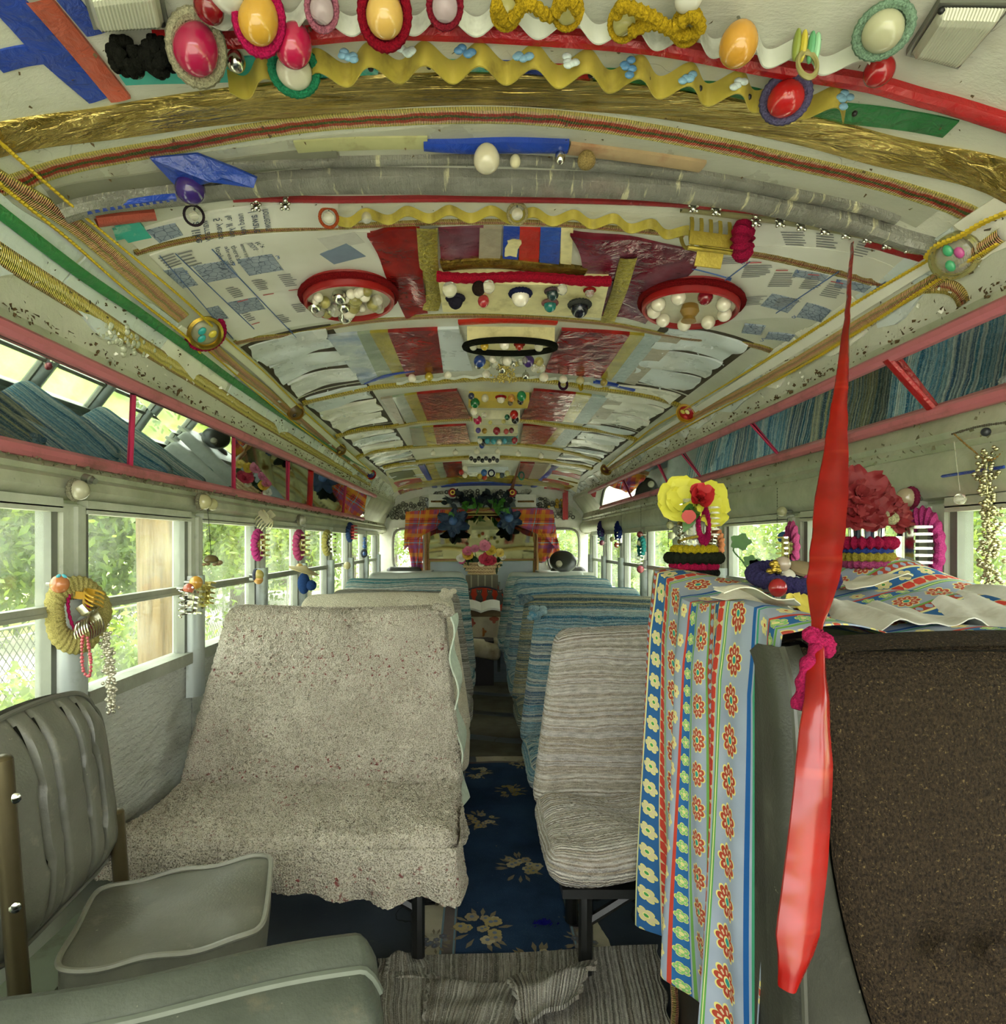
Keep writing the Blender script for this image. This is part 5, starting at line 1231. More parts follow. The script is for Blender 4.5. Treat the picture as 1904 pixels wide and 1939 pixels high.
# --- loose paint flakes and dust along the shoulders, coves and rails
def flakes(parent, n, gen, mat, size, seed, name='paint_flakes'):
    rs = np.random.RandomState(seed); b = MB()
    for k in range(n):
        p, nn = gen(rs); d = norm(np.cross(nn, rs.normal(size=3))); e = np.cross(nn, d); s = size*(.4+rs.rand()*1.1); l = nn*s*rs.uniform(.2, .9)
        b.add([p-d*s*.5, p-d*s*.1+e*s*.4, p+d*s*.5+l*.5, p-e*s*.35+l], [(0, 1, 2, 3)])
    b.build(name, mat, parent, False, kind='stuff')
def g_sh(lo, hi, y0, y1):
    def g(rs):
        x = rs.uniform(lo, hi)*rs.choice((-1, 1)); y = y0+(y1-y0)*rs.rand()**1.3; p = onv(x, y, .006); return p, cn(x, y)
    return g
flakes(CE, 320, g_sh(.985, .9994, .9, 6.5), PL[1], .010, 1); flakes(CE, 700, g_sh(.96, .9994, .9, 6.5), pm('#4a4028', .9, 0, .4, 30), .008, 2, 'dust_flakes')
flakes(CE, 260, g_sh(.57, .87, 2.2, 6.5), PL[2], .012, 3); flakes(CE, 260, g_sh(.0, .88, .95, 1.5), pm('#5a4a2c', .9, 0, .4, 30), .006, 4, 'dust_flakes')
for sg, nm in ((-1, 'wall_left'), (1, 'wall_right')):
    zt = 1.62 if sg < 0 else 1.675; zl = 1.415 if sg < 0 else 1.53
    def rail(rs): y = .9+5*rs.rand()**1.4; return V(sg*(.985+rs.rand()*.01), y, zt+.03+rs.rand()*.03), norm(V(-sg, 0, .3))
    def cove(rs): y = .9+5.5*rs.rand()**1.4; z = rs.uniform(1.385, zl-.01); return V(sg*1.092, y, z), norm(V(-sg, 0, -.3))
    flakes(bpy.data.objects[nm], 420, rail, pm('#4c3a1c', .9, 0, .4, 30), .010, 7, 'dust_flakes'); flakes(bpy.data.objects[nm], 420, cove, pm('#6a684e', .8, 0, .4, 30), .011, 8)
# ---------------------------------------------------------------- ornaments hung from the vault
def o2(px, py, off):                          # point on the sight line that lies off below the vault
    lo, hi = .2, 9.0
    for _ in range(50):
        m = (lo+hi)/2; p = P(px, py, m)
        if p[2] > zc(max(-.997, min(.997, p[0])), m)-off: hi = m
        else: lo = m
    return P(px, py, lo)
def tocam(p): return norm(V(CX, 0, CZ)-p)
def scale_at(p): return p[1]/F
def orn(lb, px, py, rx, ry, mat, ring=None, name='egg_bauble', rot=0.0, cat='bauble', grp='baubles on the ceiling', dots=None, rr=1.22):
    """egg shaped bauble on a short hook, optionally seated in a knitted ring"""
    s0 = scale_at(oc(px, py)); p = o2(px, py, max(rx, ry)*s0*1.05+.008); s = scale_at(p); a, c = rx*s, ry*s
    t = thing(name, lb, cat, p-V(0, 0, c), grp)
    M = roty(rot)
    b = MB(); n = 20; pr = [(a*math.sin(x)*(1-.10*math.cos(x)), c*math.cos(x)) for x in np.linspace(.02, math.pi-.02, 16)][::-1]
    b.lathe([(r, z) for r, z in pr], p, M, n); eg = b.build('egg', mat, t)
    top = V(p[0], p[1]+.004, zc(np.clip(p[0], -.997, .997), p[1])+.002)
    b = MB(); b.tube([p+M@V(0, 0, c*.9), top], .0022, 5); b.build('hook', STEEL, t)
    if ring:
        d = tocam(p); Mr = frame(d, (0, 0, 1)); k = max(a, c)
        b = MB(); b.torus(p-d*a*.25, k*rr, k*.27, Mr, 60, 8, 26, .10, (a/k, c/k)); b.build('knit_ring', m_yarn(ring), t)
    if dots:
        b = MB()
        for dx in (-.22, .16): b.sph(p+tocam(p)*a*.92+V(dx*a, 0, -.1*c), a*.07, 8, 6)
        b.build('dots', pm(dots, .4), t)
    return t
orn('crimson egg seated in an oatmeal knit ring at the top left', 372, 92, 40, 47, egg('#ab1d48'), '#a6a284', rot=.35, rr=1.1)
orn('mustard egg in a hot pink knit ring at the top left', 490, 36, 36, 44, egg('#d3a238'), '#c01b58', rot=.3, rr=1.12)
orn('raspberry egg below the mustard egg', 556, 85, 34, 40, egg('#b81c48'), rot=.3)
orn('white egg in a green knit ring below the raspberry egg', 557, 133, 33, 30, egg('#d8d6bc'), '#2c8a62', rot=.1)
orn('dark red egg beside the mustard egg, cut by the top edge', 396, 14, 28, 25, egg('#7d0c12'), rot=.4)
orn('white egg at the top edge above the dark red one', 430, -2, 30, 16, egg('#d9d8c8'))
orn('yellow egg with two red dots in a red ring at top centre', 728, 27, 35, 40, egg('#d8b15c'), '#8f0f24', dots='#b5342a')
orn('clear lilac bead in a pink ring left of the two dotted egg', 609, 16, 22, 26, CLEARP, '#b06a7c')
orn('clear lilac bead in a dark red ring right of the two dotted egg', 842, 11, 24, 26, CLEARP, '#8a2030')
for k, (px, py) in enumerate(((958, 20), (1074, 20), (1181, 42), (1300, 50))):
    orn('clear yellow bead, %s of four on the yellow chenille' % ('first', 'second', 'third', 'last')[k], px, py, 21, 22, CLEARY, '#c2a020', 'clear_bead')
orn('small white egg at the top edge right of centre', 1303, -2, 26, 20, egg('#dcdccc'))
orn('amber egg hanging over the red tape', 1398, 82, 35, 40, egg('#d59c38'), rot=.15)
orn('pale olive egg in a mint knit ring by the right dome lamp', 1672, 58, 36, 32, egg('#c4c4a0'), '#86a68c', rot=.5, rr=1.2)
orn('small red egg on the red tape near the right dome lamp', 1664, 133, 27, 27, egg('#ad171c'))
orn('scarlet egg in a slate blue knit cap over the green tape', 1487, 186, 33, 31, egg('#be1c1c'), '#625e80', rr=1.15)
orn('silver glass bead beside the crimson egg', 446, 115, 18, 20, CHROME)
orn('cream egg hanging in front of the blue foil', 921, 300, 25, 27, egg('#d6d1b2'))
orn('deep purple egg under the creased blue foil flap', 360, 356, 27, 29, egg('#3a2674'))
orn('tan wool spool right of the blue foil', 1110, 303, 17, 17, m_yarn('#a5905a'), name='wool_spool', cat='spool')
orn('tiny bone coloured spool right of the cream egg', 975, 305, 10, 13, pm('#c2bd98', .5), name='small_spool', cat='spool')
orn('little brass bell hanging from the blue foil', 1060, 297, 10, 14, CHROME, name='small_bell', cat='bell')
orn('crystal bead in an orange ring at the left of the narrow wavy strip', 622, 412, 11, 11, CLEAR, '#b5532c', 'crystal_bead', rr=1.5)
orn('crystal bead on the narrow wavy strip, second from the left', 694, 412, 10, 11, CLEAR, None, 'crystal_bead')
orn('crystal bead in a tan ring in the middle of the narrow wavy strip', 979, 405, 11, 11, CLEAR, '#a59a6c', 'crystal_bead', rr=1.6)
orn('dark ring with crystal bead under the purple egg', 367, 408, 9, 9, CLEAR, '#3a3038', 'crystal_bead', rr=1.9)
# black pompoms and green bead
for px, lb in ((238, 'left black woolly pompom by the brick red tape'), (298, 'right black woolly pompom by the crimson egg')):
    p = o2(px, 108, .03); b = MB()
    for k in range(70):
        d = norm(RN.normal(size=3)); b.sph(p+d*.019*(1+.2*R.random()), (.0085, .0085, .0085), 6, 5)
    b.build('wool_pompom', m_yarn('#191a15'), None, True, **tg(lb, 'pompom'))
orn('emerald bead peeping out under the black pompoms', 252, 130, 20, 14, egg('#1f7a52'))
# blue foil flap like a folded slipper
q = [o2(*p_, h) for p_, h in (((283, 300), .01), ((372, 292), .01), ((440, 318), .02), ((486, 338), .035), ((480, 356), .05), ((420, 340), .05), ((375, 352), .045), ((330, 350), .03))]
b = MB(); c_ = sum(q)/len(q); b.add(q+[c_+V(0, -.01, -.02)], [(i, (i+1) % 8, 8) for i in range(8)]); b.add([x+V(0, .004, .006) for x in q]+[c_+V(0, 0, .0)], [((i+1) % 8, i, 8) for i in range(8)])
b.grid(np.array([q+q[:1], [x+V(0, .004, .006) for x in q]+[q[0]+V(0, .004, .006)]])); b.build('blue_foil_flap', BLUE, None, True, **tg('creased blue foil flap curling down at the left behind the braid', 'foil'))
# twisted yellow chenille wires along the top
for k, (pts, lb) in enumerate(((((938, 8), (960, 40), (1000, 8), (1040, 30), (1075, 0), (1096, 25)), 'twisted yellow chenille wire at top centre'), (((1165, 30), (1180, 12), (1230, 30), (1270, 52), (1310, 30), (1325, 55), (1290, 66), (1240, 45), (1190, 62)), 'twisted yellow chenille wire right of top centre'))):
    C = crom([o2(*p_, .045) for p_ in pts], .004); b = MB(); b.tube(C, [.0085+.0015*math.sin(i*2.2) for i in range(len(C))], 8); b.build('chenille_wire', m_yarn('#b89a1e'), None, True, **tg(lb, 'wire'))
# little green and yellow charm with a loop
p = o2(1525, 85, .03); t = thing('charm', 'green and yellow charm with a tan loop over the red tape', 'charm', p)
for k, (dx, c) in enumerate(((-.014, '#7d8a3a'), (-.004, '#b5a83a'), (.008, '#5a9a6c'), (.016, '#8fbf96'))):
    b = MB(); b.sph(p+V(dx, 0, -.002*k), (.006, .008, .022), 10, 8, rotx(.3)); b.build('petal', pm(c, .3), t)
b = MB(); b.torus(p+V(0, -.005, -.034), .018, .004, rotx(1.35), 28, 6, 0, 0, (.8, 1.3)); b.build('loop', pm('#8a8450', .6), t)
# row of little metal bears on a strip
ribbon('charm_strip', [(1290, 392), (1420, 408), (1560, 428), (1700, 462), (1745, 472)], .018, pm('#8a8660', .4), .008, 'pale strip carrying the little metal bears', 'strip')
ribbon('red_tape', [(1640, 458), (1700, 474), (1760, 492)], .022, REDT, .006, 'short red tape under the bears at the right', 'tape')
for k, (px, py) in enumerate(((1312, 390), (1355, 396), (1430, 417), (1476, 418), (1516, 425), (1560, 433), (1600, 440), (1640, 448), (1677, 459), (1719, 467), (485, 388), (540, 386))):
    p = o2(px, py, .018); s = scale_at(p)*16; t = thing('bear_charm', 'small silver bear charm on the pale strip, %s from the left' % ('first','second','third','fourth','fifth','sixth','seventh','eighth','ninth','last')[k] if k < 10 else '%s silver bear charm above the upright lettering at the left' % ('left', 'right')[k-10], 'charm', p-V(0, 0, s), 'right bear charms' if k < 10 else 'left bear charms')
    b = MB(); b.sph(p+V(0, 0, s*.45), s*.36, 10, 8); b.sph(p+V(0, 0, -s*.25), (s*.42, s*.36, s*.5), 10, 8)
    for dx in (-1, 1): b.sph(p+V(dx*s*.3, 0, s*.75), s*.16, 8, 6); b.sph(p+V(dx*s*.48, -s*.1, -s*.02), s*.2, 8, 6); b.sph(p+V(dx*s*.38, -s*.15, -s*.68), s*.22, 8, 6)
    b.build('bear', CHROME, t)
    b = MB(); b.tube([p+V(0, .004, s*.8), V(p[0], p[1]+.006, zc(p[0], p[1]))], .0018, 5); b.build('ring', STEEL, t)
# claw clips and scrunchies
def claw(lb, p, L, H, ax, dn, mat, name='hair_clip', teeth=6, grp=None, holes=True, open_=.5):
    """hair claw: two curved toothed jaws on a hinge; ax along the hinge, dn towards the teeth"""
    ax = norm(ax); dn = norm(np.asarray(dn)-ax*(np.asarray(dn)@ax)); sd = np.cross(ax, dn); t = thing(name, lb, 'hair clip', p, grp)
    for s in (-1, 1):
        b = MB()
        def pt(u, v): return p+ax*L*(u-.5)+sd*s*H*open_*(.18+.55*math.sin(v*2.2))+dn*H*(v-.45)
        b.slab(np.array([[pt(u, v) for v in np.linspace(.05, .36, 6)] for u in np.linspace(.03, .97, 14)]), np.broadcast_to(sd*s, (14, 6, 3)), .0025)
        for k in range(teeth):
            u = .06+.88*k/(teeth-1); w = .20/teeth
            b.slab(np.array([[pt(u+q*w*(1-.5*max(0, v-.6)), v) for v in np.linspace(.3, 1.0, 6)] for q in (-1, 0, 1)]), np.broadcast_to(sd*s, (3, 6, 3)), .003)
        b.build('jaw', mat, t)
    b = MB(); b.tube([p+ax*L*.46-dn*H*.42, p-ax*L*.46-dn*H*.42], H*.06, 8); b.build('hinge', mat, t)
    for s in (-1, 1):
        b = MB(); b.slab(np.array([[p+ax*L*(u-.5)*.5+sd*s*H*(.12+.25*v)-dn*H*(.4+.3*v) for v in (0, .5, 1)] for u in (0, .5, 1)]), np.broadcast_to(sd*s, (3, 3, 3)), .003); b.build('thumb_plate', mat, t)
    return t
def scrunch(lb, p, Rr, r, M, col, ribs=16, amp=.22, sq=(1, 1), name='scrunchie', grp=None, wob=0.0):
    b = MB(); b.torus(p, Rr, r, M, max(60, ribs*6), 10, ribs, amp, sq, wob); return b.build(name, m_yarn(col), None, True, **tg(lb, 'scrunchie', grp))
pc = o2(1345, 452, .035); claw('gold toothed claw clip at the right end of the wavy strip', pc, .135, .085, (1, .12, -.06), (0, .35, 1), pm('#a8963c', .3, .5, .3, 90, .3, 200), teeth=6)
ps = o2(1406, 456, .04); scrunch('magenta ribbed scrunchie beside the gold claw clip', ps, .024, .02, frame(V(1, -.6, -.2)), '#a01640', 11, .18, (1, 1.25))
# jar caps on the side strips
def cap(lb, px, py, r, cols, inner, ring=None):
    p = oc(px, py); n = cn(p[0], p[1]); n = norm(n*.7+tocam(p)*.8); t = thing('jar_cap', lb, 'cap', p, 'caps where the ceiling strips meet'); M = frame(n); s = r*scale_at(p)
    b = MB(); b.lathe([(s*1.05, -.05), (s, .0), (s*.96, .03), (s*.8, .034), (s*.78, .02), (.001, .02)], p+n*.005, M, 28, False); b.build('rim', cols[0], t)
    b = MB(); b.lathe([(s*.76, .0), (s*.5, .012), (.001, .016)], p+n*.024, M, 24, False); b.build('dome', cols[1], t)
    if ring: b = MB(); b.torus(p+n*.012, s*1.08, s*.17, M, 72, 8, 36, .12); b.build('knit_ring', m_yarn(ring), t)
    for k, c in enumerate(inner):
        a = k*2.4; b = MB(); q = p+n*.042+M@V(math.cos(a)*s*.35, math.sin(a)*s*.3, 0); b.sph(q, (s*.26, s*.18, s*.1), 10, 8, M); b.build('inlay', pm(c, .3), t)
    return t
cap('glass jar cap with green and pink butterfly at the right ceiling corner', 1818, 478, 44, (CLEARY, CLEAR), ('#3f9a6a', '#3f9a6a', '#b54a8a'))
cap('jar cap with pink knit ring and turquoise inlay on the left ceiling strip', 383, 622, 34, (GOLDM, pm('#8a8a70', .3)), ('#2a9a9a', '#c4b53a', '#2a9a9a'), '#b0184e')
cap('banded brown cap on the left ceiling strip', 556, 775, 17, (pm('#7a5a1e', .4), pm('#5a4a2a', .4)), ('#2a1e14',))
cap('small brown cap further back on the left strip', 641, 848, 12, (pm('#7a5a1e', .4), pm('#5a4a2a', .4)), ('#a8902a',))
cap('little red and blue cap at the rear end of the left strip', 700, 896, 10, (REDT, pm('#2a3a8a', .4)), ('#2a3a8a',))
cap('red and yellow striped cap on the right ceiling strip', 1303, 777, 20, (pm('#b58a1e', .4), REDT), ('#c8b84a', '#b02a2a', '#d6c88a'))
cap('small dark cap at the rear end of the right strip', 1150, 886, 12, (pm('#8a6a1e', .4), pm('#5a2a1e', .4)), ('#c8b84a',))
# --- boxes with knobs down the middle of the vault
def knob_box(lb, c4, h, mat, knobs, rim=None, parentlabel=None):
    t = thing('knob_box', lb, 'ornament box', oc(*c4[2]), 'knob boxes down the ceiling centre')
    q = qd(c4); patch('tray', q, mat, h, parent=t, n=10)
    if rim:
        a, c = q[0], q[1]; pts = [onv(*(a*(1-u)+c*u), h*.62+.004*math.sin(u*9)) for u in np.linspace(-.01, 1.01, 60)]
        b = MB(); b.tube([p+V(0, -.006, 0) for p in pts], [h*.36*(1+.1*math.sin(i*2.1)) for i in range(60)], 8); b.build('knit_rim', m_yarn(rim), t)
    for (px, py, r, c, ring) in knobs:
        s0 = scale_at(oc(px, py)); p = o2(px, py, h+r*s0*.75); s = r*scale_at(p); b = MB(); b.sph(p, (s, s, s*1.1), 14, 10); kb = b.build('knob', c if not isinstance(c, str) else egg(c), t)
        if ring: b = MB(); b.torus(p-cn(p[0], p[1])*s*.35, s*1.05, s*.3, frame(cn(p[0], p[1])), 40, 6, 18, .14); b.build('knob_ring', m_yarn(ring), kb)
    return t
knob_box('long cream box with coloured knobs and red knitted rim, first on the ceiling centre', [(830, 508), (1152, 516), (1138, 578), (838, 566)], .042, CREAM,
         ((851, 548, 14, CLEAR, None), (862, 570, 14, m_yarn('#2a2836'), '#2f2c3c'), (906, 546, 13, m_yarn('#2c211c'), None), (925, 543, 12, CLEAR, None), (915, 570, 11, '#b5343a', None), (985, 562, 17, PEARL, '#20264a'), (1046, 556, 12, '#1f3a3a', '#5a4a4c'), (1041, 578, 12, '#1f7a72', '#9a6a6a'), (1064, 548, 10, CLEAR, None), (1116, 553, 9, CLEAR, '#9a2420'), (1097, 583, 17, '#141824', '#4a4c48')), '#a8152e')
b = MB(); pts = [onv(*(q_), .012) for q_ in []] if False else None
ribbon('gold_ribbon', [(836, 498), (930, 492), (1020, 500), (1105, 512)], .05, m_foil('dark_gold_foil', '5a4612', '8a7424', '3a2a0c', .6, .35, (1, 1, 1), .8, 60), .012, 'dark gold crinkled ribbon above the red knitted rim', 'ribbon')
KB2 = knob_box('yellow box with black knitted band and knobs, second on the ceiling centre', [(884, 618), (1050, 620), (1040, 640), (886, 640)], .05, CREAM,
         ((896, 655, 8, CLEAR, None), (917, 655, 8, '#c8a42a', None), (955, 652, 10, PEARL, None), (983, 655, 8, '#a8301e', '#8a201a'), (1020, 656, 9, CLEAR, None)))
q = [onv(*bil(qd([(878, 612), (1056, 614), (1046, 640), (882, 640)]), .5+.5*math.cos(a), .5+.5*math.sin(a)), .058) for a in np.linspace(0, 2*math.pi, 60, endpoint=False)]
b = MB(); b.tube(q, .012, 8, True); b.build('knitted_band', m_yarn('#15180f'), KB2)
ribbon('red_tape', [(868, 608), (960, 604), (1054, 608)], .03, tape('b52a1a'), .01, 'bright red tape above the black knitted band', 'tape')
# hanging cluster behind box two
t = thing('bead_cluster', 'drooping cluster of pearls and glass beads with gold tassel', 'bead cluster', o2(955, 720, .1), None)
rr = random.Random(3)
for k in range(26):
    px = 962+rr.gauss(0, 30); py = 680+abs(rr.gauss(0, 9)); c = (CLEAR, PEARL, CHROME, CLEARY, CLEAR)[k % 5]; p = o2(px, py, .05+.02*rr.random()); b = MB(); b.sph(p, rr.uniform(.009, .019), 12, 8); b.build('bead', c, t)
for px, py, c in ((908, 684, '#1f3f8a'), (1000, 684, '#4a3474')): p = o2(px, py, .06); b = MB(); b.sph(p, .024, 16, 10); b.build('bead', egg(c), t)
b = MB()
for k in range(150):
    px = 955+rr.gauss(0, 11); py = 690+rr.random()*35; b.sph(o2(px, py, .055+.02*rr.random()), .0045, 6, 4)
b.build('gold_tassel', pm('#a89a4a', .35, .5), t)
for k, (px, py, c, r) in enumerate(((780, 716, PEARL, 8), (812, 713, egg('#c4b23a'), 8), (848, 710, PEARL, 7), (920, 708, PEARL, 8), (995, 711, CHROME, 7), (1029, 714, PEARL, 9), (1066, 718, PEARL, 8), (1098, 720, egg('#c9c28a'), 8), (1143, 724, egg('#a8924a'), 7))):
    orn('round bead on the thin white wavy strip, %s from the left' % ('first', 'second yellow one', 'third', 'fourth', 'fifth', 'sixth', 'seventh', 'eighth pale one', 'last')[k], px, py, r, r, c, None, 'round_bead', grp='beads on the thin wavy strip')
scrunch('small purple hair ring hanging from the wavy strip', o2(1066, 728, .04), .02, .006, rotx(1.4), '#3a1c34', 0, 0, (.9, 1.1), 'hair_ring')
scrunch('small yellow hair ring hanging from the wavy strip', o2(1099, 728, .04), .018, .006, rotx(1.4)@roty(.6), '#b59a1e', 0, 0, (.6, 1.3), 'hair_ring')
knob_box('yellow box with green, red and orange knobs, third on the ceiling centre', [(888, 741), (1002, 743), (998, 757), (886, 756)], .045, pm('#c0a83e', .4),
         ((892, 750, 6, '#2a3050', None), (899, 763, 9, '#156b34', None), (918, 754, 7, '#d9cfae', None), (948, 755, 8, '#d8cfb8', '#a8201e'), (968, 754, 7, '#c8862a', None), (966, 763, 5, '#6a5a3a', None), (987, 750, 9, '#1a8048', None), (985, 760, 6, '#20222a', None)))
knob_box('white box with magenta and red knobs, fourth on the ceiling centre', [(894, 776), (984, 777), (982, 787), (896, 787)], .05, pm('#d2cfae', .4),
         ((897, 779, 7, PEARL, None), (900, 786, 6, CLEAR, None), (904, 795, 8, '#b5184a', None), (916, 786, 5, CLEAR, None), (960, 790, 5, '#1f6a44', None), (973, 785, 8, '#b81e1a', None), (975, 795, 7, '#161a18', None), (928, 800, 4, CLEARY, None), (953, 798, 4, CLEARY, None)))
knob_box('thin cream box with a red bow, fifth on the ceiling centre', [(897, 804), (980, 805), (978, 811), (899, 811)], .05, pm('#cfcba6', .4),
         ((905, 815, 5, '#4a3a8a', None), (917, 816, 5, '#b5922a', None), (940, 816, 7, '#8f1a2a', None), (941, 819, 5, PEARL, None), (958, 817, 5, '#b53a3a', None), (968, 815, 5, '#7a2a3a', None)))
knob_box('turquoise beaded box, sixth on the ceiling centre', [(904, 822), (980, 823), (978, 828), (906, 828)], .05, pm('#4a7a7c', .4),
         ((908, 835, 5, PEARL, None), (914, 838, 6, '#12182a', None), (912, 844, 5, '#1f3f9a', None), (922, 835, 5, '#3aa0b0', None), (934, 836, 5, '#3aa0b0', None), (945, 837, 5, PEARL, None), (955, 835, 5, '#3a9ab5', None), (974, 834, 6, '#a01a2a', None)))
for k, (px, py) in enumerate(((820, 858), (862, 857), (902, 855), (942, 855), (981, 859), (1024, 863))):
    orn('pearl in the row across the rear ceiling, %s from the left' % ('first', 'second', 'third', 'fourth', 'fifth', 'last')[k], px, py, 5.5, 5.5, PEARL, None, 'pearl_bead', grp='pearl row across the rear ceiling')
knob_box('row of black bead bows on a white plate near the ceiling rear', [(888, 860), (946, 860), (944, 866), (890, 866)], .05, PL[1],
         tuple((892+k*7, 868+(k % 2)*4, 4, '#14161c', None) for k in range(8)))
knob_box('coloured beads and rings on the last white plate of the ceiling', [(886, 884), (962, 884), (958, 892), (888, 892)], .05, PL[2],
         ((880, 887, 5, PEARL, None), (873, 894, 5, '#b02a22', None), (880, 900, 5, PEARL, None), (908, 902, 5, '#c8b43a', None), (916, 895, 6, '#1f5fa8', None), (917, 904, 5, '#c23a1e', None), (942, 900, 5, '#c8b84a', None), (950, 900, 5, '#2a3a4a', None), (960, 896, 5, '#c9c88a', None)))
scrunch('navy hair ring at the rear of the ceiling', o2(930, 896, .06), .026, .006, rotx(1.5), '#1a1c4a', 0, 0, (1, 1.1), 'hair_ring')
scrunch('teal hair ring hanging at the rear of the ceiling', o2(987, 901, .07), .026, .006, rotx(1.5), '#2a8070', 0, 0, (.9, 1.3), 'hair_ring')
# --- two drums filled with pearls
def drum(lb, px, py, r, h, side, balls, centre=None):
    c = oc(px, py); n = cn(c[0], c[1]); M = frame(n, (0, 1, 0)); s = r*scale_at(c); t = thing('pearl_drum', lb, 'ornament', c+n*h, 'pearl drums')
    b = MB(); b.lathe([(s*1.08, -.01), (s*1.02, h*.5), (s, h), (s*.97, h*1.08), (s*.93, h), (s*.9, h*.6)], c, M, 44, False); b.build('wall', side, t)
    b = MB(); b.lathe([(s*.92, h*.75), (s*.5, h*.6), (.001, h*.6)], c, M, 40, False); b.build('dish', pm('#c9c6ae', .35, .2), t)
    b = MB(); b.torus(c+n*h*.45, s*1.05, h*.22, M, 90, 8, 60, .06); b.build('red_band', m_yarn('#7d1014'), t)
    for (a, d, q, m) in balls: p = c+M@V(math.cos(a)*d*s, math.sin(a)*d*s, h*.7+q*s*.6); b = MB(); b.sph(p, q*s, 14, 10); b.build('pearl', m, t)
    if centre: b = MB(); b.lathe([(s*.16, 0), (s*.2, h*.5), (s*.12, h*.9), (s*.16, h*1.2), (.001, h*1.25)], c+n*h*.5, M, 18, False); b.build('spool', centre, t)
rr = random.Random(11)
bl = []
for k in range(40): bl.append((rr.uniform(0, 6.28), .8*math.sqrt(rr.random()), rr.uniform(.09, .17), (CLEAR, PEARL, CHROME, PEARL, CLEARY)[k % 5]))
drum('round red walled drum heaped with glass beads and pearls on the left', 660, 548, 84, .045, pm('#8a1414', .35), bl)
drum('round red walled drum ringed with white balls and a spool on the right', 1308, 562, 88, .045, pm('#8f1418', .35), [(k*.72+.3, .74, .155, PEARL if k != 6 else egg('#8f1a2a')) for k in range(9)], pm('#8a6a2a', .4))
# --- relief of grapes on the outer left band
t = thing('grape_relief', 'dusty silver grape bunch moulding under the gold braid on the left', 'relief', o2(235, 655, .02))
for k in range(46):
    px = 232+R.gauss(0, 26); py = 645+R.gauss(0, 14)+(px-232)*.35; p = o2(px, py, .012); b = MB(); b.sph(p, R.uniform(.006, .011), 8, 6); b.build('grape', ALU_G, t)
# ---------------------------------------------------------------- things hung along the side walls
def ball(lb, p, r, mat, name='wooden_ball', cat='ball', grp=None, back=None, cup=None):
    t = thing(name, lb, cat, p-V(0, 0, r), grp); b = MB(); b.sph(p, (r, r, r*1.06), 18, 12); b.build('sphere', mat, t)
    if back is not None: b = MB(); b.tube([p, back], r*.32, 8); b.build('peg', STEEL, t)
    if cup: b = MB(); b.torus(p+norm((back if back is not None else p+V(0, 0, -1))-p)*r*.5, r*.9, r*.32, frame(norm((back if back is not None else p+V(0, 0, -1))-p)), 40, 8, 18, .14); b.build('knit_cup', m_yarn(cup), t)
    return t
def strand(lb, pts, r, mat, step, name='bead_strand', grp=None, jit=0.0, n=1):
    C = crom(pts, step); b = MB()
    for c in C:
        for k in range(n): b.sph(c+RN.normal(size=3)*jit, r*(.8+.4*R.random()), 8, 6)
    b.tube(C, r*.3, 4); return b.build(name, mat, None, True, **tg(lb, 'beads', grp))
LW = lambda p: V(-1.10, p[1], p[2])
RW = lambda p: V(1.10, p[1], p[2])
# left: knobs on the posts
for px, py, r, c, lb in ((150, 928, 18, '#b9b69a', 'large cream knob above the first left window post'), (386, 950, 14, '#bdb888', 'left of two cream knobs above the second window post'), (401, 955, 11, '#c4c08c', 'right of two cream knobs above the second window post'), (571, 985, 9, '#a5a590', 'fuzzy pale knob over the fourth left post')):
    p = wl(px, py, .07); ball(lb, p, r*p[1]/F, egg(c), 'wall_knob', 'knob', 'knobs over the left posts', LW(p), '#8c8a72')
p = wl(147, 1163, .06); ang = frame(V(.75, -.66, 0.1), (0, 0, 1))
scrunch('big yellow knitted scrunchie on the first left window post', p, .062, .026, ang, '#b5a966', 34, .05, (.85, 1.12), wob=.05)
scrunch('magenta corded hair ring inside the yellow scrunchie', p+V(.012, -.01, 0), .05, .007, ang@rotz(.2), '#a81a54', 26, .2, (.45, 1.25), 'hair_ring')
claw('chrome toothed claw clip in the yellow scrunchie', wl(168, 1180, .11), .055, .06, (1, -.4, .5), (.3, -.4, -1), CHROME, teeth=6)
claw('amber claw clip at the top of the yellow scrunchie', wl(172, 1133, .10), .04, .05, (.3, -.3, 1), (1, -.4, 0), pm('#b08a2a', .3), teeth=4)
a = wl(158, 1192, .11); strand('string of coral pink beads looped below the yellow scrunchie', [a, a+V(-.004, 0, -.05), a+V(0, 0, -.10), a+V(.014, 0, -.112), a+V(.018, 0, -.08), a+V(.01, 0, -.02)], .0042, egg('#c4525c'), .0085)
a = wl(193, 1172, .10); strand('thick bunch of silver beads hanging right of the yellow scrunchie', [a, a+V(.012, 0, -.07), a+V(.02, 0, -.15), a+V(.024, 0, -.235)], .0048, pm('#cfcbb4', .25, .7), .006, jit=.006, n=6)
p = wl(113, 1106, .06); ball('orange ball with teal bow above the yellow scrunchie', p, .021, egg('#c47a48'), back=LW(p)); b = MB()
for s in (-1, 1): b.sph(p+V(.012+.007*s, -.012, .02), (.007, .003, .004), 8, 6, roty(.5*s))
b.build('teal_bow', pm('#2f8a96', .5), None, True, **tg('tiny teal bow on the orange ball', 'bow'))
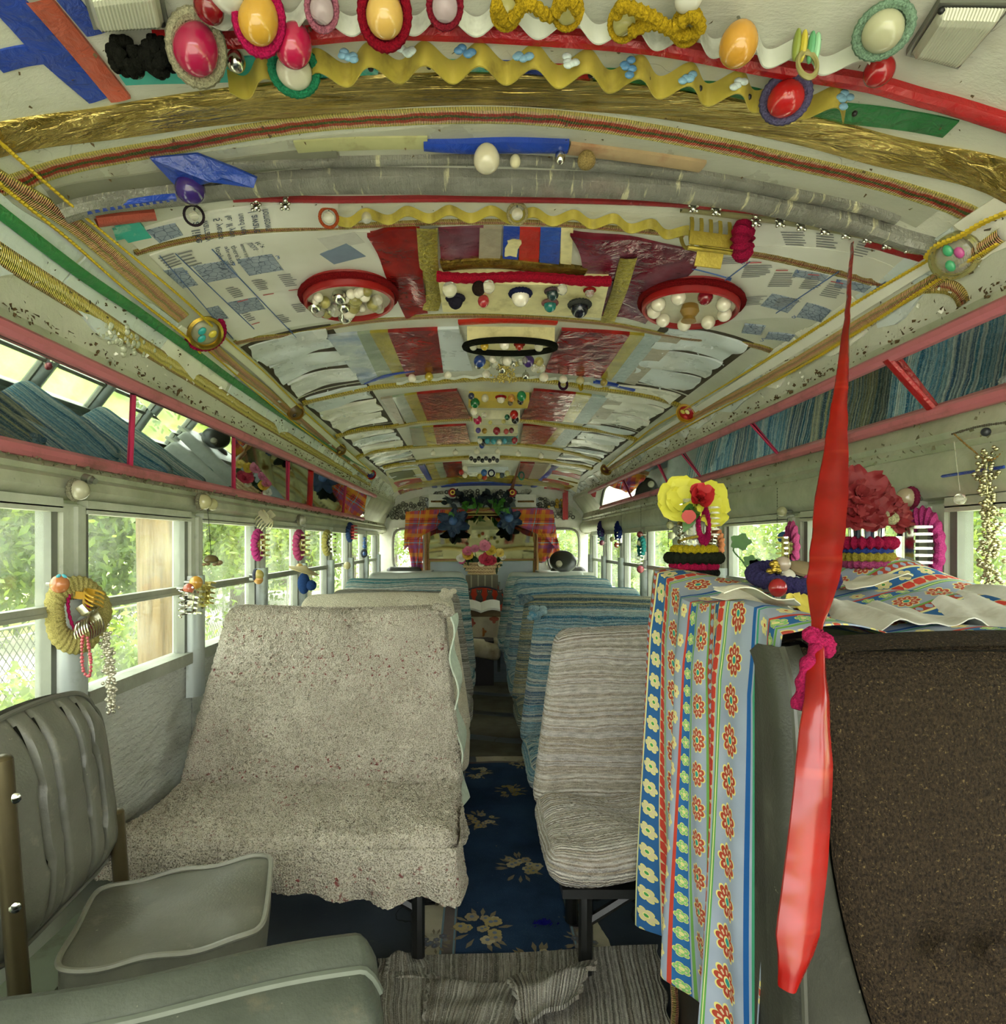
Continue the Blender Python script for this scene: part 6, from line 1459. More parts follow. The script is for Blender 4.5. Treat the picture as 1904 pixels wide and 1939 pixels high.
for px, py, r, c, lb in ((371, 1103, 12, '#cf9a3e', 'yellow ball on the second left post'), (357, 1115, 10, '#c4664a', 'orange ball on the second left post'), (489, 1089, 10, '#bfae5c', 'upper yellow ball on the third left post'), (489, 1097, 9, '#cf9a50', 'lower yellow ball on the third left post'), (567, 1074, 7, '#c9a65a', 'yellow ball on the fourth left post'), (657, 1071, 7, '#c9c08a', 'cream ball on the sixth left post')):
    p = wl(px, py, .07); ball(lb, p, r*p[1]/F, egg(c), grp='balls on the left posts', back=LW(p), cup='#5c6070' if 'upper' in lb else None)
# silver coil clip and chain clips
p = wl(352, 1140, .07); b = MB()
hl = [p+V(.022*math.cos(k*.5), .018*math.sin(k*.5), .05-.0017*k) for k in range(60)]; b.tube(hl, .0036, 6); b.build('coil_clip', CHROME, None, True, **tg('silver coil hair clip on the second left post', 'hair clip'))
for k, (px, py, m, lb) in enumerate(((372, 1140, CHROME, 'silver link hair clip beside the coil'), (385, 1128, CLEARY, 'clear yellow claw clip beside the coil'), (394, 1122, pm('#a89a4a', .3, .5), 'brass hair clip right of the coil'))):
    claw(lb, wl(px, py, .08), .085, .04, (.1, 0, 1), (1, -.5, 0), m, teeth=5)
# turtle on a thread
T0 = wl(393, 965, .10); Tp = wl(400, 1062, .10); t = thing('turtle_ornament', 'small brown turtle hanging on a thread in the third left window', 'ornament', Tp-V(0, 0, .02))
b = MB(); b.tube([T0, (T0+Tp)/2+V(.001, 0, 0), Tp+V(0, 0, .015)], .0012, 4); b.build('thread', BLACKM, t)
b = MB(); b.lathe([(.001, .022), (.012, .020), (.022, .012), (.027, .0), (.02, -.006), (.001, -.008)], Tp, None, 18, False); b.build('shell', pm('#5a4e2c', .4, 0, .4, 90, .5, 120), t)
b = MB(); b.sph(Tp+V(.034, -.004, -.006), (.009, .008, .008), 10, 8); b.build('head', pm('#6b5636', .5), t)
for dx, dy in ((-.02, -.014), (.018, -.016), (-.018, .012), (.02, .012)): b = MB(); b.sph(Tp+V(dx, dy, -.012), (.009, .006, .006), 8, 6); b.build('flipper', pm('#6b5636', .5), t)
# clip and scrunchie pairs along the left posts
for (px, py, hpx, c, mc, lb, tl) in ((488, 1032, 26, '#b03a78', CLEARY, 'pink', 'third'), (566, 1032, 25, '#a8446c', CLEARY, 'dusty pink', 'fourth'), (619, 1028, 21, '#a8a05a', CHROME, 'olive', 'fifth'), (662, 1008, 16, '#39507a', pm('#a83a3a', .4), 'blue', 'sixth')):
    p = wl(px, py, .06); s = p[1]/F*hpx
    scrunch('%s ribbed scrunchie hung on the %s left post' % (lb, tl), p, s*.62, s*.30, frame(V(.85, -.5, 0), (0, 0, 1)), c, 18, .2, (.55, 1.25), grp='scrunchies on the left posts')
    claw('claw clip held in the %s scrunchie on the %s left post' % (lb, tl), p+V(.03, -.012, 0), s*1.7, s*.8, (0, 0, 1), (1, -.7, 0), mc, grp='clips on the left posts', teeth=5)
claw('pearl claw clip at the top of the third left post', wl(500, 985, .07), .09, .07, (.6, -.3, -.6), (-.5, .2, -.6), pm('#c4c0a0', .25, .3), teeth=6)
p = wl(575, 1098, .09); b = MB(); b.sph(p+V(0, 0, -.02), (.035, .03, .06), 14, 10); b.sph(p+V(.045, -.01, -.03), (.03, .025, .03), 12, 8); b.build('blue_rag_doll', m_yarn('#2b4a80'), None, True, **tg('bundle of blue crochet on the fourth left post', 'crochet'))
p = wl(568, 1076, .09); b = MB(); b.lathe([(.001, .03), (.035, .012), (.085, 0), (.08, -.006), (.03, .0)], p+V(.02, 0, -.012), roty(.3), 24, False); b.build('straw_hat', pm('#a09468', .8), None, True, **tg('tiny straw hat under the yellow ball on the fourth left post', 'hat'))
a = wl(690, 1020, .06); strand('short blue and white bead drop at the last left post', [a, a+V(0, 0, -.14)], .02, pm('#3a5a90', .3), .03)
scrunch('small grey hair ring below the blue beads at the last left post', wl(689, 1048, .06), .03, .009, frame(V(.8, -.6, 0)), '#6a7078', 0, 0)
# right wall
for (px, py, hpx, c, mc, lb) in ((1137, 1003, 18, '#3f3a6c', pm('#3f7a7c', .3), 'purple'), (1170, 1005, 20, '#20306c', CHROME, 'navy'), (1214, 1035, 22, '#2a7a78', CHROME, 'teal')):
    p = wr(px, py, .06); s = p[1]/F*hpx; scrunch('%s scrunchie hung high on the far right posts' % lb, p, s*.4, s*.25, frame(V(-.8, -.6, 0), (0, 0, 1)), c, 14, .2, (.6, 1.4), grp='scrunchies on the right posts'); claw('claw clip under the %s scrunchie on the far right' % lb, p+V(0, 0, -s*.8), s*1.4, s*.6, (0, 0, 1), (-1, -.6, 0), mc, grp='clips on the right posts', teeth=5)
for px, py, r, c, lb in ((1159, 1021, 5, '#c9c690', 'cream ball hanging by the navy scrunchie'), (1167, 1032, 5, '#b8543c', 'red ball under the navy scrunchie'), (1139, 1028, 5, '#7a3a50', 'red ball under the purple scrunchie'), (1211, 1012, 6, '#7a2a2c', 'dark red ball over the teal scrunchie'), (1211, 1028, 6, '#cdc89a', 'cream ball beside the teal scrunchie'), (1268, 994, 7, '#c9c496', 'upper cream ball by the fourth right post'), (1271, 1014, 7, '#c9c8a8', 'middle cream ball by the fourth right post'), (1268, 1056, 7, '#cfcab0', 'lower cream ball by the fourth right post'), (1212, 1078, 7, '#b04a5a', 'red and white ball on the sill by the teal scrunchie'), (1480, 968, 9, '#b9b58c', 'cream knob over the second right post'), (1715, 943, 18, '#b9a888', 'large tan knob on the first right post'), (1483, 1018, 11, '#2c5c9c', 'glossy blue ball on the second right post')):
    p = wr(px, py, .07); ball(lb, p, r*p[1]/F, egg(c), grp='balls along the right wall', back=RW(p), cup='#8a2a4a' if 'large tan' in lb else None)
p = wr(1498, 1035, .07); scrunch('pink ribbed scrunchie on the second right post', p, .035, .018, frame(V(-.8, -.6, 0), (0, 0, 1)), '#b5487c', 14, .22, (.5, 1.7)); claw('clear claw clip beside the pink scrunchie on the second right post', p+V(-.035, -.02, -.005), .085, .05, (0, 0, 1), (-1, -.6, 0), CLEARY, teeth=5)
p = wr(1356, 1032, .07); scrunch('apricot ribbed scrunchie on the third right post', p, .036, .018, frame(V(-.75, -.6, 0), (0, 0, 1)), '#b5704a', 18, .2, (.7, 1.5)); claw('silver claw clip set in the apricot scrunchie', p+V(-.02, -.02, 0), .09, .05, (.1, 0, 1), (-1, -.6, 0), CHROME, teeth=6)
b = MB(); b.poly([wr(x, y, .10) for x, y in ((1336, 1026), (1350, 1008), (1362, 1004), (1352, 1014), (1340, 1030))], (-.5, -.5, 0), .006); b.build('felt_leaf', pm('#9a4a34', .8), None, True, **tg('rust felt leaf tucked by the apricot scrunchie', 'felt leaf'))
p = wr(1746, 1038, .07); scrunch('bright pink ribbed scrunchie on the first right post', p, .066, .022, frame(V(-.75, -.65, 0), (0, 0, 1)), '#b83e80', 20, .14, (.55, 1.2)); claw('silver claw clip inside the bright pink scrunchie', p+V(-.03, -.02, 0), .12, .06, (0, 0, 1), (.9, -.6, 0), CHROME, teeth=7)
scrunch('mint corded hair ring left of the bright pink scrunchie', wr(1713, 1040, .10), .058, .011, frame(V(-.7, -.7, 0), (0, 0, 1)), '#3f9a82', 30, .14, (.28, 1.2), 'hair_ring')
a = wr(1868, 858, .07); strand('long silver bead garland hanging near the right edge', [a, a+V(.0, 0, -.06), a+V(.006, 0, -.17), a+V(.002, 0, -.25), a+V(.012, 0, -.31)], .0048, pm('#b5b08a', .22, .9), .007, jit=.009, n=5)
a, c = wr(1802, 822, .05), wr(1904, 800, .05); strand('dark bead chain strung along the right cove', [a, (a+c)/2+V(0, 0, .004), c], .003, pm('#5a5648', .3, .6), .007)
a, c, e = wr(1806, 822, .05), wr(1871, 872, .07), wr(1904, 852, .05); strand('rusty ball chain sagging from the right cove', [a, (a+c)/2+V(0, 0, -.004), c, e], .0022, pm('#8a6a2e', .4, .5), .006)
a = wr(1806, 836, .06); b = MB(); g_ = wr(1817, 945, .08); b.tube([a, g_+V(0, 0, .02)], .001, 4); b.sph(g_, .013, 14, 10); b.build('glass_drop', CLEAR, None, True, **tg('clear glass drop on two threads at the right window', 'bead'))
b = MB(); b.sph(wr(1866, 818, .06), .010, 12, 8); b.build('dark_bead', pm('#23262c', .4), None, True, **tg('dark blue round bead on the chain at the right cove', 'bead'))
b = MB(); a = wr(1786, 902, .055); c = wr(1904, 884, .055); b.tube(crom([a, (a+c)/2+V(0, 0, .003), c], .02), [.004]+[.009]*40, 6, flat=.5) if False else b.tube(np.linspace(a, c, 12), .008, 6, flat=.5); b.build('blue_tape', BLUE, None, True, **tg('blue tape strip along the right cove near the edge', 'tape'))
for px, y1, y2, k in ((1265, 940, 1035, 0), (1176, 950, 1000, 1), (1213, 950, 1020, 2), (1471, 925, 1010, 3)):
    a = wr(px, y1, .08); c = V(a[0], a[1], wr(px, y2, .08)[2]); strand(('dark bead thread by the fourth right post', 'dark thread over the navy scrunchie', 'dark thread over the teal scrunchie', 'thread over the blue ball at the second right post')[k], [a, c], .0035 if k == 0 else .0018, BLACKM, .011, 'hanging_thread')
# left cove: screw knob
p = wl(160, 905, .06); b = MB(); b.lathe([(.012, 0), (.012, .02), (.008, .022), (.008, .034)], p, frame(V(1, -.2, -.3)), 14); b.build('thumb_screw', STEEL, None, True, **tg('fluted thumb screw on the left cove over the large knob', 'screw'))

# ---------------------------------------------------------------- things standing on the flowered cloth
def petals(b, c, r, n, tilt, layers=2, d=V(0, 0, 1), wob=.1, cup=.4, wid=.45):
    M = frame(d); nn = 6
    for l in range(layers):
        for k in range(n):
            a = 2*math.pi*(k+.5*l)/n+R.uniform(-wob, wob); rl = r*(1-.28*l)*R.uniform(.8, 1.15); ti = tilt+.35*l; G_ = np.zeros((nn, 5, 3))
            for i, u in enumerate(np.linspace(0, 1, nn)):
                w = rl*wid*math.sin(math.pi*(.12+.8*u))**.7
                for j, v in enumerate(np.linspace(-1, 1, 5)):
                    x = u*rl*math.cos(ti); z = u*rl*math.sin(ti)-cup*rl*u*u*.5+.06*rl*v*v+.09*rl*math.sin(v*5+k*2+u*3)*u
                    q = V(x, v*w, z); q = rotz(a)@q; G_[i, j] = c+M@q
            b.grid(G_)
def leafs(b, c, n, l, spread=1.0, d=V(0, 0, 1)):
    for k in range(n):
        dr = norm(RN.normal(size=3)*spread+d); s = norm(np.cross(dr, RN.normal(size=3))); w = l*.28
        G_ = np.array([[c+dr*l*u+s*w*v*math.sin(math.pi*min(1, .08+u*.92))+V(0, 0, -.15*l*u*u) for v in (-1, 0, 1)] for u in np.linspace(0, 1, 5)]); b.grid(G_)
YP = pm('#c2bd3a', .6, 0, .12, 30); RP = pm('#a5161c', .6, 0, .2, 40); DR = pm('#741219', .65, 0, .3, 40); GL = pm('#3f6a2a', .5, 0, .3, 50)
base = P(1313, 1082, 1.56); zt0 = base[2]
def stack(cx, cy, z, items, who):
    for (r, h, c, nm, amp) in items:
        scrunch(nm, V(cx, cy, z+h), r, h, None, c, 22, amp, (1, 1), grp=who, wob=.04); z += h*1.55
    return z
z = stack(base[0], base[1], zt0-.012, ((.052, .009, '#191a16', 'black ribbed hair band at the foot of the yellow flower vase', .1), (.046, .012, '#b01848', 'magenta scrunchie under the yellow flower vase', .2), (.058, .013, '#23281c', 'dark green scrunchie under the yellow flower vase', .2), (.044, .012, '#b9a41c', 'yellow scrunchie under the yellow flower vase', .18)), 'scrunchies stacked under the vase')
t = thing('glass_vase', 'clear glass vase wrapped in hair clips holding yellow petals', 'vase', (base[0], base[1], z)); vz = z
b = MB(); b.lathe([(.001, 0), (.03, 0), (.03, .012), (.024, .03), (.024, .085), (.034, .12), (.032, .12), (.022, .084), (.022, .03), (.001, .016)], (base[0], base[1], vz), None, 24, False); b.build('glass', CLEAR, t)
b = MB(); b.tube([V(base[0]-.036+.007*math.cos(k*.62), base[1]-.012+.006*math.sin(k*.62), vz+.012+k*.0012) for k in range(80)], .0022, 5); b.build('coil', CHROME, t)
b = MB(); b.tube([V(base[0]+.036*math.cos(k*.16+2.6), base[1]+.036*math.sin(k*.16+2.6), vz+.012+.0012*k) for k in range(62)], .0035, 6); b.build('gold_thread', m_yarn('#a8923a'), t)
scrunch('hot pink ribbed band standing against the glass vase', V(base[0]+.012, base[1]-.034, vz+.055), .03, .011, rotx(1.45), '#b81a5c', 26, .15, (.42, 1.3), 'hair_ring')
claw('clear claw clip on the right of the glass vase', V(base[0]+.034, base[1]-.024, vz+.065), .075, .035, (0, 0, 1), (1, -.6, 0), CLEAR, teeth=6)
fc = V(base[0]+.003, base[1]-.01, P(1316, 950, 1.55)[2])
t = thing('yellow_flower', 'large yellow silk bloom with red rose in the glass vase', 'flower', fc-V(0, 0, .08))
b = MB(); petals(b, fc+V(-.03, 0, 0), .062, 5, .35, 2, norm(V(-.4, -.9, .3)), .35, .3, .7); petals(b, fc+V(.03, .004, -.01), .06, 5, .4, 2, norm(V(.5, -.9, .1)), .35, .3, .7); b.build('yellow_petals', YP, t)
b = MB(); petals(b, fc+V(-.004, -.03, .004), .038, 5, .9, 3, norm(V(0, -.9, .4)), .2, .2, .7); b.build('red_rose', RP, t)
b = MB(); leafs(b, fc+V(-.01, -.02, -.02), 7, .055, .8, V(-.3, -.5, -.2)); b.build('leaves', GL, t)
b = MB(); b.tube([fc+V(0, .01, -.01), V(base[0], base[1], vz+.03)], .003, 6); b.build('stem', GL, t)
b = MB(); G_ = np.array([[P(1304+14*v*math.sin(math.pi*(.15+.8*u)), 966+26*u, 1.47) for v in (-1, 0, 1)] for u in np.linspace(0, 1, 6)]); b.slab(G_, np.broadcast_to(V(0, -1, 0), G_.shape), .002); b.build('rose_petal', pm('#a83a34', .6), None, True, **tg('single fallen red petal hanging in front of the glass vase', 'petal'))
# second vase
base2 = P(1640, 1068, 1.6)
z = stack(base2[0], base2[1], base2[2]-.01, ((.05, .011, '#b04a78', 'rose scrunchie at the foot of the red flower vase', .2), (.055, .011, '#a8983a', 'mustard scrunchie under the red flower vase', .2), (.05, .01, '#2f438c', 'blue hair band under the red flower vase', .1), (.058, .014, '#a81c48', 'crimson bobbled scrunchie on the red flower vase', .25)), 'scrunchies stacked on the second vase')
t = thing('clip_vase', 'small vase ringed with silver hair clips holding red silk flowers', 'vase', (base2[0], base2[1], z-.04))
b = MB(); b.lathe([(.03, 0), (.028, .04), (.026, .09), (.032, .13)], (base2[0], base2[1], z-.05), None, 20, False); b.build('body', pm('#2a3358', .3), t)
for k in range(8):
    a_ = k*.785; b = MB(); b.tube([V(base2[0]+.034*math.cos(a_), base2[1]+.034*math.sin(a_), z-.03), V(base2[0]+.038*math.cos(a_), base2[1]+.038*math.sin(a_), z+.05)], .005, 6); b.build('silver_clip', CHROME, t)
scrunch('cream beaded ring round the neck of the red flower vase', V(base2[0]+.01, base2[1], z+.058), .045, .014, roty(.12), '#b9b48c', 22, .25)
for k, (px, py, r) in enumerate(((1625, 935, .065), (1668, 950, .06), (1640, 968, .07), (1690, 978, .055), (1610, 970, .06))):
    c_ = P(px, py, 1.56+.03*(k % 2)); t = thing('red_flower', 'dark red silk dahlia, %s of the bunch in the second vase' % ('top left', 'top right', 'lower middle', 'rightmost', 'lower left')[k], 'flower', c_, 'red silk dahlias')
    b = MB(); petals(b, c_, r, 8, .3, 3, norm(V(.3*(px-1645)/40, -1, .25)), .2, .15, .42); b.build('petals', DR, t)
    b = MB(); b.tube([c_, V(base2[0], base2[1], z+.06)], .0025, 5); b.build('stem', GL, t)
# bauble ring between the vases
p0 = P(1500, 1098, 1.28); Lz = lambda X, Y: ztop(X, Y)+.03
scrunch('violet knitted ring of baubles lying on the cloth', V(p0[0], p0[1], Lz(p0[0], p0[1])+.02), .075, .017, rotx(.25), '#3f3a68', 40, .06, (1, .85), 'knitted_ring')
for px, py, r, c, lb in ((1472, 1113, 17, '#ad1a22', 'glossy red ball at the front of the violet ring'), (1491, 1092, 14, '#d8d2bc', 'white pearl ball inside the violet ring'), (1482, 1068, 14, '#b9a894', 'marbled cream ball at the back of the violet ring'), (1530, 1096, 10, '#c03a7c', 'pink bead on the right of the violet ring')):
    p = P(px, py, 1.2 if py > 1100 else 1.26); ball(lb, p, r*p[1]/F, egg(c), 'table_ball', 'ball', 'balls in the violet ring', V(p[0], p[1], Lz(p[0], p[1])))
t = thing('button_disc', 'translucent brown button disc on the violet ring', 'button', P(1520, 1076, 1.28)); b = MB(); b.lathe([(.001, .006), (.02, .006), (.028, .002), (.028, -.004), (.001, -.004)], P(1520, 1076, 1.28), rotx(.5), 22, False); b.build('disc', pm('#8a7a5c', .2), t)
b = MB()
for k in range(14): b.sph(P(1462+R.gauss(0, 5), 1078+R.gauss(0, 6), 1.25), .006, 8, 6)
b.build('gilt_knot', GOLDM, None, True, **tg('little gilt knot with red berries on the violet ring', 'bead cluster'))
b = MB(); c_ = P(1525, 1148, 1.1); petals(b, c_, .035, 4, .2, 1, V(.2, -.5, .8), .3, .2, .6); b.build('yellow_petal', pm('#c9b84a', .6), None, True, **tg('small dried yellow flower on the paper sheet', 'flower'))
c_ = P(1388, 1022, 1.7)
t = thing('leaf_sprig', 'green artificial leaf sprig standing behind the cloth in front of the window', 'plant', P(1410, 1080, 1.66)); b = MB(); b.tube(crom([P(1420, 1085, 1.66), P(1405, 1062, 1.66), P(1388, 1042, 1.66), P(1396, 1030, 1.66)], .01), .0022, 5); b.build('stem', GL, t)
for px, py, s in ((1402, 1026, .026), (1420, 1062, .018), (1432, 1070, .02)):
    b = MB(); q = P(px, py, 1.655); pts = [q+V(s*math.cos(a)*(1+.18*math.cos(5*a)), 0, s*math.sin(a)*.8*(1+.18*math.cos(5*a))) for a in np.linspace(0, 6.283, 22, endpoint=False)]; b.poly(pts, (0, 1, .1), .002); b.build('leaf', GL, t)
# ---------------------------------------------------------------- the rear end
YR = 6.92
t = thing('framed_mirror', 'yellowed mirror in a gilt braided frame on the rear door', 'mirror', P(910, 1086, YR))
def rbar(b, p, q, w, th=.03):
    p, q = np.asarray(p), np.asarray(q); d = norm(q-p); s = norm(np.cross(d, V(0, 1, 0)))*w/2; y = V(0, th, 0); b.hexa([p-s, p+s, q+s, q-s, p-s+y, p+s+y, q+s+y, q-s+y])
A_, B2, C2, D2 = P(812, 968, YR+.04), P(1010, 968, YR+.04), P(1010, 1058, YR-.07), P(812, 1058, YR-.07)
b = MB(); b.hexa([A_, B2, C2, D2]+[x+V(0, .012, 0) for x in (A_, B2, C2, D2)]); b.build('glass', MIRROR2, t, False)
for (a, c, w, m) in (((809, 962), (809, 1090), .06, BR_CU), ((1014, 962), (1014, 1090), .06, BR_CU), ((812, 1058), (1012, 1056), .065, BR_CU), ((812, 966), (1012, 966), .06, BR_PK)):
    p, q = P(*a, YR-.02), P(*c, YR-.02); b = MB(); d = norm(q-p); s = norm(np.cross(d, V(0, 1, 0)))
    G_ = np.array([[p+(q-p)*u+s*w*(v-.5)+V(0, -.012*math.sin(v*math.pi)-.01, 0) for v in np.linspace(0, 1, 5)] for u in np.linspace(0, 1, 40)]); U_ = np.array([[(u*np.linalg.norm(q-p), v) for v in np.linspace(0, 1, 5)] for u in np.linspace(0, 1, 40)]); b.slab(G_, np.broadcast_to(V(0, -1, 0), G_.shape), .03, U_); b.build('frame_bar', m, t)
# plaid swag curtains
def swag(lb, top, bot, Y, seed, name='plaid_curtain'):
    n, m_ = 50, 30; tp = crom([P(*p, Y) for p in top], .02); bp = crom([P(*p, Y) for p in bot], .02); G_ = np.zeros((n, m_, 3)); U_ = np.zeros((n, m_, 2))
    for i, u in enumerate(np.linspace(0, 1, n)):
        a = tp[int(u*(len(tp)-1))]; c = bp[int(u*(len(bp)-1))]
        for j, v in enumerate(np.linspace(0, 1, m_)):
            q = a*(1-v)+c*v; G_[i, j] = q+V(0, -.03*math.sin(v*11+u*3+seed)*(.3+.7*v)-.02*math.sin(u*17+seed)*v, -.0); U_[i, j] = (q[0]+v*.05, q[2])
    b = MB(); b.slab(G_, np.broadcast_to(V(0, -1, 0), G_.shape), .004, U_); return b
for lb, parts in (('plaid madras curtain swagged to the left over the rear window', ([(768, 969), (820, 965), (868, 964), (905, 963)], [(764, 1042), (800, 1014), (838, 996), (862, 980)], [(766, 1000), (785, 1010), (800, 1012)], [(780, 1082), (792, 1082), (800, 1080)])),
                  ('plaid madras curtain swagged to the right over the rear window', ([(925, 963), (975, 964), (1020, 962), (1047, 966)], [(955, 982), (985, 998), (1030, 1018), (1058, 1045)], [(1018, 1010), (1035, 1012), (1052, 1005)], [(1020, 1066), (1030, 1064), (1060, 1042)]))):
    t = thing('plaid_curtain', lb, 'curtain', P(parts[2][0][0], 1082, 6.8), 'plaid curtains at the rear')
    swag('', parts[0], parts[1], 6.82, 1).build('swag', PLAID, t); swag('', parts[2], parts[3], 6.84, 4).build('tail', PLAID, t)
# blue silk flowers and garland
BL = pm('#1f3554', .6, 0, .35, 30); GRN = pm('#3f7a2c', .5, 0, .3, 30); DK = pm('#1d2a34', .6, 0, .4, 30)
for px, py, s, lb in ((858, 990, .17, 'dark blue silk flower at the left curtain tie'), (963, 984, .15, 'dark blue silk flower at the right curtain tie')):
    c = P(px, py, 6.7); t = thing('blue_flower', lb, 'flower', c, 'blue silk flowers'); b = MB(); petals(b, c, s, 6, .1, 2, norm(V(0, -1, -.2)), .3, .2, .3); b.build('petals', BL, t); b = MB(); b.sph(c+V(0, -.02, .02), .05, 12, 8); b.build('bud', pm('#35558a', .5), t); b = MB(); leafs(b, c+V(0, -.02, .02), 3, .13, .4, V(-.2, -.3, 1)); b.build('leaf', GRN, t)
t = thing('leaf_garland', 'garland of dark blue and green silk leaves over the rear mirror', 'garland', P(905, 960, 6.75))
b = MB()
for k in range(46): leafs(b, P(850+k*2.6+R.uniform(-4, 4), 948+R.uniform(-8, 8)-6*math.sin(k*.07), 6.75), 2, .10, 1.2, V(0, -.6, -.2))
b.build('dark_leaves', DK, t)
b = MB()
for k in range(22): leafs(b, P(R.choice((890, 900, 908, 935, 942))+R.uniform(-8, 8), 955+R.uniform(-8, 8), 6.7), 2, .085, 1.0, V(0, -.8, -.3))
b.build('green_leaves', GRN, t)
# ring stickers and rosettes over the rear wall
t = thing('ring_panel', 'arched panel over the rear window covered in grey metal rings', 'panel', P(912, 960, 7.03))
arch = [P(912-190*math.cos(a), 985-58*math.sin(a), 7.02) for a in np.linspace(0, math.pi, 30)]
b = MB(); b.poly(arch[::-1], (0, 1, 0), .025); b.build('back_panel', ALU_G, t, False)
rr = random.Random(9)
for k in range(230):
    sd = rr.choice((-1, 1)); px = 912+sd*rr.uniform(105, 182); py = 985-rr.uniform(4, 50)
    if ((px-912)/184)**2+((985-py)/54)**2 > 1: continue
    b = MB(); b.torus(P(px, py, 7.0), .018*rr.uniform(.7, 1.2), .006, rotx(1.5), 14, 5); b.build('metal_ring', pm(rr.choice(('#5c6055', '#8a8d80', '#3c4038')), .35, .5), t)
for k in range(60):
    px = 912+rr.uniform(-95, 95); py = rr.uniform(929, 940); b = MB(); b.torus(P(px, py, 7.0), .016, .007, rotx(1.5), 14, 5); b.build('metal_ring', pm(rr.choice(('#7a7d70', '#a5a594', '#4c5048')), .35, .5), t)
for px in (831, 995):
    b = MB(); c = P(px, 948, 6.99); b.box(c, (.23, .02, .14)); b.build('recess_frame', ALU, t, False); b = MB()
    for k in range(10): b.sph(c+V(-.08+k*.018, -.015, -.01), .012, 8, 6)
    b.build('bead_row', pm('#7a5a1e', .4, .3, .5, 60), t)
b = MB()
for k in range(26): b.sph(P(1060+rr.gauss(0, 8), 955+rr.gauss(0, 6), 6.98), .016, 8, 6)
b.build('gold_beads', pm('#a89030', .35, .4), t, kind='stuff')
for px, lb in ((857, 'red rosette with brass centre left of the leaf garland'), (969, 'red rosette with brass centre right of the leaf garland')):
    c = P(px, 933, 6.93); t = thing('rosette', lb, 'rosette', c, 'red rosettes'); b = MB(); b.lathe([(.05, 0), (.05, .02), (.03, .03), (.001, .03)], c, rotx(math.pi/2), 18, False); b.build('disc', pm('#8a1c18', .5), t); b = MB(); b.torus(c+V(0, -.035, 0), .022, .008, rotx(math.pi/2), 18, 6); b.build('brass_ring', GOLDM, t)
a = oc(985, 870, .0); c = P(969, 925, 6.9); b = MB(); b.slab(np.array([[a*(1-u)+c*u+V(q*.02*u, 0, 0) for q in (-1, 0, 1)] for u in np.linspace(0, 1, 10)]), np.broadcast_to(V(0, -1, 0), (10, 3, 3)), .004); b.build('thin_strap', pm('#6a3a1e', .5), None, True, **tg('thin brown strap slanting down at the rear of the ceiling', 'strap'))
b = MB(); b.box(P(1070, 958, 6.9), (.06, .006, .3)); b.build('red_tape', REDT, None, False, **tg('red tape strip hanging at the right rear corner', 'tape'))
# aisle end: cream covered stool, book, cat print cloth, chair, basket
YS = 5.35
cz_ = lambda py, Y: CZ-(py-VY)/F*Y
t = thing('draped_stool', 'stool under a cream embroidered cover at the end of the aisle', 'stool', (0, YS, 0))
def fd(p):
    p = p.copy(); p[:,2] += .02*np.sin(p[:,0]*14)*np.cos(p[:,1]*9); p[:,1] += .015*np.sin(p[:,0]*30); return p
cc = P(912, 1222, YS); b = MB(); put_box(b, (cc[0], YS, cc[2]-.02), (.155, .19, .07), .06, (24, 20, 10), fd); b.build('cushion', pm('#b9b08f', .9, 0, .25, 14, .6, 60, dirt=('#7a6a48', 5)), t)
b = MB(); put_box(b, (cc[0]+.01, YS+.16, cc[2]+.14), (.15, .05, .15), .045, (20, 8, 20), fd); ck = b.build('cover', pm('#c2b898', .9, 0, .25, 14, .6, 60), t)
for px, py, c in ((893, 1180, '#a8503c'), (935, 1172, '#a85a44'), (914, 1196, '#b5702a')):
    q = P(px, py, YS+.10); b = MB(); petals(b, q, .04, 4, 0, 1, V(0, -1, 0), 0, 0, .4); b.build('embroidery', pm(c, .8), ck)
b = MB(); b.box((cc[0], YS+.02, .19), (.2, .26, .38)); b.build('dark_box', pm('#17130f', .6), t, False)
cb = P(910, 1158, 5.2); t = thing('open_book', 'open book with white pages resting on the cream cover', 'book', cb)
for s in (-1, 1):
    G_ = np.array([[cb+V(s*u*.16, v*.11, .025*math.sin(u*2.6)+.005+.06*v) for v in np.linspace(0, 1, 6)] for u in np.linspace(0, 1, 12)]); b = MB(); b.slab(G_, np.broadcast_to(V(0, -.3, 1), G_.shape), .018); b.build('pages', pm('#d6d4c6', .8, 0, .06, 30), t)
b = MB(); b.box(cb+V(0, .06, -.006), (.33, .14, .008), rotx(.5)); b.build('cover', pm('#5a4a30', .7), t, False)
YC = 5.75
m = MT('cat_print', .85, 0, .2); u, v = m.uv(); c = m.mix((m.noise(9, 2)*2-.5).sat(), hx('a3301c'), hx('b8402a')); m.col(c)
cq = P(910, 1132, YC); G_ = np.array([[P(872+80*u+0*v, 1112+4*(2*u-1)**2*3+34*v, YC)+V(0, -.06*v+.012*math.sin(u*19), 0) for v in np.linspace(0, 1, 12)] for u in np.linspace(0, 1, 30)])
t = thing('cat_cloth', 'orange red cloth printed with grey cats hung over the chair back', 'cloth', P(910, 1146, YC)); b = MB(); b.slab(G_, np.broadcast_to(V(0, -1, 0), G_.shape), .004); b.build('cloth', m.mat, t)
CAT = pm('#4a4640', .8, 0, .5, 60); CATL = pm('#b5ae98', .8)
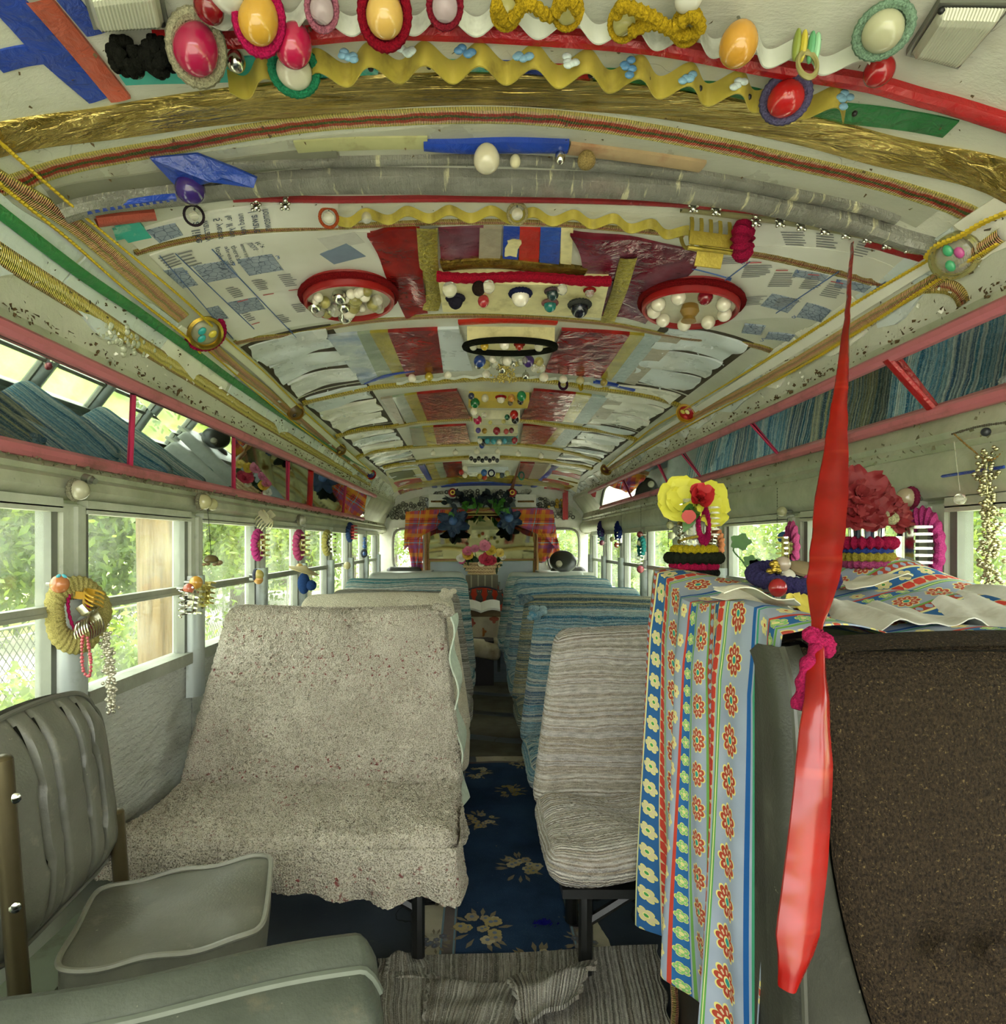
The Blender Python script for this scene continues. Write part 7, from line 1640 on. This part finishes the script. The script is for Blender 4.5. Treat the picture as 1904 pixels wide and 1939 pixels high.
for px in (887, 907, 927, 946):
    q = P(px, 1130, YC-.075); b = MB(); b.poly([q+V(.034*math.cos(a)*(1-.35*max(0, math.sin(a))), 0, .055*math.sin(a)-.02) for a in np.linspace(0, 6.283, 16, endpoint=False)], (0, 1, 0), .004)
    h = q+V(0, -.002, .045); b.poly([h+V(x*.026, 0, z*.026) for x, z in ((-.8,-.7),(0,-1),(.8,-.7),(1,.2),(.95,1.2),(.4,.6),(-.4,.6),(-.95,1.2),(-1,.2))], (0, 1, 0), .004); pc_ = b.build('printed_cat', CAT, t, False)
    b = MB()
    for dx in (-.009, .009): b.sph(h+V(dx, -.004, .002), (.005, .002, .004), 8, 6)
    b.build('cat_eyes', CATL, pc_)
b = MB(); b.tube([P(872+80*u, 1112+12*(2*u-1)**2-1, YC)+V(0, -.01, 0) for u in np.linspace(0, 1, 30)], .008, 6); b.build('beaded_hem', pm('#2a2c34', .6), t)
t = thing('slat_chair', 'dark chair with slatted back behind the cat cloth', 'chair', P(912, 1150, 5.85)); Yk = 5.86
for px in (880, 944): b = MB(); b.tube([P(px, 1102, Yk), (P(px, 1102, Yk)[0], Yk, 0)], .014, 8); b.build('post', CHROME, t)
b = MB(); b.box(P(912, 1103, Yk), (.30, .02, .14)); b.build('back_panel', pm('#5a553e', .6), t, False)
for px in (892, 905, 918, 931): b = MB(); b.box(P(px, 1103, Yk)+V(0, -.014, 0), (.012, .012, .14)); b.build('slat', pm('#8a8466', .6), t, False)
b = MB(); b.box((P(912, 1103, Yk)[0], Yk-.16, .45), (.32, .34, .04)); b.build('seat', pm('#2e2a20', .6), t, False)
cb = P(912, 1090, 5.95); t = thing('flower_basket', 'wicker basket on the chair back filled with silk flowers', 'basket', cb)
b = MB(); pr = [(.001, 0), (.10, 0), (.13, .03), (.165, .085), (.185, .125), (.175, .125), (.15, .06)]; b.lathe(pr, cb, None, 40, False, (1, .62)); b.build('wicker_body', WICK, t)
for z_, r_ in ((.02, .128), (.05, .148), (.085, .17), (.122, .188)): b = MB(); b.torus(cb+V(0, 0, z_), r_, .008, None, 60, 6, 40, .25, (1, .62)); b.build('wicker_band', pm('#b59a6c', .6, 0, .3, 80), t)
b = MB()
for k in range(40): leafs(b, cb+V(R.uniform(-.14, .14), R.uniform(-.08, .06), .12), 1, .10, .8, V(0, -.2, .6))
b.build('leaves', pm('#2f4a2c', .6, 0, .4, 30), t)
for k, (px, py, c, r, lb) in enumerate(((884, 1045, '#c0607c', .055, 'left pink silk rose in the basket'), (898, 1040, '#c4708c', .05, 'second pink silk rose in the basket'), (917, 1035, '#cc7890', .06, 'top pink silk rose in the basket'), (886, 1051, '#c9a23a', .06, 'left yellow silk rose in the basket'), (929, 1044, '#c9a83a', .055, 'right yellow silk rose in the basket'), (946, 1048, '#d0b45a', .045, 'pale yellow bloom at the right of the basket'), (920, 1061, '#b02c44', .075, 'large red silk bloom in the basket front'), (932, 1063, '#a82a40', .05, 'small red bloom right of the large one'), (872, 1058, '#d9d2c0', .045, 'white bloom at the left of the basket'), (874, 1063, '#c0507c', .035, 'magenta bloom low at the left of the basket'), (911, 1068, '#d8d4b0', .035, 'cream daisy hanging over the basket rim'), (952, 1056, '#c9c4b0', .035, 'white bloom at the right of the basket'))):
    c_ = P(px, py, 5.84); tt_ = thing('silk_flower', lb, 'flower', c_, 'silk flowers in the basket'); b = MB(); petals(b, c_, r, 6, .5, 3, norm(V(0, -.9, .4)), .2, .2, .6); b.build('petals', pm(c, .6, 0, .25, 60), tt_); b = MB(); b.tube([c_, V(c_[0]*.6+cb[0]*.4, cb[1]-.03, cb[2]+.09)], .004, 5); b.build('stem', GRN, tt_)
for n_, xa in enumerate((-1.1, .56)):
    b = MB(); b.box((xa+.27, 6.66, .885), (.54, .70, .03)); b.build('trim_%d' % (n_+1), ALU_D, None, False, **ST)
# dark round things on the shelf below the rear lights
c = P(1072, 1082, 6.42); t = thing('pot_lid', 'black domed pot lid leaning by the right rear light', 'lid', c); M = rotx(.9)
b = MB(); b.lathe([(.13, 0), (.135, .012), (.115, .03), (.06, .045), (.001, .05)], c+V(-.02, .1, .10), M, 36, False); b.build('dome', pm('#2c2e2a', .3, .4), t); b = MB(); b.torus(c+V(-.02, .1, .10), .132, .01, M, 48, 6); b.build('rim', STEEL, t); b = MB(); b.lathe([(.02, 0), (.015, .02), (.035, .05), (.03, .07), (.001, .075)], c+V(-.08, .02, .06), rotx(1.2), 16, False); b.build('knob', pm('#8a8470', .4), t)
for px, lb in ((765, 'black rounded headrest at the left rear corner'), (1075, 'black rounded headrest at the right rear corner')):
    b = MB(); put_box(b, P(px, 1082, 6.75)-V(0, 0, .12), (.19, .06, .17), .055, (14, 6, 12)); b.build('headrest', pm('#33362f', .4), None, True, **tg(lb, 'headrest'))
# ---------------------------------------------------------------- outdoors beyond the panes
GZ = -1.05
b = MB(); n = 30; G_ = np.array([[(x, y, GZ+.15*math.sin(x*.3)*math.cos(y*.2)) for y in np.linspace(-40, 70, n)] for x in np.linspace(-60, 60, n)]); b.grid(G_); b.build('ground', GRASS, None, True, kind='structure')
def tree(lb, x, y, h, r, n, seed, leaf, base=0.0, grp='trees outside', flat=1.0, size=.14):
    rs = np.random.RandomState(seed); t = thing('tree', lb, 'tree', (x, y, GZ), grp)
    b = MB(); b.tube([(x, y, GZ), (x+.1, y, GZ+h*.4), (x+.05, y+.1, GZ+h*.75)], [r*.09, r*.07, r*.02], 8); b.build('trunk', BARK, t)
    k = 26; cen = rs.normal(size=(k, 3)); cen /= np.linalg.norm(cen, axis=1, keepdims=True); cen *= (rs.rand(k, 1)**.4)*V(r*.75, r*.75, h*.36*flat); cen += V(x, y, GZ+base+h*.52)
    c = cen[rs.randint(k, size=n)]+rs.normal(size=(n, 3))*r*.20
    c[:,2] = np.maximum(c[:,2], GZ+.15)
    d = rs.normal(size=(n, 3)); d /= np.linalg.norm(d, axis=1, keepdims=True); e = np.cross(d, rs.normal(size=(n, 3))); e /= np.linalg.norm(e, axis=1, keepdims=True)
    s = (size*(.6+.8*rs.rand(n, 1)))
    vs = np.stack([c-d*s, c+e*s*.45, c+d*s, c-e*s*.45], 1).reshape(-1, 3)
    me = MB(); me.v = [vs]; me.uv = [np.zeros((4*n, 2))]; me.f = [(4*i, 4*i+1, 4*i+2, 4*i+3) for i in range(n)]; me.mi = [0]*n; me.n = 4*n
    me.build('foliage', leaf, t, False, kind='stuff')
LT = ['leafy tree at the left edge behind the front window', 'broad tree behind the wire fence left of the pole', 'tree beyond the fence right of the wooden pole', 'yellow green tree seen through the third left window', 'dense tree seen through the fourth left window', 'tree seen through the fifth left window', 'tree far back on the left side', 'last tree toward the left rear']
for k, (x, y, h, r) in enumerate(((-7.2, 4.2, 4.6, 2.2), (-9, 8.5, 5.4, 2.6), (-7.5, 11.5, 5.0, 2.4), (-6.2, 12.5, 5.2, 2.2), (-6.6, 17, 5.6, 2.6), (-5.6, 20, 6, 2.6), (-5.2, 25, 6, 3), (-4.2, 30, 6.5, 3))):
    tree(LT[k], x, y, h, r, 9000, 20+k, LEAF[k % 3], size=.085)
LS = ['low bush by the fence in the front left window', 'low bush behind the chain link fence', 'bush at the fence foot near the pole']
for k, (x, y, h, r) in enumerate(((-4.9, 4.6, 1.6, 1.0), (-4.4, 5.4, 1.3, .9), (-4.6, 8.4, 1.7, 1.1))): tree(LS[k], x, y, h, r, 3000, 60+k, LEAF[1], -.2, 'bushes at the fence', 1.0, .06)
RT = ['pale green bush hedge at the right edge window', 'rounded hedge tree in the second right window', 'bushy tree in the third right window', 'tree in the fourth right window', 'tree in the fifth right window', 'tree far back on the right side', 'last tree toward the right rear']
for k, (x, y, h, r) in enumerate(((13, 12, 3.6, 3.2), (12, 17, 4.0, 3.2), (9.5, 19, 4.4, 3), (8.5, 23, 4.6, 3), (7, 26, 5, 3), (6, 29, 5, 3), (4.6, 33, 5.6, 3))):
    tree(RT[k], x, y, h, r, 4600, 90+k, LEAF[(k+1) % 3], -.4, 'hedge trees on the right', .9, .11)
for k, (x, y, h, r) in enumerate(((18, 12, 7, 5), (16, 22, 8, 5), (-14, 10, 8, 5), (-13, 20, 8.5, 5), (-10, 33, 9, 6), (9, 42, 9, 6))):
    tree('tall tree standing far off %s' % ('behind the right hedge', 'behind the right hedge further back', 'behind the left trees', 'behind the left trees further back', 'at the left rear distance', 'at the right rear distance')[k], x, y, h, r, 5200, 130+k, LEAF[2], 0, 'distant trees', 1.0, .26)
b = MB(); b.box((0, 10, GZ+.10), (9.2, 60, .14)); b.build('bounce_ground', pm('#a39f92', .9, 0, .2, 6, .6, 60), None, False, kind='structure')  # added neutral grey ground round the bus, bounces uncoloured light inside
# pale road and concrete apron beyond the fence
b = MB(); b.box((12.5, 6, GZ+.03), (5, 40, .05)); b.build('road', pm('#c9c2ad', .8, 0, .1, 1), None, False, kind='structure')
b = MB(); b.box((-7.2, 8, GZ+.25), (3.2, 30, .5)); b.build('concrete_apron', pm('#cfcbc0', .8, 0, .08, 1.5), None, False, kind='structure')
# wire fence
t = thing('wire_fence', 'diagonal wire mesh fence with grey posts outside the left windows', 'fence', (-5.4, 9, GZ)); b = MB(); ya, yb, h = 2.2, 18, 1.28
for k in range(int((yb-ya)/.11)):
    y = ya+k*.11
    for s in (-1, 1):
        y2 = y+s*h*.8; b.add([(-5.4, y, GZ+.05), (-5.4, y+.02, GZ+.05), (-5.4, y2+.02, GZ+h), (-5.4, y2, GZ+h)], [(0,1,2,3)])
b.build('wire_mesh', pm('#3c3e38', .6), t, False, kind='stuff')
for k in range(8): y = ya+k*2.2; b = MB(); b.tube([(-5.4, y, GZ), (-5.4, y, GZ+h+.05)], .03, 8); b.build('post', STEEL, t)
b = MB(); b.tube([(-5.4, ya, GZ+h), (-5.4, yb, GZ+h)], .02, 6); b.build('top_rail', STEEL, t)
# utility pole
pp = P(303, VY, 5.04); b = MB(); b.tube([(pp[0]+.05, pp[1], GZ), (pp[0]+.0, pp[1], 1.2), (pp[0]-.08, pp[1], 6)], [.185, .172, .14], 20); b.build('utility_pole', POLE, None, True, **tg('weathered wooden utility pole outside the second left window', 'pole'))
